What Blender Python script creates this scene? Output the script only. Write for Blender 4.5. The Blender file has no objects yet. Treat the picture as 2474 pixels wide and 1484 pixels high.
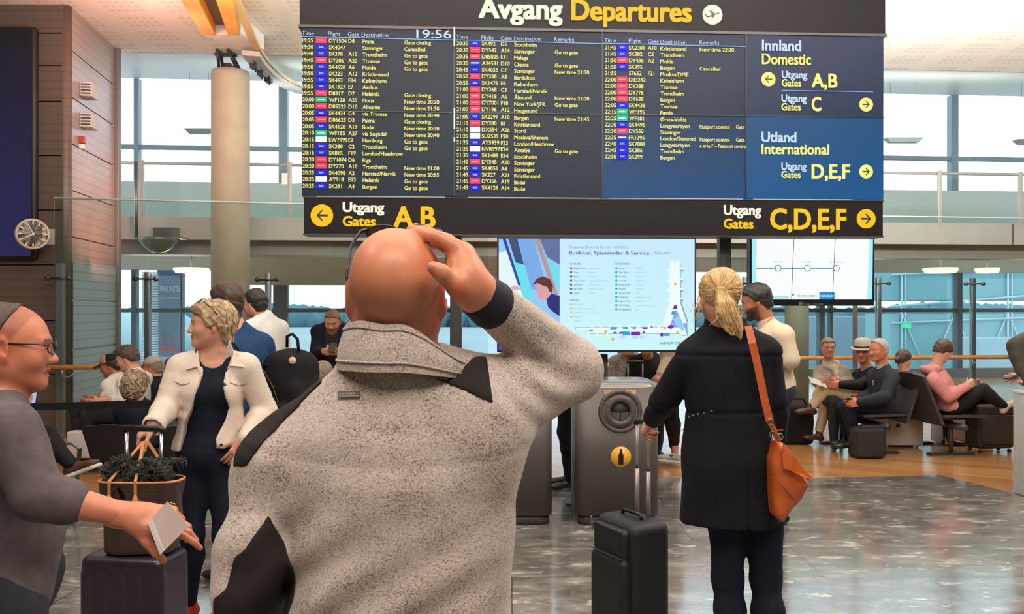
import bpy, bmesh, math, random
import numpy as np
from mathutils import Vector, Matrix
random.seed(7)
SC = bpy.context.scene
COL = SC.collection
R = math.radians

# ------------------------------------------------------------------ camera, sky, lights, exposure
F, HZ, CH = 2000.0, 750.0, 1.6          # focal length and horizon in photo pixels, eye height in metres
cam_d = bpy.data.cameras.new('camera')
cam = bpy.data.objects.new('camera', cam_d)
COL.objects.link(cam)
cam.location = (0, 0, CH)
cam.rotation_euler = (R(90), 0, 0)
cam_d.sensor_width = 36
cam_d.lens = 36 * F / 2474
cam_d.shift_y = (HZ - 742) / 2474
cam_d.clip_start = .05
cam_d.clip_end = 2000
SC.camera = cam
SC.view_settings.view_transform = 'Standard'
SC.view_settings.look = 'None'
SC.view_settings.gamma = 1
SC.view_settings.exposure = 0.0
cy = SC.cycles
cy.max_bounces = 7
cy.diffuse_bounces = 3
cy.glossy_bounces = 3
cy.transmission_bounces = 4
cy.transparent_max_bounces = 12
cy.caustics_reflective = False
cy.caustics_refractive = False
cy.sample_clamp_indirect = 4
cy.use_denoising = True

wd = bpy.data.worlds.new('sky')
SC.world = wd
wd.use_nodes = True
wn = wd.node_tree
bg = wn.nodes['Background']
tc = wn.nodes.new('ShaderNodeTexCoord')
nz = wn.nodes.new('ShaderNodeTexNoise')
nz.inputs['Scale'].default_value = 2.5
nz.inputs['Detail'].default_value = 4
cr = wn.nodes.new('ShaderNodeValToRGB')
cr.color_ramp.elements[0].position = .3
cr.color_ramp.elements[0].color = (.70, .84, 1.0, 1)
cr.color_ramp.elements[1].position = .7
cr.color_ramp.elements[1].color = (.93, .96, 1, 1)
wn.links.new(tc.outputs['Generated'], nz.inputs['Vector'])
wn.links.new(nz.outputs['Fac'], cr.inputs['Fac'])
wn.links.new(cr.outputs['Color'], bg.inputs['Color'])
bg.inputs['Strength'].default_value = 2.6


def area_lamp(name, loc, target, sx, sy, power, col):
    l = bpy.data.lights.new(name, 'AREA')
    l.shape = 'RECTANGLE'
    l.size, l.size_y = sx, sy
    l.energy = power
    l.color = col
    o = bpy.data.objects.new(name, l)
    COL.objects.link(o)
    o.location = loc
    d = Vector(target) - Vector(loc)
    o.rotation_euler = d.to_track_quat('-Z', 'Y').to_euler()
    return o


# the hall's ceiling lamps: warm downlights in a row above and behind the camera, further ones over the seats
area_lamp('ceiling_downlight', (.6, -.6, 5.2), (.2, 2.4, .9), 5.0, 2.2, 300, (1.0, .91, .82))
area_lamp('ceiling_downlight', (-3.5, 2.0, 5.2), (-2.5, 4.5, .6), 1.6, 1.6, 80, (1.0, .89, .80))
area_lamp('ceiling_downlight', (3.8, 4.2, 5.2), (3.4, 6.5, 0), 3.0, 2.0, 170, (1.0, .93, .86))
area_lamp('ceiling_downlight', (-1, 6.2, 5.3), (-1, 9.0, 0), 7.0, 1.0, 200, (1.0, .93, .84))
# uplights that wash the white ceiling
area_lamp('uplight', (4.8, 8.4, 4.3), (4.9, 9.6, 5.52), 6.0, .6, 760, (1.0, .96, .88))
area_lamp('uplight', (-2.6, 8.2, 4.0), (-2.8, 9.4, 5.52), 1.8, .5, 70, (1.0, .86, .72))
area_lamp('red_uplight', (-4.3, 9.6, 4.5), (-4.7, 10.6, 5.52), .6, .4, 36, (1.0, .42, .32))
area_lamp('uplight', (0.5, 2.5, 4.4), (0.5, 3.5, 5.52), 6.0, .8, 320, (1.0, .93, .84))
# added fill lights brighten the balcony soffit, wash on the far ceiling, red glow on the panelled wall
for x_ in (-6.5, -2.2, 2.2, 6.6, 11):
    area_lamp('soffit_fill_light', (x_, 16.2 + .0756 * x_, 1.9), (x_, 16.2 + .0756 * x_, 2.84), 1.5, .4, 45, (1.0, .94, .82))
area_lamp('uplight', (2, 15.0, 4.6), (2, 16.0, 6.2), 14.0, .5, 200, (.98, 1.0, .95))
rl_ = bpy.data.lights.new('red_wall_light', 'SPOT')
rl_.energy = 700
rl_.color = (1.0, .32, .22)
rl_.spot_size = R(60)
rl_.spot_blend = 1.0
rl_.shadow_soft_size = .03
ro_ = bpy.data.objects.new('red_wall_light', rl_)
COL.objects.link(ro_)
ro_.location = (-4.1, 10.3, 2.0)
ro_.rotation_euler = (Vector((-5.62, 11.5, 3.0)) - Vector((-4.1, 10.3, 2.0))).to_track_quat('-Z', 'Y').to_euler()


# ------------------------------------------------------------------ helpers
def P(px, py, Y):
    return Vector(((px - 1237) * Y / F, Y, CH - (py - HZ) * Y / F))


def plane_y(px, Y0, t):
    return Y0 / (1 - t * (px - 1237) / F)


def PT(px, py, Y0, t):
    return P(px, py, plane_y(px, Y0, t))


def lin(c):
    return tuple((x / 12.92 if x <= .04045 else ((x + .055) / 1.055) ** 2.4) for x in c)


def C(r, g, b):
    return lin((r / 255, g / 255, b / 255))


MATS = {}


def mat(name, col, rough=.6, metal=0.0, var=.0, scale=20, bump=0.0, bscale=80, stretch=(1, 1, 1), spec=.5,
        tint=False, emit=0, col2=None, detail=3, sheen=0, sss=0, coat=0):
    """principled material with a noise that varies its colour and a noise bump"""
    if name in MATS:
        return MATS[name]
    m = bpy.data.materials.new(name)
    m.use_nodes = True
    nt = m.node_tree
    N, L = nt.nodes, nt.links
    b = N['Principled BSDF']
    b.inputs['Base Color'].default_value = (*col, 1)
    b.inputs['Roughness'].default_value = rough
    b.inputs['Metallic'].default_value = metal
    b.inputs['Specular IOR Level'].default_value = spec
    if sheen:
        b.inputs['Sheen Weight'].default_value = sheen
        b.inputs['Sheen Roughness'].default_value = .5
    if coat:
        b.inputs['Coat Weight'].default_value = coat
        b.inputs['Coat Roughness'].default_value = .1
    if sss:
        b.inputs['Subsurface Weight'].default_value = sss
        b.inputs['Subsurface Radius'].default_value = (.012, .005, .003)
        b.inputs['Subsurface Scale'].default_value = 1
    if emit:
        b.inputs['Emission Color'].default_value = (*col, 1)
        b.inputs['Emission Strength'].default_value = emit
    t = N.new('ShaderNodeTexCoord')
    mp = N.new('ShaderNodeMapping')
    mp.inputs['Scale'].default_value = stretch
    L.new(t.outputs['Object'], mp.inputs['Vector'])
    cs = None
    if var or col2:
        n = N.new('ShaderNodeTexNoise')
        n.inputs['Scale'].default_value = scale
        n.inputs['Detail'].default_value = detail
        L.new(mp.outputs['Vector'], n.inputs['Vector'])
        r = N.new('ShaderNodeValToRGB')
        r.color_ramp.elements[0].position = .35
        r.color_ramp.elements[1].position = .65
        a = col2 if col2 else tuple(x * (1 - var) for x in col)
        c = col if col2 else tuple(min(1, x * (1 + var)) for x in col)
        r.color_ramp.elements[0].color = (*a, 1)
        r.color_ramp.elements[1].color = (*c, 1)
        L.new(n.outputs['Fac'], r.inputs['Fac'])
        cs = r.outputs['Color']
    if tint:
        at = N.new('ShaderNodeAttribute')
        at.attribute_name = 'tint'
        mx = N.new('ShaderNodeMix')
        mx.data_type = 'RGBA'
        mx.blend_type = 'MULTIPLY'
        mx.inputs['Factor'].default_value = 1
        if cs:
            L.new(cs, mx.inputs['A'])
        else:
            mx.inputs['A'].default_value = (*col, 1)
        L.new(at.outputs['Color'], mx.inputs['B'])
        cs = mx.outputs['Result']
    if cs:
        L.new(cs, b.inputs['Base Color'])
    if bump:
        n2 = N.new('ShaderNodeTexNoise')
        n2.inputs['Scale'].default_value = bscale
        n2.inputs['Detail'].default_value = 3
        L.new(mp.outputs['Vector'], n2.inputs['Vector'])
        bp = N.new('ShaderNodeBump')
        bp.inputs['Strength'].default_value = bump
        bp.inputs['Distance'].default_value = .004
        L.new(n2.outputs['Fac'], bp.inputs['Height'])
        L.new(bp.outputs['Normal'], b.inputs['Normal'])
    MATS[name] = m
    return m


def emat(name, col, s=1.0):
    """something that gives off light: a screen, a lamp, a lit letter"""
    if name in MATS:
        return MATS[name]
    m = bpy.data.materials.new(name)
    m.use_nodes = True
    b = m.node_tree.nodes['Principled BSDF']
    b.inputs['Base Color'].default_value = (.01, .01, .01, 1)
    b.inputs['Roughness'].default_value = .5
    b.inputs['Specular IOR Level'].default_value = .08
    b.inputs['Emission Color'].default_value = (*col, 1)
    b.inputs['Emission Strength'].default_value = s
    MATS[name] = m
    return m


def glassmat(name, tint=(.85, .95, .95), refl=.08, rough=.0, frost=0.0, frostcol=(.7, .75, .75)):
    """thin clear sheet: tinted transparency, fresnel mirror, optional milky share"""
    if name in MATS:
        return MATS[name]
    m = bpy.data.materials.new(name)
    m.use_nodes = True
    nt = m.node_tree
    N, L = nt.nodes, nt.links
    N.remove(N['Principled BSDF'])
    out = N['Material Output']
    tr = N.new('ShaderNodeBsdfTransparent')
    tr.inputs['Color'].default_value = (*tint, 1)
    gl = N.new('ShaderNodeBsdfGlossy')
    gl.inputs['Roughness'].default_value = rough
    lw = N.new('ShaderNodeLayerWeight')
    lw.inputs['Blend'].default_value = .25
    mr = N.new('ShaderNodeMapRange')
    mr.inputs['To Min'].default_value = refl * .5
    mr.inputs['To Max'].default_value = min(1, refl * 6)
    L.new(lw.outputs['Fresnel'], mr.inputs['Value'])
    mx = N.new('ShaderNodeMixShader')
    L.new(mr.outputs['Result'], mx.inputs['Fac'])
    L.new(tr.outputs['BSDF'], mx.inputs[1])
    L.new(gl.outputs['BSDF'], mx.inputs[2])
    src = mx
    if frost:
        df = N.new('ShaderNodeBsdfDiffuse')
        df.inputs['Color'].default_value = (*frostcol, 1)
        m2 = N.new('ShaderNodeMixShader')
        m2.inputs['Fac'].default_value = frost
        L.new(mx.outputs['Shader'], m2.inputs[1])
        L.new(df.outputs['BSDF'], m2.inputs[2])
        src = m2
    L.new(src.outputs['Shader'], out.inputs['Surface'])
    MATS[name] = m
    return m


def tag(o, label=None, cat=None, group=None, kind=None):
    if label:
        o['label'] = label
    if cat:
        o['category'] = cat
    if group:
        o['group'] = group
    if kind:
        o['kind'] = kind
    return o


def thing(name, loc=(0, 0, 0), label=None, cat=None, group=None, kind=None):
    o = bpy.data.objects.new(name, None)
    o.empty_display_size = .1
    COL.objects.link(o)
    o.location = loc
    return tag(o, label, cat, group, kind)


def link(name, me, parent=None):
    """link a mesh given in world coordinates; its origin stays with the parent"""
    o = bpy.data.objects.new(name, me)
    COL.objects.link(o)
    if parent is not None:
        o.parent = parent
        loc = Vector((0, 0, 0))
        q = parent
        while q is not None:
            loc += q.location
            q = q.parent
        if loc.length > 0:
            me.transform(Matrix.Translation(-loc))
    return o


class MB:
    """collects shapes, each with a material slot, and links them as one mesh object"""

    def __init__(s):
        s.v, s.f, s.m, s.sm = [], [], [], []
        s.mats = []
        s.cur = 0

    def use(s, m):
        if m not in s.mats:
            s.mats.append(m)
        s.cur = s.mats.index(m)
        return s

    def add(s, vs, fs, smooth=False):
        o = len(s.v)
        s.v += [tuple(v) for v in vs]
        for f in fs:
            s.f.append(tuple(i + o for i in f))
            s.m.append(s.cur)
            s.sm.append(smooth)
        return s

    def box(s, c, h, rot=None, bevel=0):
        """box of half size h about c, its edges cut by bevel"""
        c = Vector(c)
        M3 = rot if rot is not None else Matrix.Identity(3)
        bm = bmesh.new()
        bmesh.ops.create_cube(bm, size=2)
        for v in bm.verts:
            v.co = Vector((v.co.x * h[0], v.co.y * h[1], v.co.z * h[2]))
        if bevel:
            bmesh.ops.bevel(bm, geom=list(bm.edges), offset=bevel, segments=3, profile=.5, affect='EDGES')
        bm.verts.index_update()
        s.add([M3 @ v.co + c for v in bm.verts], [[v.index for v in f.verts] for f in bm.faces], bool(bevel))
        bm.free()
        return s

    def tube(s, pts, r, n=10, closed=False, cap=True):
        """round tube along points; r is one radius or one per point"""
        pts = [Vector(p) for p in pts]
        rr = r if isinstance(r, (list, tuple)) else [r] * len(pts)
        k = len(pts)
        up = None
        rings = []
        for i, p in enumerate(pts):
            a = pts[(i - 1) % k] if (closed or i > 0) else p
            b = pts[(i + 1) % k] if (closed or i < k - 1) else p
            d = (b - a).normalized()
            if up is None:
                up = d.orthogonal().normalized()
            else:
                up = (up - d * up.dot(d))
                up = up.normalized() if up.length > 1e-6 else d.orthogonal().normalized()
            w = d.cross(up)
            rings.append([p + (up * math.cos(2 * math.pi * j / n) + w * math.sin(2 * math.pi * j / n)) * rr[i] for j in range(n)])
        vs = [v for ring in rings for v in ring]
        fs = []
        m = k if closed else k - 1
        for i in range(m):
            for j in range(n):
                a, b = i * n, ((i + 1) % k) * n
                fs.append((a + j, a + (j + 1) % n, b + (j + 1) % n, b + j))
        if cap and not closed:
            fs.append(tuple(range(n - 1, -1, -1)))
            fs.append(tuple((k - 1) * n + j for j in range(n)))
        return s.add(vs, fs, True)

    def strap(s, pts, side, w, t):
        """flat band along points: width w across the side vectors, thickness t"""
        pts = [Vector(p) for p in pts]
        k = len(pts)
        vs, fs = [], []
        for i, p in enumerate(pts):
            d = (pts[min(i + 1, k - 1)] - pts[max(i - 1, 0)]).normalized()
            sd = Vector(side[i] if isinstance(side, list) else side)
            sd = (sd - d * sd.dot(d)).normalized()
            n = d.cross(sd)
            for a, b in ((-1, -1), (1, -1), (1, 1), (-1, 1)):
                vs.append(p + sd * a * w / 2 + n * b * t / 2)
        for i in range(k - 1):
            for j in range(4):
                fs.append((i * 4 + j, i * 4 + (j + 1) % 4, i * 4 + 4 + (j + 1) % 4, i * 4 + 4 + j))
        fs.append((3, 2, 1, 0))
        fs.append(tuple((k - 1) * 4 + j for j in range(4)))
        return s.add(vs, fs, False)

    def lathe(s, prof, c=(0, 0, 0), axis=(0, 0, 1), n=24, smooth=True):
        """profile of (radius, height) turned about an axis through c"""
        q = Vector((0, 0, 1)).rotation_difference(Vector(axis))
        c = Vector(c)
        vs, fs = [], []
        for r, z in prof:
            for j in range(n):
                a = 2 * math.pi * j / n
                vs.append(q @ Vector((r * math.cos(a), r * math.sin(a), z)) + c)
        for i in range(len(prof) - 1):
            for j in range(n):
                fs.append((i * n + j, i * n + (j + 1) % n, i * n + n + (j + 1) % n, i * n + n + j))
        if prof[0][0] > 1e-5:
            fs.append(tuple(range(n - 1, -1, -1)))
        if prof[-1][0] > 1e-5:
            fs.append(tuple((len(prof) - 1) * n + j for j in range(n)))
        return s.add(vs, fs, smooth)

    def prism(s, pts, ext, smooth=False):
        """flat outline (3-D points) pushed by the vector ext"""
        pts = [Vector(p) for p in pts]
        e = Vector(ext)
        n = len(pts)
        vs = pts + [p + e for p in pts]
        fs = [tuple(range(n - 1, -1, -1)), tuple(range(n, 2 * n))]
        fs += [(i, (i + 1) % n, n + (i + 1) % n, n + i) for i in range(n)]
        return s.add(vs, fs, smooth)

    def poly(s, pts):
        return s.add(pts, [tuple(range(len(pts)))])

    def grid(s, fn, nu, nv, smooth=True):
        vs = [fn(i / nu, j / nv) for i in range(nu + 1) for j in range(nv + 1)]
        fs = [(i * (nv + 1) + j, (i + 1) * (nv + 1) + j, (i + 1) * (nv + 1) + j + 1, i * (nv + 1) + j + 1)
              for i in range(nu) for j in range(nv)]
        return s.add(vs, fs, smooth)

    def ball(s, c, r, n=12, sc=(1, 1, 1), rot=None):
        c = Vector(c)
        M3 = rot if rot is not None else Matrix.Identity(3)
        bm = bmesh.new()
        bmesh.ops.create_uvsphere(bm, u_segments=n * 2, v_segments=n, radius=r)
        bm.verts.index_update()
        s.add([M3 @ Vector((v.co.x * sc[0], v.co.y * sc[1], v.co.z * sc[2])) + c for v in bm.verts],
              [[v.index for v in f.verts] for f in bm.faces], True)
        bm.free()
        return s

    def build(s, name, m=None, parent=None):
        me = bpy.data.meshes.new(name)
        me.from_pydata(s.v, [], s.f)
        ms = s.mats if s.mats else [m]
        for x in ms:
            me.materials.append(x)
        me.polygons.foreach_set('material_index', s.m)
        me.polygons.foreach_set('use_smooth', s.sm)
        bm = bmesh.new()
        bm.from_mesh(me)
        bmesh.ops.recalc_face_normals(bm, faces=bm.faces)
        bm.to_mesh(me)
        bm.free()
        me.update()
        return link(name, me, parent)


# ------------------------------------------------------------------ lettering
_glyph = {}


def glyphs(txt, bold=0.0):
    key = txt
    if key not in _glyph:
        cu = bpy.data.curves.new('lettering', 'FONT')
        cu.body = txt
        cu.size = 1
        cu.resolution_u = 3
        ob = bpy.data.objects.new('lettering', cu)
        me = ob.to_mesh()
        v = np.array([tuple(x.co) for x in me.vertices]) if len(me.vertices) else np.zeros((0, 3))
        f = [tuple(p.vertices) for p in me.polygons]
        ob.to_mesh_clear()
        bpy.data.objects.remove(ob)
        bpy.data.curves.remove(cu)
        _glyph[key] = (v, f)
    return _glyph[key]


def letter(mb, txt, o, ux, uz, size, bold=0.0, width=None, align='l', lift=None):
    """set text with its baseline start at o, running along ux, upright along uz"""
    v, f = glyphs(txt)
    if not len(v):
        return
    if bold:
        n = len(v)
        sh = [(dx * bold, dz * bold * .7) for dx in (-1, 0, 1) for dz in (-1, 0, 1)]
        vv = np.concatenate([v + np.array([dx, dz, i * .0004]) for i, (dx, dz) in enumerate(sh)])
        f = [tuple(i + n * q for i in p) for q in range(len(sh)) for p in f]
        v = vv
    w = v[:, 0].max() - v[:, 0].min()
    sx = size
    x0 = v[:, 0].min()
    if width:
        sx = width / w
    if align == 'c':
        x0 += w / 2
    if align == 'r':
        x0 += w
    o = Vector(o) + (Vector(lift) if lift else Vector((0, 0, 0)))
    nn = ux.cross(uz)
    mb.add([o + ux * ((p[0] - x0) * sx) + uz * (p[1] * size) + nn * (p[2] * size) for p in v], f)


# ------------------------------------------------------------------ distance-field modelling (bodies, clothes, soft bags)
def _np(v):
    return np.array(tuple(v), dtype=np.float32)


class Sdf:
    """smooth union of tapered capsules, ellipsoids and boxes, turned into one continuous surface"""

    def __init__(s, M=None):
        s.p = []
        s.M = M or Matrix.Identity(4)

    def at(s, M):
        s.M = M
        return s

    def _sc(s):
        return s.M.to_scale()[0]

    def rc(s, a, b, ra, rb, k=.02, sub=False):
        q = s._sc()
        a, b = _np(s.M @ Vector(a)), _np(s.M @ Vector(b))
        ra, rb = ra * q, rb * q
        r = max(ra, rb)
        d = b - a
        L = max(float(d @ d), 1e-9)

        def fn(X, Y, Z):
            x, y, z = X - a[0], Y - a[1], Z - a[2]
            t = np.clip((x * d[0] + y * d[1] + z * d[2]) / L, 0, 1)
            return np.sqrt((x - t * d[0]) ** 2 + (y - t * d[1]) ** 2 + (z - t * d[2]) ** 2) - (ra + (rb - ra) * t)
        s.p.append((np.minimum(a, b) - r, np.maximum(a, b) + r, fn, k * q, sub))
        return s

    def chain(s, pts, rr, k=.02, sub=False):
        for i in range(len(pts) - 1):
            s.rc(pts[i], pts[i + 1], rr[i], rr[i + 1], k, sub)
        return s

    def ell(s, c, rad, rot=None, k=.02, sub=False):
        q = s._sc()
        c = _np(s.M @ Vector(c))
        M3 = s.M.to_3x3() * (1 / q)
        if rot is not None:
            M3 = M3 @ rot
        A = np.array([list(r) for r in M3], dtype=np.float32)
        rad = np.array(rad, dtype=np.float32) * q
        ext = np.sqrt(((A * rad) ** 2).sum(1))

        def fn(X, Y, Z):
            x, y, z = X - c[0], Y - c[1], Z - c[2]
            l = [(x * A[0, i] + y * A[1, i] + z * A[2, i]) / rad[i] for i in range(3)]
            k0 = np.sqrt(l[0] ** 2 + l[1] ** 2 + l[2] ** 2)
            k1 = np.sqrt((l[0] / rad[0]) ** 2 + (l[1] / rad[1]) ** 2 + (l[2] / rad[2]) ** 2)
            return k0 * (k0 - 1) / np.maximum(k1, 1e-6)
        s.p.append((c - ext, c + ext, fn, k * q, sub))
        return s

    def box(s, c, h, rot=None, r=.01, k=.02, sub=False):
        q = s._sc()
        c = _np(s.M @ Vector(c))
        M3 = s.M.to_3x3() * (1 / q)
        if rot is not None:
            M3 = M3 @ rot
        A = np.array([list(x) for x in M3], dtype=np.float32)
        h = np.array(h, dtype=np.float32) * q
        r = r * q
        ext = np.abs(A) @ h

        def fn(X, Y, Z):
            x, y, z = X - c[0], Y - c[1], Z - c[2]
            g = [np.abs(x * A[0, i] + y * A[1, i] + z * A[2, i]) - h[i] + r for i in range(3)]
            return (np.sqrt(np.maximum(g[0], 0) ** 2 + np.maximum(g[1], 0) ** 2 + np.maximum(g[2], 0) ** 2)
                    + np.minimum(np.maximum(g[0], np.maximum(g[1], g[2])), 0) - r)
        s.p.append((c - ext, c + ext, fn, k * q, sub))
        return s

    def loft(s, nodes, o, w, u, k=.03, n=2.0):
        """elliptic sections (t, cu, cv, ru, rv) along axis w from o; u is the wide direction"""
        w = Vector(w).normalized()
        u = Vector(u)
        u = (u - w * u.dot(w)).normalized()
        v = w.cross(u)
        o, w, u, v = _np(o), _np(w), _np(u), _np(v)
        T = np.array(nodes, dtype=np.float32)
        pts = []
        for t, cu, cv, ru, rv in nodes:
            c = o + w * t + u * cu + v * cv
            e = np.abs(u) * ru + np.abs(v) * rv
            pts += [c - e, c + e]
        pts = np.array(pts)
        t0, t1 = T[0, 0], T[-1, 0]

        def fn(X, Y, Z):
            x, y, z = X - o[0], Y - o[1], Z - o[2]
            t = x * w[0] + y * w[1] + z * w[2]
            a = x * u[0] + y * u[1] + z * u[2]
            b = x * v[0] + y * v[1] + z * v[2]
            cu, cv, ru, rv = [np.interp(t, T[:, 0], T[:, i]).astype(np.float32) for i in (1, 2, 3, 4)]
            a, b = np.abs((a - cu) / ru), np.abs((b - cv) / rv)
            q = (a ** n + b ** n) ** (1 / n)
            d = (q - 1) * np.minimum(ru, rv)
            return np.maximum(d, np.maximum(t0 - t, t - t1))
        s.p.append((pts.min(0), pts.max(0), fn, k, False))
        return s

    def bounds(s, pad):
        lo = np.min([p[0] for p in s.p if not p[4]], 0) - pad
        hi = np.max([p[1] for p in s.p if not p[4]], 0) + pad
        return lo, hi

    def field(s, h, pad=.03, lo=None, hi=None):
        a, b = s.bounds(pad)
        lo = a if lo is None else np.maximum(a, lo)
        hi = b if hi is None else np.minimum(b, hi)
        n = np.ceil((hi - lo) / h).astype(int) + 1
        ax = [(lo[i] + h * np.arange(n[i])).astype(np.float32) for i in range(3)]
        return Fld(s.on(ax, h), ax, h)

    def on(s, ax, h):
        n = [len(a) for a in ax]
        D = np.full(n, .2, dtype=np.float32)
        for plo, phi, fn, k, sub in s.p:
            pad = max(k, h * 2.5) + h
            sl = []
            for i in range(3):
                i0 = max(0, int((plo[i] - pad - ax[i][0]) / h))
                i1 = min(n[i], int((phi[i] + pad - ax[i][0]) / h) + 2)
                sl.append(slice(i0, i1))
            if any(x.stop <= x.start for x in sl):
                continue
            sl = tuple(sl)
            d = fn(ax[0][sl[0]][:, None, None], ax[1][sl[1]][None, :, None], ax[2][sl[2]][None, None, :]).astype(np.float32)
            cur = D[sl]
            if sub:
                d = -d
                hh = np.maximum(k - np.abs(cur - d), 0)
                D[sl] = np.maximum(cur, d) + hh * hh / (4 * max(k, 1e-6))
            else:
                hh = np.maximum(k - np.abs(cur - d), 0)
                D[sl] = np.minimum(cur, d) - hh * hh / (4 * max(k, 1e-6))
        return D


class Fld:
    """a sampled distance field; d can be cut and offset before meshing"""

    def __init__(s, d, ax, h):
        s.d, s.ax, s.h = d, ax, h

    def grids(s):
        return s.ax[0][:, None, None], s.ax[1][None, :, None], s.ax[2][None, None, :]

    def local(s, M):
        Mi = np.array([list(r) for r in M.inverted()], dtype=np.float32)
        X, Y, Z = s.grids()
        return [Mi[i, 0] * X + Mi[i, 1] * Y + Mi[i, 2] * Z + Mi[i, 3] for i in range(3)]

    def cut(s, r):
        return Fld(np.maximum(s.d, r), s.ax, s.h)

    def off(s, a):
        return Fld(s.d - a, s.ax, s.h)

    def mesh(s, name, m, parent=None, tint=None, smooth=1):
        v, q = nets(s.d, s.ax, s.h, smooth)
        me = bpy.data.meshes.new(name)
        me.vertices.add(len(v))
        me.vertices.foreach_set('co', v.astype(np.float32).ravel())
        me.loops.add(len(q) * 4)
        me.loops.foreach_set('vertex_index', q.astype(np.int32).ravel())
        me.polygons.add(len(q))
        me.polygons.foreach_set('loop_start', (np.arange(len(q)) * 4).astype(np.int32))
        me.polygons.foreach_set('use_smooth', np.ones(len(q), dtype=bool))
        me.update(calc_edges=True)
        me.validate()
        me.materials.append(m)
        if tint is not None:
            c = tint(v)
            at = me.attributes.new('tint', 'FLOAT_COLOR', 'POINT')
            at.data.foreach_set('color', np.concatenate([c, np.ones((len(v), 1))], 1).astype(np.float32).ravel())
        return link(name, me, parent)


def nets(D, ax, h, smooth):
    """surface nets: one vertex per cell the surface crosses"""
    D = D.copy()
    for i in range(3):                               # close the surface at the grid's sides
        sl = [slice(None)] * 3
        for e in (0, -1):
            sl[i] = e
            D[tuple(sl)] = np.maximum(D[tuple(sl)], h * .5)
    ins = D < 0
    n = D.shape
    c8 = [(i, j, k) for i in (0, 1) for j in (0, 1) for k in (0, 1)]
    cnt = np.zeros((n[0] - 1, n[1] - 1, n[2] - 1), dtype=np.int8)
    for i, j, k in c8:
        cnt += ins[i:n[0] - 1 + i, j:n[1] - 1 + j, k:n[2] - 1 + k]
    act = (cnt > 0) & (cnt < 8)
    ci, cj, ck = np.nonzero(act)
    idx = np.full(act.shape, -1, dtype=np.int64)
    idx[ci, cj, ck] = np.arange(len(ci))
    acc = np.zeros((len(ci), 3))
    num = np.zeros(len(ci))
    val = {c: D[ci + c[0], cj + c[1], ck + c[2]] for c in c8}
    for a in c8:
        for axn in range(3):
            if a[axn] == 0:
                b = tuple(1 if q == axn else a[q] for q in range(3))
                va, vb = val[a], val[b]
                cr_ = (va < 0) != (vb < 0)
                t = np.where(cr_, va / np.where(cr_, va - vb, 1), 0)
                p = np.array(a, dtype=float)[None, :].repeat(len(ci), 0)
                p[:, axn] += t
                acc += np.where(cr_[:, None], p, 0)
                num += cr_
    v = np.stack([ci, cj, ck], 1) + acc / num[:, None]
    quads = []
    for axn in range(3):
        o1, o2 = (axn + 1) % 3, (axn + 2) % 3
        sl0 = [slice(1, n[q] - 1) for q in range(3)]
        sl1 = [slice(1, n[q] - 1) for q in range(3)]
        sl0[axn] = slice(0, n[axn] - 1)
        sl1[axn] = slice(1, n[axn])
        A, B = ins[tuple(sl0)], ins[tuple(sl1)]
        for flip, msk in ((False, A & ~B), (True, ~A & B)):
            e = list(np.nonzero(msk))
            for q in range(3):
                if q != axn:
                    e[q] = e[q] + 1

            def cell(d1, d2):
                w = [e[0].copy(), e[1].copy(), e[2].copy()]
                w[o1] = w[o1] - d1
                w[o2] = w[o2] - d2
                return idx[w[0], w[1], w[2]]
            qd = [cell(1, 1), cell(0, 1), cell(0, 0), cell(1, 0)]
            if flip:
                qd = qd[::-1]
            quads.append(np.stack(qd, 1))
    q = np.concatenate(quads)
    q = q[(q >= 0).all(1)]
    for _ in range(smooth):                          # a light relaxation along the surface
        s_ = np.zeros_like(v)
        k_ = np.zeros(len(v))
        for a, b in ((0, 1), (1, 2), (2, 3), (3, 0)):
            np.add.at(s_, q[:, a], v[q[:, b]])
            np.add.at(k_, q[:, a], 1)
        v = v * .5 + .5 * s_ / np.maximum(k_, 1)[:, None]
    return v * h + np.array([ax[0][0], ax[1][0], ax[2][0]]), q


def folds(fl, amp, f=(9, 9, 16), seed=0.0):
    """soft creases: a warped wave added to a field"""
    X, Y, Z = fl.grids()
    w = np.sin(f[0] * X + 2.1 * np.sin(7 * Z + seed) + seed) * np.sin(f[2] * Z + 2.3 * np.sin(6 * X + 5 * Y + seed)) \
        + .6 * np.sin(1.9 * f[1] * Y + 1.7 * f[2] * Z * .6 + 2 * np.sin(5 * X + seed * 2))
    return Fld(fl.d + amp * w.astype(np.float32), fl.ax, fl.h)


def frame(f, up):
    """rotation whose +Y is f and whose +Z is as near up as can be"""
    f = Vector(f).normalized()
    up = Vector(up)
    x = f.cross(up).normalized()
    z = x.cross(f)
    return Matrix((x, f, z)).transposed()


def pose(loc, M3, sc=1.0):
    return Matrix.Translation(Vector(loc)) @ M3.to_4x4() @ Matrix.Scale(sc, 4)

# ------------------------------------------------------------------ the hall: floors, walls, ceiling, windows
def box_px(mb, x0, y0, x1, y1, Y0, t, depth):
    """upright slab whose front is the photo rectangle laid on the plane Y = Y0 + t X"""
    a, b = PT(x0, y0, Y0, t), PT(x1, y1, Y0, t)
    n = Vector((-t, 1, 0)).normalized() * depth
    mb.prism([Vector((a.x, a.y, a.z)), Vector((b.x, b.y, a.z)), Vector((b.x, b.y, b.z)), Vector((a.x, a.y, b.z))], n)
    return mb


def slab(mb, a, b, z0, z1, depth):
    """upright slab from plan point a to plan point b, depth to the far side"""
    a, b = Vector((a[0], a[1], z0)), Vector((b[0], b[1], z0))
    d = (b - a).normalized()
    n = Vector((-d.y, d.x, 0)) * depth
    u = Vector((0, 0, z1 - z0))
    mb.prism([a, b, b + u, a + u], n)
    return mb


def wall_pt(X, Y0, t):
    return (X, Y0 + t * X)


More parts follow.
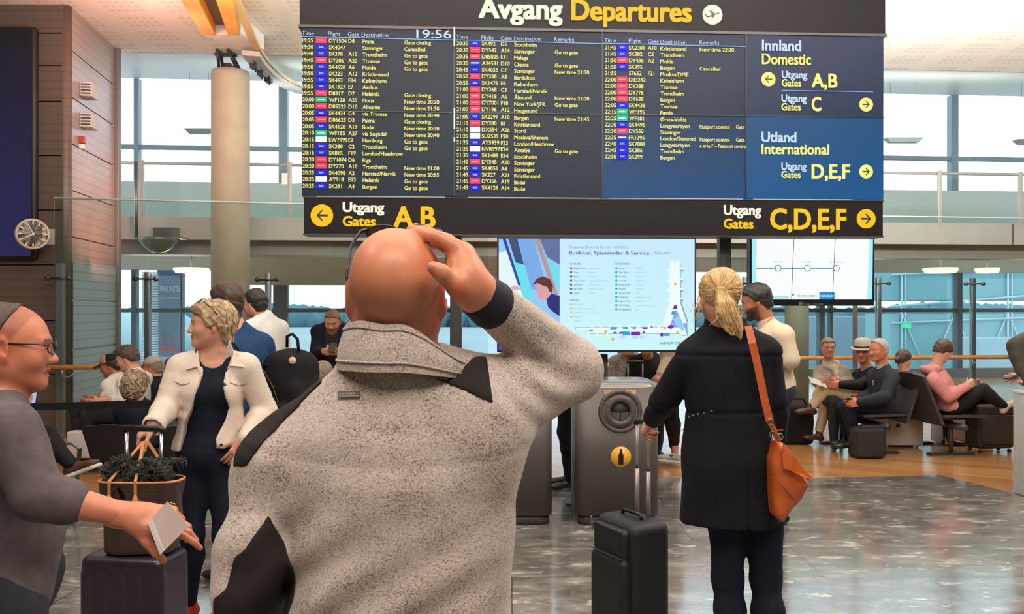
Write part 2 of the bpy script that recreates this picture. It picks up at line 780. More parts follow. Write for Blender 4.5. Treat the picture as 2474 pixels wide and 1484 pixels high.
def marble_mat():
    m = bpy.data.materials.new('polished marble')
    m.use_nodes = True
    nt = m.node_tree
    N, L = nt.nodes, nt.links
    b = N['Principled BSDF']
    t = N.new('ShaderNodeTexCoord')
    mp = N.new('ShaderNodeMapping')
    mp.inputs['Rotation'].default_value = (0, 0, R(-38))
    mp.inputs['Scale'].default_value = (1.0, 2.2, 1)
    L.new(t.outputs['Object'], mp.inputs['Vector'])
    br = N.new('ShaderNodeTexBrick')
    br.offset = .5
    br.inputs['Scale'].default_value = 1
    br.inputs['Brick Width'].default_value = 1.25
    br.inputs['Row Height'].default_value = .62
    br.inputs['Mortar Size'].default_value = .003
    br.inputs['Mortar Smooth'].default_value = 0
    br.inputs['Color1'].default_value = (.0, .0, .0, 1)
    br.inputs['Color2'].default_value = (1, 1, 1, 1)
    br.inputs['Mortar'].default_value = (.4, .4, .4, 1)
    L.new(t.outputs['Object'], br.inputs['Vector'])
    # every slab cut from another place of the stone
    ad = N.new('ShaderNodeVectorMath')
    ad.operation = 'MULTIPLY_ADD'
    ad.inputs[1].default_value = (7, 5, 9)
    L.new(br.outputs['Color'], ad.inputs[0])
    L.new(mp.outputs['Vector'], ad.inputs[2])
    n1 = N.new('ShaderNodeTexNoise')
    n1.inputs['Scale'].default_value = 2.6
    n1.inputs['Detail'].default_value = 6
    n1.inputs['Roughness'].default_value = .7
    n1.inputs['Distortion'].default_value = .25
    L.new(ad.outputs['Vector'], n1.inputs['Vector'])
    r = N.new('ShaderNodeValToRGB')
    el = r.color_ramp.elements
    el[0].position = .33
    el[0].color = (*C(86, 80, 76), 1)
    el[1].position = .74
    el[1].color = (*C(222, 214, 202), 1)
    e = el.new(.5)
    e.color = (*C(122, 116, 111), 1)
    e = el.new(.6)
    e.color = (*C(146, 140, 134), 1)
    e = el.new(.66)
    e.color = (*C(182, 174, 162), 1)
    L.new(n1.outputs['Fac'], r.inputs['Fac'])
    n3 = N.new('ShaderNodeTexNoise')
    n3.inputs['Scale'].default_value = .35
    L.new(t.outputs['Object'], n3.inputs['Vector'])
    mx = N.new('ShaderNodeMix')
    mx.data_type = 'RGBA'
    mx.blend_type = 'MULTIPLY'
    mx.inputs['Factor'].default_value = .6
    r3 = N.new('ShaderNodeValToRGB')
    r3.color_ramp.elements[0].position = .35
    r3.color_ramp.elements[0].color = (.80, .83, .84, 1)
    r3.color_ramp.elements[1].position = .65
    r3.color_ramp.elements[1].color = (1, 1, 1, 1)
    L.new(n3.outputs['Fac'], r3.inputs['Fac'])
    L.new(r.outputs['Color'], mx.inputs['A'])
    L.new(r3.outputs['Color'], mx.inputs['B'])
    m2 = N.new('ShaderNodeMix')
    m2.data_type = 'RGBA'
    L.new(br.outputs['Fac'], m2.inputs['Factor'])
    n4 = N.new('ShaderNodeTexNoise')
    n4.inputs['Scale'].default_value = 4.2
    n4.inputs['Detail'].default_value = 5
    n4.inputs['Roughness'].default_value = .6
    L.new(ad.outputs['Vector'], n4.inputs['Vector'])
    r4 = N.new('ShaderNodeValToRGB')
    r4.color_ramp.elements[0].position = .60
    r4.color_ramp.elements[0].color = (0, 0, 0, 1)
    r4.color_ramp.elements[1].position = .66
    r4.color_ramp.elements[1].color = (.8, .8, .8, 1)
    L.new(n4.outputs['Fac'], r4.inputs['Fac'])
    m5 = N.new('ShaderNodeMix')
    m5.data_type = 'RGBA'
    L.new(r4.outputs['Color'], m5.inputs['Factor'])
    L.new(mx.outputs['Result'], m5.inputs['A'])
    m5.inputs['B'].default_value = (*C(206, 198, 184), 1)
    L.new(m5.outputs['Result'], m2.inputs['A'])
    m2.inputs['B'].default_value = (*C(60, 58, 56), 1)
    L.new(m2.outputs['Result'], b.inputs['Base Color'])
    b.inputs['Roughness'].default_value = .15
    b.inputs['Specular IOR Level'].default_value = 1.0
    b.inputs['Coat Weight'].default_value = .5
    b.inputs['Coat Roughness'].default_value = .1
    return m


def plank_mat():
    m = bpy.data.materials.new('oak parquet')
    m.use_nodes = True
    nt = m.node_tree
    N, L = nt.nodes, nt.links
    b = N['Principled BSDF']
    t = N.new('ShaderNodeTexCoord')
    mp = N.new('ShaderNodeMapping')
    mp.inputs['Rotation'].default_value = (0, 0, R(28))
    L.new(t.outputs['Object'], mp.inputs['Vector'])
    br = N.new('ShaderNodeTexBrick')
    br.inputs['Scale'].default_value = 1
    br.inputs['Brick Width'].default_value = 1.1
    br.inputs['Row Height'].default_value = .11
    br.inputs['Mortar Size'].default_value = .0015
    br.inputs['Color1'].default_value = (*C(203, 150, 95), 1)
    br.inputs['Color2'].default_value = (*C(178, 124, 74), 1)
    br.inputs['Mortar'].default_value = (*C(120, 80, 45), 1)
    L.new(mp.outputs['Vector'], br.inputs['Vector'])
    L.new(br.outputs['Color'], b.inputs['Base Color'])
    b.inputs['Roughness'].default_value = .2
    return m


def perforated(name, base, hole, group=True, rough=.7):
    """board with rows of small slots, in square groups"""
    m = bpy.data.materials.new(name)
    m.use_nodes = True
    nt = m.node_tree
    N, L = nt.nodes, nt.links
    b = N['Principled BSDF']
    b.inputs['Roughness'].default_value = rough
    t = N.new('ShaderNodeTexCoord')
    sp = N.new('ShaderNodeSeparateXYZ')
    L.new(t.outputs['Object'], sp.inputs['Vector'])

    def gate(sock, mul, lo):
        a = N.new('ShaderNodeMath')
        a.operation = 'MULTIPLY'
        a.inputs[1].default_value = mul
        L.new(sock, a.inputs[0])
        f = N.new('ShaderNodeMath')
        f.operation = 'FRACT'
        L.new(a.outputs[0], f.inputs[0])
        g = N.new('ShaderNodeMath')
        g.operation = 'GREATER_THAN'
        g.inputs[1].default_value = lo
        L.new(f.outputs[0], g.inputs[0])
        return g.outputs[0]

    def mul(a, c):
        x = N.new('ShaderNodeMath')
        x.operation = 'MULTIPLY'
        L.new(a, x.inputs[0])
        L.new(c, x.inputs[1])
        return x.outputs[0]
    if group:
        k = mul(mul(gate(sp.outputs['X'], 10, .35), gate(sp.outputs['Y'], 7, .45)),
                mul(gate(sp.outputs['X'], 1.25, .38), gate(sp.outputs['Y'], .875 * 2, .25)))
    else:
        k = mul(gate(sp.outputs['Z'], 9, .86), gate(sp.outputs['Z'], 1, -1))
    mx = N.new('ShaderNodeMix')
    mx.data_type = 'RGBA'
    L.new(k, mx.inputs['Factor'])
    mx.inputs['A'].default_value = (*base, 1)
    mx.inputs['B'].default_value = (*hole, 1)
    L.new(mx.outputs['Result'], b.inputs['Base Color'])
    return m


WT = .0756                                          # the far walls run at this slope across the picture
CZ = 5.52                                           # ceiling height
GY, MY, WY = 13.0, 14.2, 19.0                       # ceiling edge, balcony edge, window wall (depth on the camera's axis)

marble, oak = marble_mat(), plank_mat()
m_steel = mat('brushed steel', C(150, 150, 150), .35, .9)
m_grey = mat('grey painted metal', C(120, 122, 122), .45, .2)
m_dgrey = mat('dark grey metal', C(62, 60, 60), .45, .2)
m_lgrey = mat('light grey panel', C(186, 184, 178), .5, 0, .05, 3)
m_white = mat('white paint', C(235, 233, 226), .6)
m_black = mat('black plastic', C(18, 18, 20), .4)
m_mull = mat('blue grey window frame', C(120, 140, 150), .5)
m_wood = mat('honey oak', C(205, 150, 84), .4, 0, .12, 6, stretch=(1, 1, 8))

# floor
Bd = [(-9.0, 7.25), (P(430, 0, 7.3).x, 7.3), (P(1237, 0, 8.0).x, 8.0), (P(1880, 0, 7.85).x, 7.85), (P(2270, 0, 8.04).x, 8.04), (P(2474, 0, 7.15).x, 7.15), (6.0, 5.2), (9.0, 5.2)]
f1 = MB().prism([Vector((-9, -3, 0)), Vector((9, -3, 0))] + [Vector((x, y, 0)) for x, y in reversed(Bd)], (0, 0, -.2)).build('floor_marble', marble)
tag(f1, kind='structure')
f2 = MB().prism([Vector((x, y, 0)) for x, y in Bd] + [Vector((16, 5.2, 0)), Vector((16, 20.4, 0)), Vector((-12, 18.2, 0)), Vector((-12, 7.25, 0))], (0, 0, -.2)).build('floor_parquet', oak)
tag(f2, kind='structure')
f3 = MB().prism([Vector((9, -3, 0)), Vector((16, -3, 0)), Vector((16, 5.2, 0)), Vector((9, 5.2, 0))], (0, 0, -.2)).build('floor_side', marble)
tag(f3, kind='structure')

# main ceiling with its slotted boards
ceil_m = perforated('slotted ceiling board', C(248, 246, 240), C(232, 227, 219))
e0, e1 = wall_pt(-12, GY, WT), wall_pt(16, GY, WT)
c1 = MB().prism([Vector((-12, -3, CZ)), Vector((16, -3, CZ)), Vector((*e1, CZ)), Vector((*e0, CZ))], (0, 0, .25)).build('ceiling', ceil_m)
tag(c1, kind='structure')
# smooth grey-green ceiling over the balcony, rising to the windows
w0, w1 = wall_pt(-12, WY, WT), wall_pt(16, WY, WT)
m_soff = mat('pale green grey soffit', C(196, 202, 196), .45, 0, .04, .6)
WTZ = 6.75
mb = MB().use(m_soff)
mb.prism([Vector((*e0, CZ + .06)), Vector((*e1, CZ + .06)), Vector((*w1, WTZ)), Vector((*w0, WTZ))], (0, 0, .25))
tag(mb.build('ceiling_balcony', m_soff), kind='structure')
mb = MB()
box_px(mb, 280, 123, 2480, 130, GY - .02, WT, .06)
tag(mb.build('trim_1', m_grey), kind='structure')

# left wall: brown metal panels with open joints, a rounded corner and a return running back
m_panel = perforated('brown grey metal wall panel', C(98, 87, 81), C(88, 77, 71), False, .4)
YF, YR = 10.6, 12.35
xa = P(165, 0, YF).x
xb = P(277, 0, YR).x
mb = MB().use(m_panel)
ys = [-8, 80, 158, 245, 376, 508, 640, 775, 905, 1052]
for i in range(len(ys) - 1):
    z1, z0 = P(0, ys[i], YF).z, P(0, ys[i + 1], YF).z
    mb.prism([Vector((-9, YF, max(0, z0) + .008)), Vector((xa - .07, YF, max(0, z0) + .008)), Vector((xa - .07, YF, min(CZ, z1) - .008)), Vector((-9, YF, min(CZ, z1) - .008))], (0, .1, 0))
mb.use(m_dgrey)
mb.prism([Vector((-9, YF + .06, 0)), Vector((xa - .05, YF + .06, 0)), Vector((xa - .05, YF + .06, CZ)), Vector((-9, YF + .06, CZ))], (0, .08, 0))
tag(mb.build('wall_left'), kind='structure')
mb = MB().use(m_panel)
arc = [Vector((xa - .09 + .09 * math.sin(a), YF + .09 - .09 * math.cos(a), 0)) for a in [R(x) for x in range(0, 91, 10)]]
mb.prism(arc + [Vector((xa - .09, YF + .09, 0))], (0, 0, CZ), True)
tag(mb.build('trim_2'), kind='structure')
m_return = perforated('lit brown return panel', C(158, 146, 140), C(140, 128, 122), False, .3)  # same metal as the front wall, window light put into a lighter colour
mb = MB().use(m_return)
d = (Vector((xb, YR, 0)) - Vector((xa, YF + .09, 0)))
nrm = Vector((-d.y, d.x, 0)).normalized() * .1
zs = [0, .55, 1.05, 1.75, 2.55, 3.15, 3.75, 4.35, 4.95, CZ]
for i in range(len(zs) - 1):
    a = Vector((xa, YF + .09, 0))
    mb.prism([a + Vector((0, 0, zs[i] + .008)), a + d + Vector((0, 0, zs[i] + .008)), a + d + Vector((0, 0, zs[i + 1] - .008)), a + Vector((0, 0, zs[i + 1] - .008))], nrm)
mb.use(m_dgrey)
a = Vector((xa - .04, YF + .12, 0))
mb.prism([a, a + d, a + d + Vector((0, 0, CZ)), a + Vector((0, 0, CZ))], nrm)
tag(mb.build('wall_left_return'), kind='structure')
mb = MB()
mb.box((xb + .03, YR + .03, CZ / 2), (.035, .05, CZ / 2 - .005), bevel=.01)
tag(mb.build('trim_3', m_grey), kind='structure')
# daylit perforated panel over the lower return panels, their daylight put into the colour
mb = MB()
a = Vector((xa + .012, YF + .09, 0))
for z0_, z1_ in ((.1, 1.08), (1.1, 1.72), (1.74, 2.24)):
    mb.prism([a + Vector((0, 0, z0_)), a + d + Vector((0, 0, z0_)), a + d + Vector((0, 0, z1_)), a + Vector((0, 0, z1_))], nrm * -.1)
tag(mb.build('wall_left_daylit', perforated('daylit perforated panel', C(168, 178, 176), C(140, 150, 148), False, .45)), kind='structure')
# side and back walls of the hall, out of the picture but closing the room
m_back = mat('warm grey wall', C(150, 140, 132), .7, 0, .05, 1)
tag(MB().box((-9.1, 3.7, CZ / 2), (.1, 6.8, CZ / 2)).build('wall_west', m_back), kind='structure')
tag(MB().box((3.5, -3.1, CZ / 2), (12.6, .1, CZ / 2)).build('wall_south', m_back), kind='structure')
tag(MB().box((16.1, 4.5, CZ / 2), (.1, 7.5, CZ / 2)).build('wall_east', m_back), kind='structure')

# balcony: slab with pale front, beams below, parapet behind its glass balustrade
m_front = mat('pale balcony front', C(190, 184, 176), .55, 0, .04, 2)
b0, b1 = wall_pt(-12, MY, WT), wall_pt(16, MY, WT)
mb = MB().use(m_front)
slab(mb, b0, b1, 2.78, 3.16, .12)
mb.use(m_soff)
a0, a1 = wall_pt(-12, MY + .12, WT), wall_pt(16, MY + .12, WT)
mb.prism([Vector((*a0, 2.84)), Vector((*a1, 2.84)), Vector((*w1, 2.84)), Vector((*w0, 2.84))], (0, 0, .25))
tag(mb.build('balcony_floor'), kind='structure')
m_beam = mat('warm grey beam', C(150, 146, 138), .6)
mb = MB().use(m_beam)
slab(mb, wall_pt(-12, MY + .35, WT), wall_pt(16, MY + .35, WT), 2.55, 2.835, .5)
mb.use(m_dgrey)
slab(mb, wall_pt(-12, MY + 1.3, WT), wall_pt(16, MY + 1.3, WT), 2.62, 2.835, .25)
slab(mb, wall_pt(-12, MY + 2.4, WT), wall_pt(16, MY + 2.4, WT), 2.66, 2.835, .25)
tag(mb.build('balcony_beam'), kind='structure')
mb = MB()
for k in range(7):
    X = -8 + 3.4 * k
    p = wall_pt(X, MY - .006, WT)
    mb.box((p[0], p[1], 2.97), (.006, .006, .185))
tag(mb.build('trim_4', m_dgrey), kind='structure')

# upper window wall
g_up = glassmat('clear window glass', (.97, .99, 1.0), .04)
g_lo = glassmat('teal window glass', (.86, .965, .98), .05)


def glazed(name, z0, z1, rail_z, xs, fat, glass, frame_m, depth=.12):
    w = thing(name, (0, WY, 0), kind='structure')
    m1 = MB()
    slab(m1, wall_pt(-12, WY + .05, WT), wall_pt(16, WY + .05, WT), z0, z1, .012)
    m1.build('pane', glass, w)
    for z in rail_z:
        m2 = MB()
        slab(m2, wall_pt(-12, WY - .03, WT), wall_pt(16, WY - .03, WT), z - .045, z + .045, .14)
        m2.build('transom', frame_m, w)
    for px, wd_ in xs:
        X = PT(px, 0, WY, WT).x
        m3 = MB()
        slab(m3, wall_pt(X - wd_ / 2, WY - .05, WT), wall_pt(X + wd_ / 2, WY - .05, WT), z0, z1, .2)
        m3.build('mullion', frame_m if wd_ < .2 else fat, w)
    return w


zu0, zu1 = P(0, 443, 18.6).z, WTZ
zt = PT(700, 360, WY, WT).z
glazed('window_1', zu0, zu1, [zt], [(331, .1), (120, .1), (685, .19), (1000, .12), (1400, .12), (1900, .12), (2305, .17)], m_grey, g_up, m_mull)
zl0, zl1 = 0.22, 2.5
m_frame2 = mat('slate window frame', C(84, 96, 102), .5)
glazed('window_2', zl0, zl1, [1.6], [(325, .1), (440, .04), (679, .32), (930, .06), (1500, .1), (1985, .12), (2008, .06), (2317, .12)], mat('grey green column', C(92, 98, 94), .6), g_lo, m_frame2)
mb = MB().use(m_grey)
slab(mb, wall_pt(-12, WY - .08, WT), wall_pt(16, WY - .08, WT), 0, zl0, .2)
tag(mb.build('baseboard_back'), kind='structure')
mb = MB().use(m_soff)
slab(mb, wall_pt(-12, WY - .06, WT), wall_pt(16, WY - .06, WT), zl1, zu0, .3)
tag(mb.build('wall_back'), kind='structure')
# lowered header over the middle windows
mb = MB().use(mat('ochre grey header', C(170, 164, 140), .6))
slab(mb, wall_pt(PT(590, 0, WY, WT).x, WY - .3, WT), wall_pt(PT(1560, 0, WY, WT).x, WY - .3, WT), 2.16, 2.84, .2)
tag(mb.build('wall_back_header'), kind='structure')

# balustrade of the balcony: glass panels, posts, hand rail
m_pst = mat('pale satin post', C(186, 188, 184), .4, .2)
bal = thing('balustrade', (0, MY, 3.16), 'glass balustrade with thin steel posts and rail along the balcony edge', 'railing')
mb = MB()
slab(mb, wall_pt(-9.5, MY + .04, WT), wall_pt(14, MY + .04, WT), 3.17, 3.95, .012)
mb.build('glass_panel', glassmat('balustrade glass', (.90, .95, .94), .035), bal)
mb = MB()
a, b = wall_pt(-9.5, MY + .1, WT), wall_pt(14, MY + .1, WT)
mb.tube([(a[0], a[1], 4.06), (b[0], b[1], 4.06)], .028)
mb.build('rail', m_pst, bal)
for px in (343, 700, 1150, 1600, 2018, 2270, 2465):
    p = PT(px, 0, MY + .02, WT)
    mb = MB().box((p.x, p.y, 3.6), (.036, .02, .5), bevel=.006)
    mb.build('post', m_pst, bal)

# round concrete columns
m_conc = mat('smooth concrete', C(188, 177, 154), .75, 0, .07, 3)
colm = thing('concrete_column', (P(557, 0, 12.7).x, 12.7, 0), 'tall round beige concrete column carrying the timber roof beam', 'column')
mb = MB().lathe([(.285, 0), (.285, 5.2), (.27, 5.26), (.2, 5.27)], (P(557, 0, 12.7).x, 12.7, 0), n=40)
mb.build('shaft', m_conc, colm)
m_iron = mat('dark bracket steel', C(72, 74, 80), .4, .6)
c0 = Vector((P(557, 0, 12.7).x, 12.7, 5.26))
mb = MB()
for dx, dy in ((-.14, -.1), (.14, -.1), (-.14, .12), (.14, .12)):
    mb.tube([c0 + Vector((dx, dy, 0)), c0 + Vector((dx * .55 - .02, dy * .5 - .25, .26))], .025, 8)
mb.box(c0 + Vector((0, -.05, .06)), (.05, .12, .03))
mb.box(c0 + Vector((0, -.2, .2)), (.16, .04, .02))
mb.build('bracket', m_iron, colm)
p = P(1925, 0, 14.4)
colm2 = thing('concrete_column', (p.x, p.y, 0), 'short grey concrete column below the balcony, under the wide white advertising screen', 'column')
MB().lathe([(.2, 0), (.2, 2.55)], (p.x, p.y, 0), n=32).build('shaft', mat('grey olive concrete', C(132, 130, 112), .7, 0, .06, 4), colm2)

# timber roof beam: two glued boards with a dark slot, white end cap, then the curved rear beam
bm_ = thing('roof_beam', (-3.7, 9.5, 5.1), 'honey coloured timber roof beam with dark slot above the tall column', 'beam')
m_glu = mat('glowing golden timber', C(238, 170, 62), .4, 0, .06, 4)
far = [P(490, 86, 10.9), P(580, 86, 10.9)]
near = [P(432, -8, 8.9), P(560, -8, 8.9)]
near2 = [n_ + (n_ - f_) * 1.6 for n_, f_ in zip(near, far)]


def beamboard(mb, s0, s1, z0, z1):
    a, b = far[0].lerp(far[1], s0), far[0].lerp(far[1], s1)
    c, d2 = near2[0].lerp(near2[1], s0), near2[0].lerp(near2[1], s1)
    up0, up1 = Vector((0, 0, z0)), Vector((0, 0, z1))
    vs = [a + up0, b + up0, d2 + up0, c + up0, a + up1, b + up1, d2 + up1, c + up1]
    mb.add(vs, [(0, 1, 2, 3), (7, 6, 5, 4), (0, 4, 5, 1), (1, 5, 6, 2), (2, 6, 7, 3), (3, 7, 4, 0)])


mb = MB()
beamboard(mb, 0, .34, 0, .36)
mb.build('timber_board', m_glu, bm_)
mb = MB()
beamboard(mb, .68, 1, 0, .36)
mb.build('timber_board', m_glu, bm_)
mb = MB()
beamboard(mb, .34, .68, .14, .34)
mb.build('slot_board', mat('dark brown timber', C(92, 62, 34), .5), bm_)
mb = MB()
a, b = far
mb.add([a + Vector((0, 0, .01)), b + Vector((.0, 0, .01)), b + Vector((0, .1, .3)), a + Vector((0, .1, .3)),
        a + Vector((.16, .9, .10)), b + Vector((.05, .9, .10)), b + Vector((.05, .9, .3)), a + Vector((.16, .9, .3))],
       [(0, 1, 5, 4), (1, 2, 6, 5), (2, 3, 7, 6), (3, 0, 4, 7), (0, 3, 2, 1), (4, 5, 6, 7)])
mb.build('end_cap', m_white, bm_)
rb = thing('curved_roof_beam', (-3.6, 12.6, 5.3), 'slender curved timber and white roof beam sweeping back from the tall column', 'beam')
pts = [P(566, -10, 9.4), P(596, 60, 10.4), P(622, 118, 11.7), P(652, 158, 13.2), P(690, 190, 15.0), P(742, 216, 17.2)]
sm = []
for i in range(len(pts) - 1):
    for k in range(6):
        u = k / 6
        q0, q1, q2, q3 = pts[max(i - 1, 0)], pts[i], pts[i + 1], pts[min(i + 2, len(pts) - 1)]
        sm.append(.5 * ((2 * q1) + (q2 - q0) * u + (2 * q0 - 5 * q1 + 4 * q2 - q3) * u * u + (3 * q1 - q0 - 3 * q2 + q3) * u ** 3))
sm.append(pts[-1])
MB().strap(sm, Vector((1, .3, 0)), .10, .05).build('timber_edge', mat('pale timber edge', C(214, 186, 130), .5), rb)
lo_ = [p_ + Vector((-.09, -.02, -.07)) for p_ in sm[12:]]
MB().strap(lo_, Vector((1, .3, 0)), .24, .07).build('white_flange', m_lgrey, rb)
mb = MB()
for k in (14, 17, 20):
    mb.box(sm[k] + Vector((-.1, 0, -.17)), (.05, .07, .035))
    mb.tube([sm[k] + Vector((-.1, 0, -.1)), sm[k] + Vector((-.1, .05, -.24))], .015, 6)
mb.build('bolt_fitting', m_iron, rb)

# hand rail and glass partitions in front of the window bays
RP = [(100, 10.15), (450, 10.3), (800, 10.6), (1237, 11.3), (1900, 12.1), (2500, 12.45)]


def rail_y(px):
    return float(np.interp(px, [a for a, b in RP], [b for a, b in RP]))


rl = thing('handrail', (0, 11.3, .9), 'round oak handrail running the width of the hall in front of the windows', 'railing')
MB().tube([Vector((P(px, 0, Y).x, Y, .9)) for px, Y in RP], .032, 14).build('oak_rail', m_wood, rl)
for px in (150, 357, 648, 1180, 1560, 1800, 2122, 2350):
    Y = rail_y(px)
    q = Vector((P(px, 0, Y).x, Y, .86))
    mb = MB().tube([q + Vector((0, 0, .02)), q + Vector((0, 0, -.07)), q + Vector((.03, .09, -.09)), q + Vector((.1, .12, -.04))], .013, 8)
    mb.build('rail_bracket', m_steel, rl)
g_part = glassmat('partition glass', (.90, .96, .955), .07)
for nm, px0, px1, posts, lab in (('glass_partition', 130, 1180, (146, 357, 648), 'tall clear glass screen with steel posts beside the brown panelled wall'),
                                 ('glass_partition', 1760, 2500, (1800, 2122, 2350), 'tall clear glass screen with steel posts behind the seats and beside the white advertising screen')):
    Ya, Yb = rail_y(px0) + .14, rail_y(px1) + .14
    a, b = Vector((P(px0, 0, Ya).x, Ya, 0)), Vector((P(px1, 0, Yb).x, Yb, 0))
    g = thing(nm, tuple(a.lerp(b, .5)), lab, 'glass screen')
    cut = [px0] + [p_ for p_ in posts if p_ > px0 + 40] + [px1]
    for i in range(len(cut) - 1):
        Y2, Y3 = [np.interp(c_, [px0, px1], [Ya, Yb]) for c_ in cut[i:i + 2]]
        mb = MB()
        slab(mb, (P(cut[i], 0, Y2).x + .006, Y2), (P(cut[i + 1], 0, Y3).x - .006, Y3), .08, 3.0, .012)
        pn = mb.build('glass_pane', g_part, g)
    mb = MB()
    mb.tube([a + Vector((0, 0, 3.0)), b + Vector((0, 0, 3.0))], .012, 8)
    mb.build('top_edge', mat('pale glass edge', C(205, 222, 215), .2), g)
    for px in posts:
        Y = np.interp(px, [px0, px1], [Ya, Yb]) + .06
        x = P(px, 0, Y).x
        big = px == 146
        mb = MB().box((x, Y, 1.05 if not big else 1.1), (.035 if not big else .05, .035, 1.04 if not big else 1.09), bevel=.008)
        po = mb.build('post', m_steel if not big else m_grey, g)
        mb = MB()
        mb.tube([(x - .13, Y - .05, 2.0), (x + .13, Y - .05, 2.0)], .012, 8)
        for s in (-1, 1):
            mb.lathe([(.0, -.03), (.028, -.03), (.028, .02), (0, .02)], (x + s * .13, Y - .05, 2.0), (0, 1, 0), 12)
        mb.build('spider_fitting', m_iron, po)

# hanging lamps over the balcony, bowl lamp, warm lamps under the balcony
m_lampg = mat('grey lamp housing', C(120, 132, 132), .4)
for px0, px1, py, Y, lab in ((448, 514, 316, 16.5, 'long grey pendant lamp over the balcony beside the tall column'),
                             (2138, 2226, 338, 16.5, 'long grey pendant lamp hanging over the balcony beside the departure board'),
                             (2452, 2560, 342, 16.5, 'long grey pendant lamp over the balcony, cut by the photo edge')):
    a, b = P(px0, py, Y), P(px1, py, Y)
    l = thing('pendant_lamp', a.lerp(b, .5), lab, 'lamp')
    mb = MB()
    h = .07
    vs = [a + Vector((0, -.1, .03)), b + Vector((0, -.1, .03)), b + Vector((-.08, -.06, -.06)), a + Vector((.08, -.06, -.06)),
          a + Vector((0, .1, .03)), b + Vector((0, .1, .03)), b + Vector((-.08, .06, -.06)), a + Vector((.08, .06, -.06))]
    mb.add(vs, [(0, 1, 2, 3), (7, 6, 5, 4), (0, 4, 5, 1), (3, 2, 6, 7), (1, 5, 6, 2), (0, 3, 7, 4)])
    mb.build('housing', m_lampg, l)
    mb = MB()
    ztop = CZ + .06 + (WTZ - CZ - .06) * ((Y - WT * a.x) - GY) / (WY - GY)
    for q in (.15, .85):
        o = a.lerp(b, q)
        mb.tube([o, Vector((o.x, o.y, ztop))], .003, 5)
    mb.build('wire', m_steel, l)
p = P(392, 578, 13.5)
bl = thing('bowl_lamp', p, 'dark half-bowl lamp hung below the balcony near the tall column', 'lamp')
MB().lathe([(0, -.235), (.1, -.22), (.2, -.16), (.29, -.05), (.33, 0.0), (.31, .0), (.2, -.12), (0, -.2)], (p.x, p.y - .15, p.z + .0), n=28).build('bowl', mat('smoky bowl', C(110, 118, 116), .25, .3), bl)
MB().tube([(p.x - .36, p.y - .15, p.z + .005), (p.x - .36, p.y - .15, 4.0)], .03, 8).build('stem', m_steel, bl)
MB().box((p.x, p.y - .02, p.z + .012), (.37, .17, .012)).build('bar', m_steel, bl)
MB().box((p.x, p.y + .16, p.z + .1), (.2, .05, .1)).build('fixing_plate', m_steel, bl)
for px, py, w, lab in ((462, 662, 84, 'flat warm glowing lamp under the balcony above the banner'), (2272, 666, 80, 'flat warm glowing lamp under the balcony above the pink hooded person'), (2385, 680, 56, 'smaller dim warm lamp under the balcony near the photo edge')):
    p = P(px, py, 16.0)
    p.z = 2.42
    r = w * 16 / 2000 / 2
    l = thing('ceiling_lamp', p, lab, 'lamp')
    MB().lathe([(0, -.11), (r * .85, -.1), (r, -.03), (r * .95, 0), (0, 0)], p, n=28).build('shade', emat('warm lamp glow', (1.0, .88, .62), 1.6), l)
    MB().tube([p, (p.x, p.y, 2.84)], .02, 8).build('stem', m_steel, l)

# clock on a bracket, wall speakers, alarm, black display on the left wall
p = P(78, 566, 10.2)
ck = thing('wall_clock', p, 'round white-rimmed wall clock on a bracket beside the black display', 'clock')
ax = Vector((.62, -.78, 0)).normalized()
sd = Vector((-ax.y, ax.x, 0))
up = Vector((0, 0, 1))
MB().lathe([(0, -.06), (.17, -.06), (.19, -.04), (.19, .04), (.175, .055), (.165, .05)], p, ax, 36).build('case', mat('ivory clock case', C(205, 192, 170), .4), ck)
MB().lathe([(0, .045), (.166, .045), (.166, .05), (0, .05)], p, ax, 36).build('dial', mat('dark dial', C(92, 84, 78), .4), ck)
mb = MB()
for k in range(12):
    a = k * math.pi / 6
    u = sd * math.sin(a) + up * math.cos(a)
    w = ax.cross(u)
    o = p + ax * .053 + u * .138
    mb = MB()
    mb.prism([o - u * .02 - w * .007, o - u * .02 + w * .007, o + u * .02 + w * .007, o + u * .02 - w * .007], ax * .002)
    mb.build('hour_mark', mat('white mark', C(235, 228, 214), .5), ck)
mb = MB()
for a, l_, w_ in ((R(-4 / 12 * 360 - 2), .085, .008), (R(-4 * 6), .13, .006)):
    u = sd * math.sin(a) + up * math.cos(a)
    w = ax.cross(u)
    o = p + ax * .058
    mb.prism([o - u * .02 - w * w_, o - u * .02 + w * w_, o + u * l_ + w * w_ * .7, o + u * l_ - w * w_ * .7], ax * .002)
mb.build('hands', mat('white mark', C(235, 228, 214), .5), ck)
mb = MB()
q = P(118, 566, 10.55)
mb.tube([p - ax * .03 + Vector((.1, 0, 0)), Vector((q.x, q.y, p.z))], .018, 8)
mb.box((q.x, YF - .012, p.z), (.05, .012, .1))
mb.build('bracket', m_lgrey, ck)
for py, lab in ((220, 'pale wall loudspeaker, upper of the pair on the wall return'), (294, 'pale wall loudspeaker, lower of the pair on the wall return')):
    k = .23
    o = Vector((xa, YF + .09, 0)).lerp(Vector((xb, YR, 0)), k)
    n_ = -Vector((-d.y, d.x, 0)).normalized()
    dn = d.normalized()
    z = P(0, py, o.y).z
    sp_ = thing('wall_speaker', (o.x, o.y, z), lab, 'speaker')
    Mx = Matrix((dn, -n_, Vector((0, 0, 1)))).transposed()
    MB().box(Vector((o.x, o.y, z)) + n_ * .075, (.13, .075, .095), Mx, .012).build('case', m_lgrey, sp_)
    mb = MB()
    for j in range(4):
        mb.box(Vector((o.x, o.y, z + .06 - .04 * j)) + n_ * .08 - dn * .134, (.006, .06, .008), Mx)
    mb.build('grille', m_dgrey, sp_)
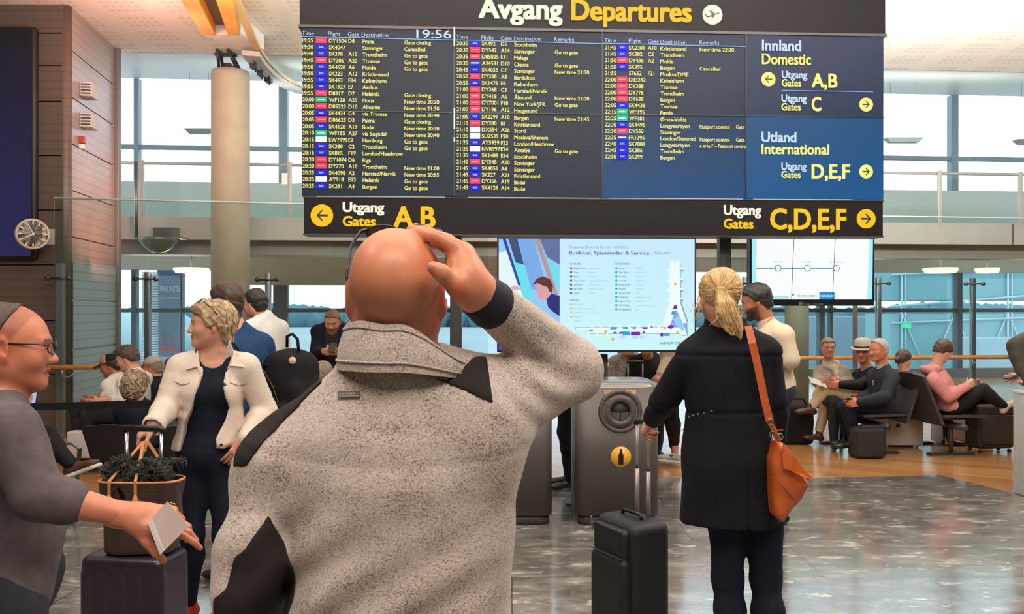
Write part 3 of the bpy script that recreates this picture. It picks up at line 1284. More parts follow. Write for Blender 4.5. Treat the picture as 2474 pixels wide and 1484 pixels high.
o = Vector((xa, YF + .09, 0)).lerp(Vector((xb, YR, 0)), .16)
z = P(0, 338, o.y).z
al = thing('fire_alarm', (o.x, o.y, z), 'small red and white alarm box below the wall loudspeakers', 'alarm')
Mx = Matrix((d.normalized(), Vector((-d.y, d.x, 0)).normalized(), Vector((0, 0, 1)))).transposed()
MB().box(Vector((o.x, o.y, z)) + n_ * .035, (.035, .035, .05), Mx, .006).build('red_box', mat('red plastic', C(170, 60, 54), .4), al)
MB().box(Vector((o.x, o.y, z - .085)) + n_ * .03, (.03, .03, .03), Mx, .006).build('white_box', m_white, al)
p0, p1 = P(-120, 62, YF - .12), P(84, 628, YF - .12)
ds = thing('video_display', ((p0.x + p1.x) / 2, YF - .06, p1.z), 'tall black display panel on the brown panelled wall', 'display')
MB().box(((p0.x + p1.x) / 2, YF - .06, (p0.z + p1.z) / 2), ((p1.x - p0.x) / 2, .055, (p0.z - p1.z) / 2), bevel=.04).build('housing', mat('matt black housing', C(24, 22, 24), .5), ds)


def screen_mat(name, c_top, c_bot, s=1.0):
    """a lit display whose shown picture runs from one colour to another"""
    m = bpy.data.materials.new(name)
    m.use_nodes = True
    nt = m.node_tree
    N, L = nt.nodes, nt.links
    b = N['Principled BSDF']
    b.inputs['Base Color'].default_value = (.004, .004, .005, 1)
    b.inputs['Roughness'].default_value = .45
    b.inputs['Specular IOR Level'].default_value = .2
    t = N.new('ShaderNodeTexCoord')
    sp2 = N.new('ShaderNodeSeparateXYZ')
    L.new(t.outputs['Generated'], sp2.inputs['Vector'])
    r = N.new('ShaderNodeValToRGB')
    r.color_ramp.elements[0].color = (*c_bot, 1)
    r.color_ramp.elements[1].color = (*c_top, 1)
    L.new(sp2.outputs['Z'], r.inputs['Fac'])
    L.new(r.outputs['Color'], b.inputs['Emission Color'])
    b.inputs['Emission Strength'].default_value = s
    return m


MB().box(((p0.x + p1.x) / 2, YF - .118, (p0.z + p1.z) / 2), ((p1.x - p0.x) / 2 - .05, .004, (p0.z - p1.z) / 2 - .05)).build('screen', screen_mat('dim blue picture', C(30, 26, 28), C(38, 40, 84)), ds)

# ------------------------------------------------------------------ outside: apron, far wood, boarding bridge, banner
ap = MB().box((0, 190, -4.6), (400, 169.5, .1)).build('apron', mat('pale concrete apron', C(156, 162, 164), .9, 0, .05, .02))
tag(ap, 'wide pale airport apron outside the windows', 'ground', kind='structure')
mb = MB()
random.seed(3)
for i in range(420):
    x = -200 + i * .95
    h = random.uniform(7.0, 9.0) + 1.1 * math.sin(i * .07) + .8 * math.sin(i * .021)
    mb.ball((x, 300 + random.uniform(0, 8), -5.5 + h * .5), h * .5, 4, (random.uniform(.8, 1.5), .4, 1.0))
tag(mb.build('forest', mat('hazy blue green forest', C(88, 120, 130), 1.0, 0, .1, .3)), 'hazy band of trees along the horizon beyond the apron', 'trees', kind='stuff')  # distance haze is mixed into the tree colour
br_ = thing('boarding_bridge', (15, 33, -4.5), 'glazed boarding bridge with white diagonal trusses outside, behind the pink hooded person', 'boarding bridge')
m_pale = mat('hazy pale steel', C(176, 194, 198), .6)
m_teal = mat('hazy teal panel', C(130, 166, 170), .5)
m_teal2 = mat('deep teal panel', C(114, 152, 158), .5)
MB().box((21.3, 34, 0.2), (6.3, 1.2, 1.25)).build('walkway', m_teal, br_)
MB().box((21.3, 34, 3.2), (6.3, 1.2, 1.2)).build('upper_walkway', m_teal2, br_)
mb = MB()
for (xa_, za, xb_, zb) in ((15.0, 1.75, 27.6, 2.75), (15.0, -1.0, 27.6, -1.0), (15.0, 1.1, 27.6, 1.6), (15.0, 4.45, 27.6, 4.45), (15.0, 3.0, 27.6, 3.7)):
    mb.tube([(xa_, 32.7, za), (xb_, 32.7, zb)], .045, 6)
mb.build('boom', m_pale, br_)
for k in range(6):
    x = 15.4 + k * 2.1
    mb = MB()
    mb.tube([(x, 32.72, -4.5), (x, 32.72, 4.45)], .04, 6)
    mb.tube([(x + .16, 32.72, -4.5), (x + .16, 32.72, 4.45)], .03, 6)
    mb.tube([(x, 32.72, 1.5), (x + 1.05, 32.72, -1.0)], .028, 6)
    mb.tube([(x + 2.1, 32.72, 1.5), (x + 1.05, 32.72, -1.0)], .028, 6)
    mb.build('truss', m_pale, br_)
MB().box((15.55, 32.6, 1.0), (.16, .03, .09)).build('exit_lamp', emat('green exit lamp', (.1, .95, .5), 1.2), br_)
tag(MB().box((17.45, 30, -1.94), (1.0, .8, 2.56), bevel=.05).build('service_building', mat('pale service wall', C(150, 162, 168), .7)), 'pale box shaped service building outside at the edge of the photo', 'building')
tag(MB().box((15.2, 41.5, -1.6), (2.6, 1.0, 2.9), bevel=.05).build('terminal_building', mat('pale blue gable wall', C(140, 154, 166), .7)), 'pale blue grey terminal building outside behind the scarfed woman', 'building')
p = P(408, 652, 21)
q = P(408, 862, 21)
bn = thing('advertising_banner', (p.x, 21, 0), 'slate blue advertising banner with a red vehicle outside the windows', 'banner')
m_slate = mat('slate blue banner', C(74, 88, 108), .7)
x0, x1 = P(380, 0, 21).x, P(436, 0, 21).x
MB().box(((x0 + x1) / 2, 21.03, (p.z + q.z) / 2), ((x1 - x0) / 2, .03, (p.z - q.z) / 2)).build('cloth', m_slate, bn)
mb = MB()
m_ltr = mat('white lettering', C(190, 194, 200), .6)
ux, uz = Vector((1, 0, 0)), Vector((0, 0, 1))
letter(mb, 'TRAVEL IN STYLE', P(386, 704, 20.99), ux, uz, .19, .01, width=48 * .0105)
letter(mb, 'Book your next departure now', P(386, 722, 20.99), ux, uz, .09, 0, width=48 * .0105)
mb.build('lettering', m_ltr, bn)
mb = MB()
oo = P(408, 836, 20.985)
def rp(pts, m):
    mb.use(m)
    mb.prism([oo + Vector((a * .0105, 0, -b * .0105)) for a, b in pts], (0, -.01, 0))
mr_, mw_ = mat('red print', C(150, 44, 52), .6), m_ltr
rp([(-23, 12), (-23, 2), (-18, -6), (-14, -6), (-10, 2), (4, 0), (16, 2), (22, 8), (22, 14), (14, 16), (-16, 16)], mr_)
rp([(-18, -22), (-12, -27), (0, -27), (6, -22), (4, -20), (-16, -20)], mr_)
rp([(-14, -20), (-12, -20), (-14, -6), (-16, -6)], mr_)
rp([(4, -20), (6, -20), (12, 0), (9, 0)], mr_)
mb.lathe([(0, 0), (.06, 0), (.06, .012), (0, .012)], oo + Vector((-.13, -.012, -.13)), (0, -1, 0), 16)
mb.lathe([(0, 0), (.05, 0), (.05, .012), (0, .012)], oo + Vector((.14, -.012, -.14)), (0, -1, 0), 16)
mb.build('printed_vehicle', None, bn)
mb = MB()
for s in (0, 1):
    mb.tube([(x0 if s == 0 else x1, 21.06, -4.5), (x0 if s == 0 else x1, 21.06, p.z)], .03, 8)
mb.build('pole', m_grey, bn)
lou = thing('louvre_mast', (P(362, 0, 20.6).x, 20.6, -4.5), 'white louvred mast outside the windows beside the slate banner', 'mast')
mb = MB()
for k in range(40):
    z = P(0, 660, 20.6).z - k * .062
    mb.box((P(350, 0, 20.6).x, 20.6, z), (.06, .04, .02))
    mb.box((P(374, 0, 20.6).x, 20.6, z), (.06, .04, .02))
mb.build('slat', mat('weathered white slat', C(176, 180, 180), .6), lou)
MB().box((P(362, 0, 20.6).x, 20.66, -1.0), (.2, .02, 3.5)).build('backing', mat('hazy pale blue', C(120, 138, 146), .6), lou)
ac = thing('airliner', (P(300, 0, 60).x, 60, -4.5), 'hazy pale airliner nose parked outside beside the panelled wall', 'airplane')
S_ = Sdf()
S_.rc((-33, 66, -.4), (-24, 58, -.6), 2.0, 2.0, .3).rc((-24, 58, -.6), (-22.2, 56.4, -.9), 2.0, 1.1, .6)
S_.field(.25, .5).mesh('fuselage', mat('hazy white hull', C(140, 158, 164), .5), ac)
MB().tube([(-24, 58, -4.5), (-24, 58, -2)], .2, 8).build('nose_gear', m_pale, ac)

# ------------------------------------------------------------------ departure board
BY, BT = 6.9, .047
UX = Vector((1, BT, 0)).normalized()
UZ = Vector((0, 0, 1))
BN = Vector((BT, -1, 0)).normalized()               # towards the camera
e_white = emat('lit white letter', (1.0, .97, .9), 1.0)
e_cream = emat('lit cream letter', C(255, 250, 225), 1.0)
e_amber = emat('lit amber letter', C(255, 198, 20), 1.0)
e_yel = emat('lit pale yellow letter', C(255, 246, 130), 1.0)
e_ice = emat('lit ice white letter', C(205, 225, 255), 1.0)
e_row = emat('lit row letter', C(250, 240, 130), .95)
e_red = emat('lit red logo', C(250, 60, 95), 1.0)
e_blue = emat('lit blue logo', C(20, 15, 225), 1.0)
e_blue2 = emat('lit royal blue logo', C(25, 60, 190), 1.0)
e_green = emat('lit green logo', C(25, 195, 130), 1.0)
e_wht = emat('lit white logo', C(240, 248, 255), 1.0)
e_pink = emat('lit pink bar', C(255, 190, 200), 1.0)
e_line = emat('lit line', C(150, 190, 240), 1.0)
m_sign = mat('matt charcoal sign face', C(24, 20, 21), .6, spec=.2)
m_edge = mat('charcoal sign edge', C(60, 52, 50), .45)
m_ink = mat('sign ink', C(30, 28, 30), .5)

board = thing('departure_board', (PT(1430, 0, BY, BT).x, PT(1430, 0, BY, BT).y + .2, 0), 'large black flight departure board with rows of yellow text and gate signs', 'departure board')


def bp(px, py, lift=.004):
    return PT(px, py, BY, BT) + BN * lift


def scale_at(px):
    return plane_y(px, BY, BT) / F


def write(mb, m, txt, px, py, cap, width=None, bold=.0, lift=.006, align='l'):
    """text whose capitals stand cap photo-pixels high on the baseline (px, py)"""
    mb.use(m)
    letter(mb, txt, bp(px, py, lift), UX, UZ, cap * scale_at(px) / .715, bold, width * scale_at(px) if width else None, align)


def disc(mb, m, px, py, r, lift=.005, n=40):
    mb.use(m)
    c = bp(px, py, lift)
    s = r * scale_at(px)
    mb.poly([c + UX * s * math.cos(2 * math.pi * i / n) + UZ * s * math.sin(2 * math.pi * i / n) for i in range(n)])


def shape(mb, m, px, py, pts, lift=.008):
    mb.use(m)
    c = bp(px, py, lift)
    s = scale_at(px)
    mb.poly([c + UX * a * s + UZ * b * s for a, b in pts])


def arrow(mb, m, px, py, r, right=True):
    k = r / 27.0
    q = 1 if right else -1
    for pts in ([(-14, -2.6), (-14, 2.6), (11, 2.6), (11, -2.6)],
                [(13, 0), (1, 13), (-3.5, 13), (-1.5, 10.5), (8, 0)], [(13, 0), (8, 0), (-1.5, -10.5), (-3.5, -13), (1, -13)]):
        shape(mb, m, px, py, [(a * k * q, b * k) for a, b in (pts if q == 1 else pts[::-1])])


def slab_px(x0, x1, z0, z1, depth, name, m, parent, fwd=0.0, bevel=None):
    a, b = PT(x0, 0, BY, BT) + BN * fwd, PT(x1, 0, BY, BT) + BN * fwd
    mb = MB()
    mb.prism([Vector((a.x, a.y, z0)), Vector((b.x, b.y, z0)), Vector((b.x, b.y, z1)), Vector((a.x, a.y, z1))], -BN * depth)
    return mb.build(name, m, parent)


ZT, ZM, ZB = 3.944, 3.243, 2.545                    # screen rows: top, joint, bottom
head = slab_px(724, 2139, ZT + .008, 4.26, .3, 'header_sign', m_sign, board, .0)
slab_px(721, 2142, 4.262, 4.30, .34, 'header_edge', m_edge, board, .015)
slab_px(721, 2142, ZT - .012, ZT + .010, .3, 'header_edge', m_edge, board, .006)
mb = MB()
write(mb, e_cream, 'Avgang', 1156, 43, 50, 204, .034)
mb.build('lettering', None, head)
mb = MB()
write(mb, e_amber, 'Departures', 1380, 48, 50, 294, .034)
mb.build('lettering', None, head)
mb = MB()
disc(mb, e_cream, 1721, 36, 24.5)
shape(mb, m_ink, 1721, 36, [(-17, -3), (-11, -4), (3, 1.5), (14, 5.2), (17, 4.6), (16, 2.6), (4, -1.5), (-8, -6.4), (-15, -7)])
shape(mb, m_ink, 1721, 36, [(-3, 1.2), (-8, 10), (-4, 9.5), (6, 2.8)])
shape(mb, m_ink, 1721, 36, [(-5, -3), (-1, -7.5), (2, -7.0), (5, -.5)])
shape(mb, m_ink, 1721, 36, [(-17, -3), (-19.5, 2), (-17.5, 1.4), (-13, -2.6)])
mb.build('plane_symbol', None, head)

SX = [728, 1097, 1455, 1802, 2136]
dk = C(24, 36, 52)
smats = [[screen_mat('screen picture', C(34, 38, 54), C(14, 32, 48)), screen_mat('screen picture', C(12, 34, 46), C(16, 34, 50))],
         [screen_mat('screen picture', C(26, 36, 52), C(16, 34, 52)), screen_mat('screen picture', C(14, 34, 50), C(26, 36, 54))],
         [screen_mat('screen picture', C(30, 42, 68), C(18, 38, 66)), screen_mat('screen picture', C(4, 46, 78), C(0, 72, 124))],
         [screen_mat('screen picture', C(38, 50, 82), C(26, 46, 78)), screen_mat('screen picture', C(0, 74, 122), C(0, 84, 140))]]
screens = []
for c in range(4):
    for r in range(2):
        z1, z0 = (ZT - .014, ZM + .003) if r == 0 else (ZM - .003, ZB)
        s_ = slab_px(SX[c] + .8, SX[c + 1] - .8, z0, z1, .09, 'display_screen', smats[c][r], board, -.005)
        screens.append(s_)
slab_px(726, 2138, ZB - .004, ZT - .016, .14, 'rear_housing', m_black, board, -.10)
for x in SX[1:4]:
    slab_px(x - 1.4, x + 1.4, ZB, ZT - .014, .02, 'bezel', m_black, board, .004)
slab_px(728, 2136, ZM - .004, ZM + .004, .02, 'bezel', m_black, board, .004)
mb = MB()
for x0, x1 in ((765, 1075), (1130, 1450), (1470, 1795), (1820, 2060)):
    a, b = PT(x0, 0, BY, BT), PT(x1, 0, BY, BT)
    mb.prism([Vector((a.x, a.y, ZB - .012)), Vector((b.x, b.y, ZB - .012)), Vector((b.x, b.y, ZB - .003)), Vector((a.x, a.y, ZB - .003))], -BN * .08)
mb.build('mounting_rail', mat('white aluminium rail', C(215, 212, 205), .4), board)
mb = MB()
for y0, y1 in ((65, 112), (262, 312), (332, 342)):
    box_px(mb, 1096, y0, 1099.5, y1, BY - .012, BT, .01)
mb.build('joint_cover', mat('white aluminium rail', C(215, 212, 205), .4), board)

LOGO = {'DY': e_red, 'D8': e_red, 'SK': e_blue, 'WF': e_green, 'A3': e_blue2, 'AY5': e_blue, 'FR': e_blue2}
MARK = {'SK': ('SAS', e_wht), 'A3': ('AEGEAN', e_wht)}


def logo(mb, code, x0, x1, py):
    k = None
    for q, m_ in LOGO.items():
        if code.startswith(q):
            k = m_
    if code in ('EW7199', 'AY918', 'DX554', 'SU2539', 'NVR9972'):
        k = e_wht
    if k is None:
        return
    mb.use(k)
    a, b = bp(x0, py + 6.8, .006), bp(x1, py - 6.8, .006)
    mb.poly([a, Vector((b.x, b.y, a.z)), b, Vector((a.x, a.y, b.z))])
    if k is e_blue:
        write(mb, e_wht, 'SAS', (x0 + x1) / 2, py + 2, 4.2, 11, .02, .009, 'c')
    elif k is e_red:
        box_ = [(-8, -1), (8, -1), (8, 1.2), (-8, 1.2)]
        shape(mb, e_pink, (x0 + x1) / 2, py, box_, .009)
    elif k is e_green:
        shape(mb, e_wht, (x0 + x1) / 2, py, [(-9, -2), (9, -2), (9, 0), (3, 2), (-4, 1.4), (-9, .4)], .009)
    elif k is e_blue2:
        shape(mb, e_wht, (x0 + x1) / 2, py, [(-10, -1.6), (10, -1.6), (10, 1.6), (-10, 1.6)], .009)


C1 = """19:25|DY1504|D8|Praha|Gate closing
19:30|SK4047||Stavanger|Cancelled
19:40|SK370|A15|Trondheim|Go to gate
19:45|DY386|A20|Tromsø|Go to gate
19:50|SK4528|A6|Molde|Go to gate
19:50|SK223|A12|Kristiansand|
19:55|SK463|E14|København|
19:55|SK1927|E7|Aarhus|
19:55|D8317|D7|Helsinki|Gate closing
20:00|WF128|A25|Florø|New time 20:20
20:00|D85323|D10|Alicante|New time 21:30
20:05|SK4434|C4|via Tromsø|New time 20:40
20:05|D86623|D3|Palma|Gate closing
20:05|SK4128|A19|Bodø|New time 20:30
20:10|WF155|A27|via Sogndal|New time 20:40
20:15|EW7199|E2|Hamburg|Go to gate
20:15|SK380|C2|Trondheim|Go to gate
20:15|SK815|F19|London/Heathrow|
20:20|DY1074|D6|Riga|
20:20|DY770|A10|Trondheim|New time 21:00
20:25|SK4098|A2|Harstad/Narvik|New time 20:55
20:25|AY918|E13|Helsinki|Go to gate
20:25|SK291|A4|Bergen|Go to gate"""
C2 = """20:30|SK492|D5|Stockholm|
20:30|DY542|A14|Stavanger|Go to gate
20:35|D85025|E11|Malaga|
20:35|A34531|D10|Chania|Go to gate
20:45|SK4055|C7|Stavanger|New time 21:30
20:50|DY338|A8|Bardufoss|
20:55|SK1475|E8|København|
21:00|DY368|C3|Harstad/Narvik|
21:00|DY418|A6|Ålesund|New time 21:30
21:00|DY7001|F18|New York/JFK|Go to gate
21:00|DY196|A12|Haugesund|
21:05|SK2291|A10|Bergen|New time 21:45
21:10|DY280|B1|Kristiansand|
21:10|DX554|A26|Stord|
21:25|SU2539|F20|Moskva/Sherem|
21:25|AY5939|F23|London/Heathrow|
21:25|NVR9972|F24|Antalya|Go to gate
21:35|SK1488|E14|Stockholm|
21:40|DY548|A20|Stavanger|
21:45|SK4051|A4|Stavanger|
21:45|SK227|A21|Kristiansand|
21:45|DY356|A19|Bodø|
21:45|SK4126|A14|Bodø|"""
C3 = """21:45|SK2309|A10|Kristiansund|New time 22:20
21:45|SK382|C5|Trondheim|
21:50|DY436|A2|Molde|
21:50|SK295||Bergen|Cancelled
21:55|S7652|F21|Moskva/DME|
22:00|D83242||København|
22:00|DY388||Tromsø|
22:00|DY776||Trondheim|
22:00|DY638||Bergen|
22:05|SK4438||Tromsø|
22:15|WF195||Førde|
22:25|WF181||Ørsta-Volda|
22:30|SK4496||Longyearbyen|Passport control     Gate
22:30|DY550||Stavanger|
22:35|FR1395||London/Stansted|Passport control     Gate
22:40|SK7088||Longyearbyen|e area F – Passport contro
22:45|SK386||Trondheim|
22:50|SK299||Bergen|"""
DEF = [(C1, 98, 15.85, 273, 16.0, (731, 763, 790, 795, 842, 876, 977), (0, 1, 1.5, 2.5, 5.5)),
       (C2, 105, 15.9, 282, 15.55, (1103, 1135, 1160, 1164, 1210, 1242, 1340), (0, .5, 1.5, 3.5, 6)),
       (C3, 115, 15.5, 286, 15.4, (1461, 1490, 1516, 1519, 1565, 1595, 1690), (0, .5, 1, 3, 5))]
for c, (txt, ya, da, yb, db, xs, oy) in enumerate(DEF):
    for part_ in (0, 1):
        mb, ml = MB(), MB()
        for i, row in enumerate(txt.split('\n')):
            if (i < 11) != (part_ == 0):
                continue
            t_, fl, ga, de, re_ = row.split('|')
            y = ya + da * i if i < 11 else yb + db * (i - 11)
            for s_, x, o_ in ((t_, xs[0], 0), (fl, xs[3], oy[1]), (ga, xs[4], oy[2]), (de, xs[5], oy[3]), (re_, xs[6], oy[4])):
                if s_:
                    sc_ = .88 if s_ != t_ else .9
                    wv, _f = glyphs(s_, .012)
                    w_ = (wv[:, 0].max() - wv[:, 0].min()) * 10 / .715 * .93
                    if s_.startswith('Passport'):
                        w_ = 110
                    if s_.startswith('e area'):
                        w_ = 113
                    write(mb, e_row, s_, x, y + o_ + 4.6, 9.6, w_, .022)
            logo(ml, fl, xs[1], xs[2], y)
        mb.build('flight_rows', None, screens[c * 2 + part_])
        ml.build('airline_logos', None, screens[c * 2 + part_])
for c, (items, l0, l1) in enumerate([
        ([('Time', 730, 85), ('Flight', 793, 86.5), ('Gate', 841, 88), ('Destination', 874, 89)], (728, 88.5), (1095, 97.5)),
        ([('Time', 1102, 94), ('Flight', 1163, 96), ('Gate', 1210, 97.5), ('Destination', 1242, 98.5), ('Remarks', 1339, 100.5)], (1100, 97), (1455, 106)),
        ([('Time', 1460, 102.5), ('Flight', 1519, 104), ('Gate', 1565, 105.5), ('Destination', 1595, 106.5), ('Remarks', 1690, 108)], (1457, 105), (1801, 113))]):
    mb = MB()
    for s_, x, y in items:
        write(mb, e_ice, s_, x, y, 10, None, 0)
    a, b = bp(*l0, .006), bp(*l1, .006)
    mb.use(e_line)
    d_ = Vector((0, 0, .0035))
    mb.poly([a - d_, b - d_, b + d_, a + d_])
    if c == 0:
        write(mb, e_ice, '19:56', 1006, 92.5, 21, 84, .01)
    mb.build('column_headings', None, screens[c * 2])
mb = MB()
write(mb, e_ice, 'Innland', 1840, 122, 26, 97, .030)
mb.build('lettering', None, screens[6])
mb = MB()
write(mb, e_yel, 'Domestic', 1840, 155, 26, 121, .026)
mb.build('lettering', None, screens[6])
mb = MB()
write(mb, e_ice, 'Utgang', 1888, 189, 18, 63, .030)
mb.build('lettering', None, screens[6])
mb = MB()
write(mb, e_yel, 'Gates', 1888, 209, 18, 48, .026)
mb.build('lettering', None, screens[6])
mb = MB()
write(mb, e_yel, 'A,B', 1960, 211, 34, 64, .030)
mb.build('lettering', None, screens[6])
mb = MB()
write(mb, e_ice, 'Utgang', 1887, 246, 18, 63, .030)
mb.build('lettering', None, screens[6])
mb = MB()
write(mb, e_yel, 'Gates', 1887, 267, 18, 48, .026)
mb.build('lettering', None, screens[6])
mb = MB()
write(mb, e_yel, 'C', 1960, 268, 34, 24, .030)
mb.use(e_line)
a, b = bp(1888, 218.5, .006), bp(2109, 222.5, .006)
d_ = Vector((0, 0, .0025))
mb.poly([a - d_, b - d_, b + d_, a + d_])
mb.build('lettering', None, screens[6])
mb = MB()
disc(mb, e_yel, 1856, 192, 17.5)
arrow(mb, m_ink, 1856, 192, 18, False)
mb.build('gate_arrow', None, screens[6])
mb = MB()
disc(mb, e_yel, 2092, 253, 17)
arrow(mb, m_ink, 2092, 253, 18, True)
mb.build('gate_arrow', None, screens[6])
mb = MB()
write(mb, e_ice, 'Utland', 1839, 343, 25, 86, .030)
mb.build('lettering', None, screens[7])
mb = MB()
write(mb, e_yel, 'International', 1839, 372, 25, 167, .026)
mb.build('lettering', None, screens[7])
mb = MB()
write(mb, e_ice, 'Utgang', 1887, 410, 17, 62, .030)
mb.build('lettering', None, screens[7])
mb = MB()
write(mb, e_yel, 'Gates', 1887, 430, 17, 48, .026)
mb.build('lettering', None, screens[7])
mb = MB()
write(mb, e_yel, 'D,E,F', 1960, 431, 35, 95, .030)
mb.build('lettering', None, screens[7])
mb = MB()
disc(mb, e_yel, 2092, 415, 17)
arrow(mb, m_ink, 2092, 415, 18, True)
mb.build('gate_arrow', None, screens[7])

gate = slab_px(734, 2133, 2.233, 2.527, .22, 'gate_sign', m_sign, board, .0)
slab_px(732, 2135, 2.529, 2.538, .22, 'sign_edge', m_edge, board, .004)
slab_px(732, 2135, 2.222, 2.231, .22, 'sign_edge', m_edge, board, .004)
mb = MB()
write(mb, e_cream, 'Utgang', 828, 512, 24, 100, .034)
mb.build('lettering', None, gate)
mb = MB()
write(mb, e_amber, 'Gates', 828, 546, 24, 80, .034)
mb.build('lettering', None, gate)
mb = MB()
write(mb, e_amber, 'A,B', 950, 549, 51, 102, .030)
mb.build('lettering', None, gate)
mb = MB()
write(mb, e_cream, 'Utgang', 1748, 519, 24, 92, .034)
mb.build('lettering', None, gate)
mb = MB()
write(mb, e_amber, 'Gates', 1748, 552, 24, 73, .034)
mb.build('lettering', None, gate)
mb = MB()
write(mb, e_amber, 'C,D,E,F', 1860, 553, 50, 188, .030)
mb.build('lettering', None, gate)
mb = MB()
disc(mb, e_amber, 778, 521, 27)
arrow(mb, m_ink, 778, 521, 27, False)
mb.build('gate_arrow', None, gate)
mb = MB()
disc(mb, e_amber, 2092, 529, 23.5)
arrow(mb, m_ink, 2092, 529, 25, True)
mb.build('gate_arrow', None, gate)
for x in (1102, 1749):
    a = PT(x, 0, BY + .34, BT)
    MB().box((a.x, a.y, 2.1), (.05, .06, 2.1), bevel=.008).build('support_post', mat('dark grey post', C(74, 72, 74), .45, .3), board)

# ------------------------------------------------------------------ information screen on its stand
IY, IT = 6.62, .03


def ip(px, py, lift=.004):
    return PT(px, py, IY, IT) + Vector((IT, -1, 0)).normalized() * lift


info = thing('information_screen', (PT(1453, 0, IY + .1, IT).x, IY + .2, 0), 'wide information screen with terminal map under the departure board', 'screen')
mb = MB()
box_px(mb, 1201, 573, 1682, 851, IY, IT, .09)
mb.build('housing', m_black, info)
UXi = Vector((1, IT, 0)).normalized()


def iq(mb, m, pts, lift=.004):
    mb.use(m)
    mb.poly([ip(a, b, lift) for a, b in pts])


def iw(mb, m, txt, px, py, cap, width=None, bold=0.0):
    mb.use(m)
    s = plane_y(px, IY, IT) / F
    letter(mb, txt, ip(px, py, .008), UXi, UZ, cap * s / .715, bold, width * s if width else None)


mb = MB()
iq(mb, screen_mat('map page', C(196, 232, 252), C(204, 246, 250), 1.0), [(1352, 577), (1678, 578), (1678, 846), (1352, 846)], .003)
mb.build('map_page', None, info)
# the advertisement photo at its left: sky, slanting struts, a smiling head in profile
E = lambda n_, r_, g_, b_: emat(n_, C(r_, g_, b_), 1.0)
mb = MB()
iq(mb, E('photo sky', 150, 200, 246), [(1205, 577), (1352, 577), (1352, 846), (1205, 846)], .003)
iq(mb, E('photo pale', 226, 244, 250), [(1205, 610), (1228, 606), (1284, 760), (1284, 800), (1205, 720)], .004)
iq(mb, E('photo cyan', 110, 220, 236), [(1232, 628), (1262, 622), (1290, 720), (1268, 730)], .0045)
iq(mb, E('photo deep blue', 30, 70, 160), [(1214, 577), (1222, 577), (1258, 690), (1252, 690)], .005)
iq(mb, E('photo slate', 56, 78, 120), [(1228, 578), (1250, 577), (1266, 640), (1246, 634)], .005)
iq(mb, E('photo strut', 120, 170, 232), [(1250, 577), (1290, 577), (1322, 700), (1284, 700)], .0055)
iq(mb, E('photo beige', 176, 152, 156), [(1290, 577), (1304, 577), (1350, 720), (1346, 732)], .006)
iq(mb, E('photo tile', 92, 112, 160), [(1304, 577), (1352, 577), (1352, 640), (1322, 622)], .006)
iq(mb, E('photo cyan', 110, 220, 236), [(1322, 630), (1352, 644), (1352, 690), (1340, 690)], .006)
iq(mb, E('photo violet', 70, 70, 190), [(1205, 812), (1245, 820), (1270, 846), (1205, 846)], .006)
iq(mb, E('photo jacket', 40, 44, 120), [(1320, 724), (1332, 709), (1352, 716), (1352, 764), (1336, 754), (1324, 742)], .007)
iq(mb, E('photo skin', 218, 160, 170), [(1292, 690), (1300, 682), (1322, 690), (1330, 712), (1320, 724), (1304, 722), (1299, 716), (1301, 710), (1294, 708), (1298, 700)], .0075)
iq(mb, E('photo hair', 96, 50, 44), [(1286, 690), (1296, 674), (1312, 668), (1328, 674), (1336, 690), (1334, 708), (1328, 706), (1322, 694), (1310, 690), (1298, 684)], .008)
iq(mb, E('photo pink head', 222, 170, 190), [(1234, 694), (1242, 690), (1252, 692), (1258, 700), (1240, 702)], .007)
mb.build('advertisement_photo', None, info)
mb = MB()
tp, tg, tb = E('purple print', 92, 62, 165), E('grey print', 130, 160, 172), E('blue grey print', 92, 110, 150)
iw(mb, tg, 'Shopping, Dining & Service', 1375, 600, 6.6, 101)
iw(mb, tg, '| DOMESTIC', 1480, 600, 5.4, 38)
iw(mb, tp, 'Butikker, Spisesteder & Service', 1375, 615.5, 9.5, 194, .012)
iw(mb, tg, '| INNLAND', 1575, 615.5, 7.6, 46)
iw(mb, tb, 'BUTIKKER', 1377, 639.5, 4, 25, .015)
iw(mb, tb, 'MAT & DRIKKE', 1486, 639.5, 4, 36, .015)
iw(mb, tb, 'SERVICE', 1377, 727, 4, 22, .01)
lt = E('pale print', 150, 190, 200)
for i, (a, b) in enumerate([('Elkjøp Travel', 'Elektronikk'), ('Tanum', 'Bøker'), ('Point', 'Suvenir'), ('Travel Value', 'Kosmetikk & parfyme'), ('JERA Mann', 'Mote for menn'), ('JERA Dame', 'Mote for damer'), ('Custom', 'Frisør')]):
    y = 648.6 + 9.9 * i
    iw(mb, tb, a, 1386, y + 2, 4, len(a) * 2.3, .01)
    iw(mb, lt, b, 1424, y + 2, 4, len(b) * 2.3)
for i, (a, b) in enumerate([('Farken', 'Kaffebar'), ('Two Tigers', 'Restaurant'), ('Nordland', 'Baguetter'), ('News Bar', 'Bar & kiosk'), ('Hunde & Malt', 'Gastropub'), ('Pitazza', 'Kaffebar'), ("Jamie's Deli", 'Café'), ('Fiskebaren', 'Sjømatrestaurant'), ('Saigon & Mai', 'Restaurant'), ('TGI Fridays', 'Amerikansk restaurant'), ('Norgesglasset', 'Bar')]):
    y = 648.6 + 9.9 * i
    iw(mb, tb, a, 1495, y + 2, 4, len(a) * 2.3, .01)
    iw(mb, lt, b, 1536, y + 2, 4, len(b) * 2.2)
for i, a in enumerate(['SAS lounge', 'Norwegian servicepunkt', 'SAS/Star Alliance servicepunkt', 'DNB bank', 'Minibank']):
    iw(mb, lt, a, 1386, 735.6 + 9.9 * i + 2, 4, len(a) * 2.3)
iw(mb, tb, 'AVINOR OSLO', 1592, 832, 6, 60, .01)
mb.build('lettering', None, info)
mb = MB()


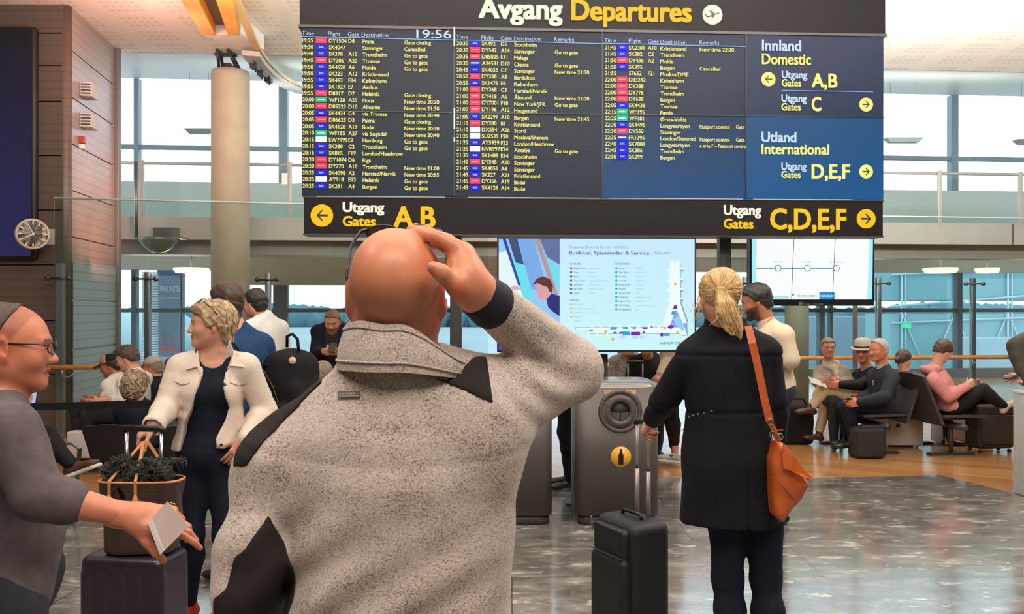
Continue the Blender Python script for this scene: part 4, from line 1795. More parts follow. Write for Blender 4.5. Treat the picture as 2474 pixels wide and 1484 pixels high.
def idisc(m, px, py, r):
    mb.use(m)
    s = r * plane_y(px, IY, IT) / F
    c = ip(px, py, .009)
    mb.poly([c + UXi * s * math.cos(2 * math.pi * i / 14) + UZ * s * math.sin(2 * math.pi * i / 14) for i in range(14)])


ec, ep, eo = E('map cyan', 30, 170, 215), E('map purple', 130, 20, 165), E('map amber', 236, 176, 70)
for i in range(7):
    idisc(tp, 1379.5, 648.6 + 9.9 * i, 2.8)
mb.build('list_bullets', None, info)
mb = MB()
for i in range(11):
    idisc(E('map teal', 30, 160, 190), 1488.5, 648.6 + 9.9 * i, 2.8)
mb.build('list_bullets', None, info)
mb = MB()
for i in range(4):
    idisc(eo, 1380, 735.6 + 9.9 * i, 2.4)
mb.build('list_bullets', None, info)
mb = MB()
lv, wh, ol = E('map lavender', 140, 160, 226), E('map white', 236, 252, 253), E('map outline', 120, 150, 170)
# tall pier with its gate stubs
iq(mb, lv, [(1606, 787), (1620, 740), (1660, 776), (1661, 812), (1652, 812)], .0045)
iq(mb, lv, [(1620, 634), (1644, 634), (1646, 730), (1662, 776), (1658, 784), (1634, 730)], .005)
iq(mb, wh, [(1618, 634), (1642, 634), (1643, 732), (1659, 780), (1650, 782), (1632, 744), (1618, 790), (1600, 790), (1617, 732)], .006)
for y in (650, 675, 699, 722):
    iq(mb, wh, [(1612, y), (1618, y), (1618, y + 5), (1612, y + 5)], .006)
    iq(mb, wh, [(1643, y - 3), (1650, y - 3), (1650, y + 2), (1643, y + 2)], .006)
    iq(mb, lv, [(1645, y + 2), (1651, y + 2), (1649, y + 7), (1643, y + 6)], .0055)
for x in (1622, 1636):
    iq(mb, wh, [(x, 629), (x + 4, 629), (x + 4, 635), (x, 635)], .006)
iq(mb, ep, [(1629, 737), (1634, 737), (1636, 747), (1625, 747)], .007)
iq(mb, ec, [(1623, 752), (1632, 752), (1632, 760), (1621, 760)], .007)
iq(mb, E('map blue ring', 150, 205, 245), [(1626, 770), (1640, 762), (1655, 790), (1650, 800), (1632, 786)], .0065)
mb.use(ep)
c_ = ip(1620, 790, .0075)
s_ = plane_y(1620, IY, IT) / F
mb.poly([c_ + UXi * 7 * s_ * math.cos(2 * math.pi * i / 16) + UZ * 4.5 * s_ * math.sin(2 * math.pi * i / 16) for i in range(16)])
# long concourse
iq(mb, ol, [(1390, 791), (1420, 791), (1420, 790), (1655, 790), (1655, 807), (1420, 807), (1420, 798), (1390, 798)], .0045)
iq(mb, wh, [(1391, 792), (1421, 792), (1421, 791), (1654, 791), (1660, 812), (1640, 806), (1421, 806), (1421, 797), (1391, 797)], .005)
for x in (1428, 1450, 1472, 1495, 1517, 1540, 1566, 1590):
    iq(mb, wh, [(x, 785), (x + 4, 785), (x + 4, 791), (x, 791)], .006)
for x in (1420, 1441, 1465):
    iq(mb, wh, [(x, 806), (x + 4, 806), (x + 4, 812), (x, 812)], .006)
for x0_, x1_, y0_, y1_, m_ in ((1474, 1490, 791, 796, ec), (1505, 1516, 791, 795, ec), (1528, 1536, 791, 795, ec), (1423, 1433, 797, 801, ec), (1504, 1521, 801, 810, ec),
                               (1524, 1546, 802, 810, ep), (1482, 1490, 802, 806, tp), (1496, 1504, 802, 806, tp), (1552, 1564, 791, 795, ep), (1552, 1558, 801, 805, tp),
                               (1595, 1602, 805, 813, ep), (1603, 1618, 805, 812, ec)):
    iq(mb, m_, [(x0_, y0_), (x1_, y0_), (x1_, y1_), (x0_, y1_)], .007)
for x0_, x1_ in ((1497, 1511), (1527, 1544), (1546, 1556)):
    iq(mb, E('map pale grey', 196, 214, 232), [(x0_, 811), (x1_, 811), (x1_, 818), (x0_, 818)], .006)
for x, y, r in ((1463, 801, 3.6), (1480, 820, 3.6), (1631, 686, 3.6), (1605, 793, 3), (1636, 803, 3)):
    idisc(eo, x, y, r)
idisc(E('map pin', 230, 80, 120), 1574, 790, 2.6)
mb.build('terminal_map', None, info)
a = PT(1453, 0, IY + .22, IT)
MB().box((a.x, a.y, .62), (.048, .05, .62), bevel=.008).build('stand_post', mat('dark grey post', C(74, 72, 74), .45, .3), info)
MB().box((a.x, a.y, .012), (.3, .1, .012), bevel=.006).build('stand_foot', m_dgrey, info)

# ------------------------------------------------------------------ white advertising screen to the right
AY_, AT = 8.2, .03


def apx(px, py, lift=.004):
    return PT(px, py, AY_, AT) + Vector((AT, -1, 0)).normalized() * lift


UXa = Vector((1, AT, 0)).normalized()
adv = thing('advertising_screen', (PT(1960, 0, AY_ + .1, AT).x, AY_ + .15, 1.6), 'white advertising screen with a blue line of three rings beside the bearded man', 'screen')
mb = MB()
box_px(mb, 1813, 560, 2112, 739, AY_, AT, .12)
mb.build('housing', m_black, adv)
mb = MB()


def aq(m, pts, lift=.004):
    mb.use(m)
    mb.poly([apx(a_, b_, lift) for a_, b_ in pts])


aq(E('page white', 250, 253, 255), [(1816, 562), (2109, 562), (2107, 724), (1816, 724)], .003)
aq(E('page cyan', 170, 238, 250), [(1816, 562), (1828, 562), (1826, 724), (1816, 724)], .0035)
aq(E('page cyan', 170, 238, 250), [(2101, 562), (2109, 562), (2107, 724), (2095, 724)], .0035)
aq(E('page cyan wave', 190, 240, 246), [(1826, 716), (1905, 716), (1905, 724), (1826, 724)], .0035)
for y in (715, 718.5, 722):
    for k in range(14):
        x = 1850 + k * 4
        aq(E('wave line', 60, 140, 150), [(x, y), (x + 2, y + 1.4), (x + 4, y), (x + 4, y + .6), (x + 2, y + 2), (x, y + .6)], .0045)
aq(E('line blue', 50, 130, 185), [(1827, 647), (2020, 647), (2020, 649.5), (1827, 649.5)], .004)
mb.build('page', None, adv)
mb = MB()
s = plane_y(1950, AY_, AT) / F
for x in (1879.5, 1950, 2020):
    for m_, r, lf in ((E('line blue', 50, 130, 185), 8.3, .006), (E('page white', 250, 253, 255), 6.5, .008)):
        mb.use(m_)
        c_ = apx(x, 648.5, lf)
        mb.poly([c_ + UXa * r * s * math.cos(2 * math.pi * i / 28) + UZ * r * s * math.sin(2 * math.pi * i / 28) for i in range(28)])
mb.build('route_rings', None, adv)
mb = MB()
mb.use(tg)
for t_, x, w_ in (('Oslo S', 1869, 20), ('Helsfyr', 1938, 23), ('Lufthavnen', 2004, 36)):
    letter(mb, t_, apx(x, 635, .006), UXa, UZ, 4 * s / .715, 0, w_ * s)
    mb.build('lettering', None, adv)
    mb = MB().use(tg)
mb.use(E('page teal', 60, 150, 160))
letter(mb, 'FLYBUSSEN', apx(1927, 718, .006), UXa, UZ, 5.5 * s / .715, 0, 46 * s)
mb.build('lettering', None, adv)
mb = MB()
aq(E('box blue', 20, 140, 210), [(1979, 706), (2016, 706), (2016, 724), (1979, 724)], .005)
aq(E('page teal', 60, 150, 160), [(1911, 712), (1921, 710), (1914, 716)], .006)
mb.use(e_wht)
letter(mb, 'BORGBUSS', apx(1982, 717.5, .008), UXa, UZ, 5 * s / .715, .01, 31 * s)
mb.build('logos', None, adv)
mb = MB()
for xa2, xb2 in ((1917.5, 1911), (2017.5, 2010)):
    mb = MB()
    aq(m_ink, [(xa2, 562), (xa2 + 1.4, 562), (xb2 + 1.2, 724), (xb2, 724)], .006)
    mb.build('joint', None, adv)
mb = MB()
mb.use(mat('grey print on bezel', C(150, 150, 155), .5))
letter(mb, 'Clear Channel', apx(1940, 737.5, .006), UXa, UZ, 7 * s / .715, 0, 48 * s)
aq(mat('grey print on bezel', C(150, 150, 155), .5), [(1930, 730), (1938, 730), (1938, 738), (1930, 738)], .006)
mb.build('maker_mark', None, adv)
a = PT(2066, 0, AY_ + .16, AT)
for x in (1850, 2070):
    a = PT(x, 0, AY_ + .1, AT)
    MB().tube([(a.x, a.y, 2.2), (a.x, a.y, CZ)], .02, 8).build('hanging_rod', m_steel, adv)
a = P(2066, 0, 11.6)
tag(MB().box((a.x, 11.6, 1.42), (.024, .03, 1.42), bevel=.004).build('steel_post', mat('brown grey post', C(96, 84, 82), .45, .3)), 'slim brown grey steel post rising behind the man in the straw hat', 'post')

# ------------------------------------------------------------------ people: skeletons, heads, hands, clothes
def V(*a):
    return Vector(a)


def stand(x, y, yaw, h=1.75, fem=False, lean=0.0, z0=0.0):
    """joints of a standing figure; yaw is where it faces, 0 = away from the camera, 90 = to the left"""
    q = h / 1.75
    f = V(-math.sin(R(yaw)), math.cos(R(yaw)), 0)
    r = V(f.y, -f.x, 0)

    def W(a, b, c):
        return V(x, y, z0) + r * (a * q) + f * (b * q + lean * c * q) + V(0, 0, c * q)
    sw, hw = (.165, .085) if fem else (.19, .085)
    k = dict(W=W, f=f, r=r, q=q, fem=fem, pv=W(0, 0, .96), nk=W(0, -.01, 1.485), hd=W(0, .02, 1.632))
    for s, n in ((-1, 'L'), (1, 'R')):
        k['s' + n] = W(s * sw, -.01, 1.425)
        k['e' + n] = W(s * (sw + .05), -.03, 1.13)
        k['w' + n] = W(s * (sw + .05), .06, .89)
        k['h' + n] = W(s * hw, 0, .92)
        k['k' + n] = W(s * (hw + .01), .02, .50)
        k['a' + n] = W(s * (hw + .015), -.02, .085)
        k['t' + n] = W(s * (hw + .04), .14, .03)
    k['face'] = f
    k['fup'] = V(0, 0, 1)
    for n in 'LR':
        for j in 'sew':
            k[j + '0' + n] = k[j + n].copy()
    return k


def sit(x, y, yaw, h=1.72, fem=False, seat=.45, back=.12):
    """joints of a seated figure; x, y is the pelvis"""
    q = h / 1.75
    f = V(-math.sin(R(yaw)), math.cos(R(yaw)), 0)
    r = V(f.y, -f.x, 0)

    def W(a, b, c):
        return V(x, y, 0) + r * (a * q) + f * (b * q) + V(0, 0, c)
    sw, hw = (.165, .085) if fem else (.19, .085)
    b = seat + .1
    k = dict(W=W, f=f, r=r, q=q, fem=fem, pv=W(0, 0, b), nk=W(0, -back, b + .53 * q), hd=W(0, -back + .04, b + .68 * q))
    for s, n in ((-1, 'L'), (1, 'R')):
        k['s' + n] = W(s * sw, -back, b + .465 * q)
        k['e' + n] = W(s * (sw + .06), -.02, b + .2 * q)
        k['w' + n] = W(s * .07, .24, b + .13 * q)
        k['h' + n] = W(s * hw, .03, b - .01)
        k['k' + n] = W(s * (hw + .03), .44, b + .0)
        k['a' + n] = W(s * (hw + .02), .42, .085)
        k['t' + n] = W(s * (hw + .05), .58, .03)
    k['face'] = f
    k['fup'] = V(0, 0, 1)
    for n in 'LR':
        for j in 'sew':
            k[j + '0' + n] = k[j + n].copy()
    return k


def set_shoulders(k):
    """shoulders, elbows and hands follow a moved neck, unless set by hand"""
    q = k['q']
    up = (k['nk'] - k['pv']).normalized()
    sw = .150 if k['fem'] else .175
    for s, n in ((-1, 'L'), (1, 'R')):
        if (k['s' + n] - k['s0' + n]).length < 1e-6:
            k['s' + n] = k['nk'] + k['r'] * (s * sw * q) - up * .072 * q
            mv = k['s' + n] - k['s0' + n]
            for j in ('e', 'w'):
                if (k[j + n] - k[j + '0' + n]).length < 1e-6:
                    k[j + n] = k[j + n] + mv * (.8 if j == 'e' else .3)


def head_m(k, sc=None):
    return pose(k['hd'], frame(k['face'], k['fup']), (sc or k['q'] * (0.97 if k['fem'] else 1.0)))


def head_prims(S, M, k, neck_r=.056, ears=True, soft=1.0, nose=1.0, neck_y=-.028):
    S.at(M)
    S.ell((0, -.014, .032), (.077, .097, .086), k=.0)
    S.ell((0, .022, .0), (.067, .07, .085), k=.03)
    S.ell((0, .03, -.048), (.055, .056, .066), k=.03)
    for s in (-1, 1):
        S.rc((s * .052, -.008, -.05), (s * .02, .06, -.095), .023, .02, .035)
        S.ell((s * .041, .057, -.03), (.024, .023, .024), k=.03)
    S.ell((0, .073, -.099), (.022, .018, .017), k=.022)
    S.rc((0, .084, .010), (0, .104 * nose + .084 * (1 - nose), -.028), .0085, .010, .014)
    S.ell((0, .107 * nose + .09 * (1 - nose), -.034), (.0115, .012, .0105), k=.008)
    for s in (-1, 1):
        S.ell((s * .013, .096, -.037), (.009, .011, .008), k=.009)
        S.rc((s * .012, .087, .019), (s * .044, .073, .020), .009, .008, .016)
        S.ell((s * .032, .099, .003), (.018, .016, .0105), k=.012, sub=True)
        S.ell((s * .032, .076, .001), (.0145, .0125, .0105), k=.005)
        S.rc((s * .019, .081, -.064), (0, .0925, -.0615), .0048, .0062, .006)
        S.rc((s * .018, .081, -.0725), (0, .0895, -.0745), .0055, .0070, .006)
    S.rc((-.022, .094, -.0685), (.022, .094, -.0685), .0035, .0035, .004, True)
    if ears:
        for s in (-1, 1):
            rot = Matrix.Rotation(R(-s * 24), 3, 'Z') @ Matrix.Rotation(R(10), 3, 'X')
            S.ell((s * .081, -.012, -.004), (.0095, .020, .034), rot, k=.008)
            S.ell((s * .0915, -.006, -.002), (.008, .011, .019), rot, k=.006, sub=True)
            S.ell((s * .077, -.004, -.035), (.007, .010, .009), k=.008)
    S.at(Matrix.Identity(4))
    S.rc(M @ V(0, neck_y, -.055), k['nk'] + V(0, 0, -.02), neck_r * k['q'], (neck_r + .007) * k['q'], .035)


def head_tint(M, lips=(.85, .55, .55), brow=(.45, .38, .34), beard=None, ears=(1.0, .82, .78), scalp=None, stubble=None):
    """colour of lips, brows, ears and beard on the skin"""
    Mi = np.array([list(r) for r in M.inverted()])

    def fn(v):
        p = v @ Mi[:3, :3].T + Mi[:3, 3]
        x, y, z = np.abs(p[:, 0]), p[:, 1], p[:, 2]
        near = (np.abs(p[:, 2]) < .2) & (np.abs(p[:, 1]) < .16) & (x < .13)
        c = np.ones((len(v), 3))

        def mix(mask, col):
            m = (np.clip(mask, 0, 1) * near)[:, None]
            c[:] = c * (1 - m) + np.array(col) * c * m
        mix(((x / .024) ** 2 + ((z + .068 + .1 * x * 0) / .0105) ** 2 < 1) * (y > .074), lips)
        mix((np.abs(z - .023 + ((x - .028) / .02) ** 2 * .003) < .0052) * (x > .011) * (x < .047) * (y > .055), brow)
        mix((x > .077) * (y < .03) * (z < .035) * (z > -.06), ears)
        mix((np.abs(z + .0685) < .0022) * (x < .022) * (y > .07), (.45, .3, .3))
        if beard is not None:
            b = np.clip((.0 - z - .030 - np.maximum(0, y - .05) * .35) / .01, 0, 1) * np.clip((y + .005) / .02, 0, 1) * np.clip((z + .16) / .02, 0, 1)
            b = b * (1 - ((x / .02) ** 2 + ((z + .068) / .008) ** 2 < 1))
            mix(b, beard)
        if stubble is not None:
            b = np.clip((-.035 - z) / .02, 0, 1) * np.clip(y / .03, 0, 1)
            mix(b, stubble)
        if scalp is not None:
            line = np.interp(y, [-.12, -.05, -.02, .02, .05, .1], [-.07, -.05, -.01, .03, .075, .085])
            mix(np.clip((z - line) / .015, 0, 1), scalp)
        return c
    return fn


def eyes(M, parent, iris=(70, 90, 100), y=.0865):
    for s in (-1, 1):
        mb = MB()
        rot = M.to_3x3().normalized()
        sc = M.to_scale()[0]
        mb.use(mat('eye white', C(225, 215, 205), .25))
        mb.ball(M @ V(s * .032, y - .004, .001), .0118 * sc, 8, (1, .5, .42), rot)
        mb.use(mat('iris %d %d %d' % iris, C(*iris), .15))
        mb.ball(M @ V(s * .032, y + .0012, .001), .0052 * sc, 6, (1, .45, .9), rot)
        mb.use(mat('lash', C(40, 28, 24), .6))
        a = [M @ V(s * (.0195 + .0042 * i), y + .0012 - .0008 * (i - 3) ** 2 * .3, .0035 + .0028 * (1 - ((i - 3) / 3) ** 2)) for i in range(7)]
        mb.tube(a, .0011 * sc, 5)
        mb.build('eye', None, parent)


def hair_cap(M, m, parent, name='hair', thick=.012, line=([-.12, -.06, -.03, .0, .03, .06, .1], [-.075, -.07, -.02, -.005, .045, .07, .075]),
             amp=.003, fr=60, h=.005, extra=None, squash=1.0, side=0.0):
    """hair over the skull above a hair line given as height against depth"""
    S = Sdf(M)
    S.ell((0, -.014, .032), (.077 + thick + side, .097 + thick, .086 + thick * squash), k=0)
    S.ell((0, .012, .02), (.071 + thick, .074 + thick, .082 + thick * squash), k=.02)
    S.rc((0, -.045, -.03), (0, -.05, -.06), .058 + thick, .048 + thick, .03)
    if extra:
        extra(S)
    fl = S.field(h * M.to_scale()[0], .02)
    x, y, z = fl.local(M)
    ln = np.interp(y, line[0], line[1]).astype(np.float32)
    w = np.sin(fr * x + 9 * np.sin(22 * z)) * np.sin(fr * .8 * z + 5 * np.sin(30 * y)) + .6 * np.sin(fr * 1.7 * (y + .3 * x) + 4 * np.sin(40 * z))
    d = np.maximum(fl.d + amp * w, (ln - z + .004 * np.sin(90 * x + 40 * y)) * .8)
    return Fld(d, fl.ax, fl.h).mesh(name, m, parent)


def strands(ob, parent, mats, n, flow, steps=9, step=.012, r=.0012, lift=.0008, seed=1, where=None, name='strands'):
    """fine locks that follow the hair's surface along a flow of directions"""
    from mathutils.bvhtree import BVHTree as BT_
    rr = random.Random(seed)
    off = V(0, 0, 0)
    q = ob
    while q is not None:
        off += q.location
        q = q.parent
    b_ = bmesh.new()
    b_.from_mesh(ob.data)
    t_ = BT_.FromBMesh(b_)
    b_.free()
    vs = ob.data.vertices
    mb = MB()
    for i in range(n):
        for _try in range(20):
            p = vs[rr.randrange(len(vs))].co.copy()
            if where is None or where(p + off):
                break
        mb.use(mats[i % len(mats)])
        pts = []
        for j in range(steps):
            loc, nm, _a, _b = t_.find_nearest(p)
            if loc is None:
                break
            pts.append(loc + nm * lift + off)
            d = flow(loc + off, rr)
            if d is None:
                break
            d = (d - nm * d.dot(nm))
            if d.length < 1e-5:
                break
            p = loc + d.normalized() * step
        if len(pts) > 2:
            k = len(pts)
            mb.tube(pts, [r * (.5 + .5 * math.sin(math.pi * (j + .6) / (k + .2))) for j in range(k)], 4)
    return mb.build(name, None, parent)


def hand_prims(S, M, side=1, curl=(25, 30, 30, 30), thumb=(35, 20), spread=4, r=1.0, bend=(1, 1, .7)):
    """hand in its own frame: wrist at 0, fingers along +Y, back of the hand +Z, thumb towards -X for the right hand (side 1)"""
    old = S.M
    S.at(M)
    S.box((0, .048, 0), (.039, .048, .0135), r=.013, k=.012)
    S.rc((0, -.03, 0), (0, .02, 0), .026, .027, .02)
    S.ell((-side * .022, .035, -.008), (.02, .034, .016), k=.015)
    S.ell((side * .024, .035, -.006), (.016, .034, .015), k=.015)
    ln = [(.044, .027, .022), (.048, .030, .023), (.045, .028, .022), (.035, .021, .019)]
    for i in range(4):
        xx = (-.0295 + .0195 * i) * side
        b = V(xx, .091 - (.006 if i == 3 else 0) - (.003 if i == 0 else 0), .001)
        an = R((i - 1.5) * spread) * side
        d = V(math.sin(an), math.cos(an), 0)
        p = b
        a = 0
        rr = [.0098, .0088, .0082, .0068] if i < 3 else [.0086, .0077, .0070, .006]
        S.ell(b, (.0105, .012, .0105), k=.008)
        cv = curl[i]
        for j in range(3):
            a += R(cv) * bend[j]
            q = p + (d * math.cos(a) + V(0, 0, -1) * math.sin(a)) * ln[i][j]
            S.rc(p, q, rr[j] * r, rr[j + 1] * r, .003)
            p = q
    a1, a2 = R(thumb[0]), R(thumb[1])
    b = V(-side * .025, .018, -.008)
    d1 = V(-side * math.sin(a1), math.cos(a1), -math.sin(a2)).normalized()
    p1 = b + d1 * .042
    d2 = V(-side * math.sin(a1 * .75), math.cos(a1 * .75), -math.sin(a2 * 1.3)).normalized()
    p2 = p1 + d2 * .034
    p3 = p2 + (d2 + V(side * .15, .05, -.1)).normalized() * .026
    S.rc(b, p1, .0145, .0125, .012).rc(p1, p2, .012, .0105, .004).rc(p2, p3, .0105, .008, .003)
    S.at(old)


def hand_frame(w, d, back):
    """matrix of a hand at wrist w, fingers along d, back of the hand towards back"""
    y = Vector(d).normalized()
    z = Vector(back)
    z = (z - y * z.dot(y)).normalized()
    x = y.cross(z)
    return Matrix((x, y, z)).transposed()


def torso_prims(S, k, o=0.0, g=1.0, kk=.05, belly=0.0):
    q = k['q']
    up = (k['nk'] - k['pv']).normalized()
    sh = (k['sR'] - k['sL'])
    sh = (sh - up * sh.dot(up)).normalized()
    f = up.cross(sh)
    T = Matrix((sh, f, up)).transposed()
    pv, nk = k['pv'], k['nk']
    L = (nk - pv).length / .525
    fm = k['fem']
    S.ell(pv.lerp(nk, .66), ((.148 if fm else .165) * q * g + o, .105 * q * g + o, .20 * L + o), T, kk)
    S.ell(pv.lerp(nk, .33) + f * belly * .5, ((.128 if fm else .148) * q * g + o, (.098 + belly) * q * g + o, .19 * L + o), T, kk)
    S.ell(pv, ((.172 if fm else .165) * q * g + o, .115 * q * g + o, .13 * L + o), T, kk)
    if fm:
        for s in (-1, 1):
            S.ell(pv.lerp(nk, .64) + sh * s * .07 * q + f * .075 * q, (.06 * q + o, .055 * q + o, .065 * q + o), T, .04)
    S.rc(k['sL'].lerp(k['sR'], .08), k['sL'].lerp(k['sR'], .92), .048 * q + o * .7, .048 * q + o * .7, kk)
    for n in 'LR':
        S.rc(nk + up * .03 * q, k['s' + n].lerp(nk, .2), .046 * q + o * .5, .047 * q + o * .7, kk * .8)
    return T


def arm_prims(S, k, n, o=0.0, to=1.0, g=1.0, kk=.022):
    q = k['q']
    s, e, w = k['s' + n], k['e' + n], k['w' + n]
    S.ell(s, (.055 * q * g + o * .8, .055 * q * g + o * .8, .056 * q * g + o * .8), None, .04)
    if to <= .5:
        t = to / .5
        S.rc(s, s.lerp(e, t), .054 * q * g + o, (.054 - .012 * t) * q * g + o * 1.2, kk)
        return
    t = (to - .5) / .5
    S.rc(s, e, .054 * q * g + o, .043 * q * g + o, kk)
    m = e.lerp(w, .3)
    S.rc(e, m, .042 * q * g + o, .042 * q * g + o, kk)
    if t > .3:
        S.rc(m, e.lerp(w, t), .042 * q * g + o, (.042 - .0145 * (t - .3) / .7) * q * g + o * .9, kk)


def leg_prims(S, k, n, o=0.0, to=1.0, g=1.0, kk=.035):
    q = k['q']
    h, kn, a = k['h' + n], k['k' + n], k['a' + n]
    S.rc(h, kn, .086 * q * g + o, .057 * q * g + o, .05)
    m = kn.lerp(a, .33) - (k['t' + n] - a).normalized() * .012 * q
    S.rc(kn, m, .053 * q * g + o, .056 * q * g + o, kk)
    S.rc(m, kn.lerp(a, to), .056 * q * g + o, .038 * q * g + o, kk)


def shoe(k, n, m, parent, name='shoe', sole=None, h=.007, hi=.05, g=1.0):
    a, t = k['a' + n], k['t' + n]
    d = t - a
    dh = V(d.x, d.y, 0).normalized()
    pit = d.normalized()
    up = V(0, 0, 1) if abs(pit.z) < .95 else dh
    Y = (V(t.x, t.y, t.z) - V(a.x, a.y, a.z - .055)).normalized()
    X = Y.cross(up).normalized()
    Z = X.cross(Y)
    M3 = Matrix((X, Y, Z)).transposed()
    o = a + V(0, 0, 0) - Z * .055 * k['q']
    q = k['q'] * g
    S = Sdf(pose(o, M3, q))
    S.ell((0, -.03, .012), (.036, .045, .036), k=.01)
    S.rc((0, -.02, .03), (0, -.005, .03 + hi), .036, .04, .02)
    S.rc((0, .0, .03), (0, .12, .012), .036, .03, .02)
    S.ell((0, .145, .008), (.046, .062, .026), k=.025)
    fl = S.field(h, .02)
    x, y, z = fl.local(S.M)
    fl = fl.cut((-.028 - z) * q)
    p = fl.mesh(name, m, parent)
    if sole:
        S2 = Sdf(S.M)
        S2.ell((0, -.03, -.02), (.042, .05, .03), k=.01).ell((0, .145, -.02), (.052, .068, .03), k=.02).rc((0, -.03, -.02), (0, .15, -.02), .036, .04, .03)
        f2 = S2.field(h, .02)
        x, y, z = f2.local(S.M)
        f2.cut(np.maximum(z + .006, -.034 - z) * q).mesh('sole', sole, p)
    return p


m_skin = mat('fair skin', C(206, 148, 122), .5, 0, .05, 40, .04, 300, tint=True)
m_skin_pale = mat('pale skin', C(214, 160, 136), .5, 0, .04, 40, .04, 300, tint=True)
m_skin_tan = mat('tanned skin', C(168, 108, 80), .5, 0, .05, 40, .04, 300, tint=True)
m_skin_red = mat('ruddy skin', C(204, 126, 96), .46, 0, .07, 30, .05, 260, tint=True)
m_hair_b = mat('brown hair', C(66, 46, 36), .55, 0, .35, 60, .5, 220, (1, 1, .25))
m_hair_d = mat('dark hair', C(36, 27, 25), .5, 0, .3, 60, .5, 220, (1, 1, .25))
m_hair_l = mat('light brown hair', C(112, 82, 58), .55, 0, .3, 60, .5, 220, (1, 1, .25))
m_hair_g = mat('grey white hair', C(196, 186, 176), .6, 0, .15, 60, .5, 220, (1, 1, .25))
m_hair_gb = mat('greying brown hair', C(128, 112, 96), .6, 0, .25, 60, .5, 220, (1, 1, .3))
m_sole = mat('white rubber sole', C(214, 208, 200), .6)


def cloth(name, col, var=.08, scale=25, bump=.25, bscale=300, rough=.85, **kw):
    return mat(name, col, rough, 0, var, scale, bump, bscale, spec=.25, **kw)


def figure(label, k, skin, top, legs, shoes, h=.009, sleeve=1.0, hem=.02, off=.016, loff=.012, hands=True, curl=None, hand_dir=None,
           group=None, tint={}, face=True, belly=0.0, amp=.004, neck_open=.062, iris=(70, 80, 90), collar=None, trouser_to=.97, g=1.0, head_sc=None,
           nose=1.0, skip=(), top_name='jumper', legs_name='trousers', top_kk=.04, sole=None, foot_hi=.05):
    """a dressed person: one continuous body, the clothes as its parts"""
    set_shoulders(k)
    root = thing('person', (k['pv'].x, k['pv'].y, 0), label, 'person', group)
    M = head_m(k, head_sc)
    S = Sdf()
    head_prims(S, M, k, nose=nose)
    torso_prims(S, k, -.012, g)
    for n in 'LR':
        arm_prims(S, k, n, -.004 if sleeve > .6 else 0.0)
        leg_prims(S, k, n, -.008)
        if hands and n + 'h' not in skip:
            w, e = k['w' + n], k['e' + n]
            d, bk = (hand_dir or {}).get(n, ((w - e), k['r'] * (1 if n == 'R' else -1)))
            Mh = pose(w, hand_frame(w, d, bk), k['q'] * (0.95 if k['fem'] else 1.0))
            hand_prims(S, Mh, 1 if n == 'R' else -1, (curl or {}).get(n, (28, 32, 34, 36)))
    body = S.field(h * .8, .02).mesh('body', skin, root, head_tint(M, **tint))
    if face:
        eyes(M, body, iris)
    # top
    T = Sdf()
    F3 = torso_prims(T, k, off, g, top_kk, belly)
    for n in 'LR':
        arm_prims(T, k, n, off * .85, sleeve)
    T.rc(M @ V(0, -.028, -.06), k['nk'] + V(0, 0, -.06), neck_open * k['q'], neck_open * k['q'], .012, True)
    fl = folds(T.field(h, .03), amp, seed=k['pv'].x * 3)
    X, Y, Z = fl.grids()
    up = F3.col[2]
    hd_ = k['pv'] + up * hem
    below = (hd_.x - X) * up.x + (hd_.y - Y) * up.y + (hd_.z - Z) * up.z
    fl = Fld(np.maximum(fl.d, np.where(below > 0, below, below)), fl.ax, fl.h) if sleeve < 2 else fl
    # the hem only trims the trunk: sleeves hanging below it stay
    if hem is not None:
        A = Sdf()
        for n in 'LR':
            arm_prims(A, k, n, off * .85, sleeve)
        Ad = A.on(fl.ax, fl.h)
        fl = Fld(np.minimum(fl.d, Ad + amp * .3), fl.ax, fl.h)
        N_ = Sdf().rc(M @ V(0, -.028, -.06), k['nk'] + V(0, 0, -.06), neck_open * k['q'], neck_open * k['q'])
        fl = fl.cut(-N_.on(fl.ax, fl.h)) if True else fl
    tp = fl.mesh(top_name, top, root)
    if collar:
        cm, hh, rr = collar
        Cc, Ci = Sdf(), Sdf()
        a, b = k['nk'] + V(0, 0, -.03), k['nk'].lerp(M @ V(0, -.03, -.06), .55) + V(0, 0, hh)
        Cc.rc(a, b, rr + .02, rr, .01)
        Ci.rc(a, b + (b - a), rr - .008, rr - .010, .01)
        fc = Cc.field(.006, .02)
        zc = fc.grids()[2]
        fc.cut(-Ci.on(fc.ax, fc.h)).cut(zc - b.z).mesh('collar', cm, tp)
    # trousers
    Lg = Sdf()
    q = k['q']
    up = F3.col[2]
    Lg.ell(k['pv'] - up * .02, (.172 * q + loff, .122 * q + loff, .12 * q + loff), F3, .04)
    for n in 'LR':
        leg_prims(Lg, k, n, loff, trouser_to)
    folds(Lg.field(h, .03), amp * .8, (11, 11, 22), 1.7).mesh(legs_name, legs, root)
    for n in 'LR':
        if n + 's' not in skip:
            shoe(k, n, shoes, root, sole=sole, hi=foot_hi)
    return root, M, body, tp, F3


def poly_sd(px, pz, X, Z):
    """signed distance to a polygon in the x-z plane, negative inside"""
    n = len(px)
    d = None
    s = None
    for i in range(n):
        j = (i - 1) % n
        ex, ez = px[j] - px[i], pz[j] - pz[i]
        wx, wz = X - px[i], Z - pz[i]
        t = np.clip((wx * ex + wz * ez) / (ex * ex + ez * ez + 1e-12), 0, 1)
        q = (wx - ex * t) ** 2 + (wz - ez * t) ** 2
        d = q if d is None else np.minimum(d, q)
        c1, c2, c3 = Z >= pz[i], Z < pz[j], ex * wz > ez * wx
        fl = (c1 & c2 & c3) | (~c1 & ~c2 & ~c3)
        s = np.where(fl, -1.0, 1.0) if s is None else np.where(fl, -s, s)
    return (s * np.sqrt(d)).astype(np.float32)

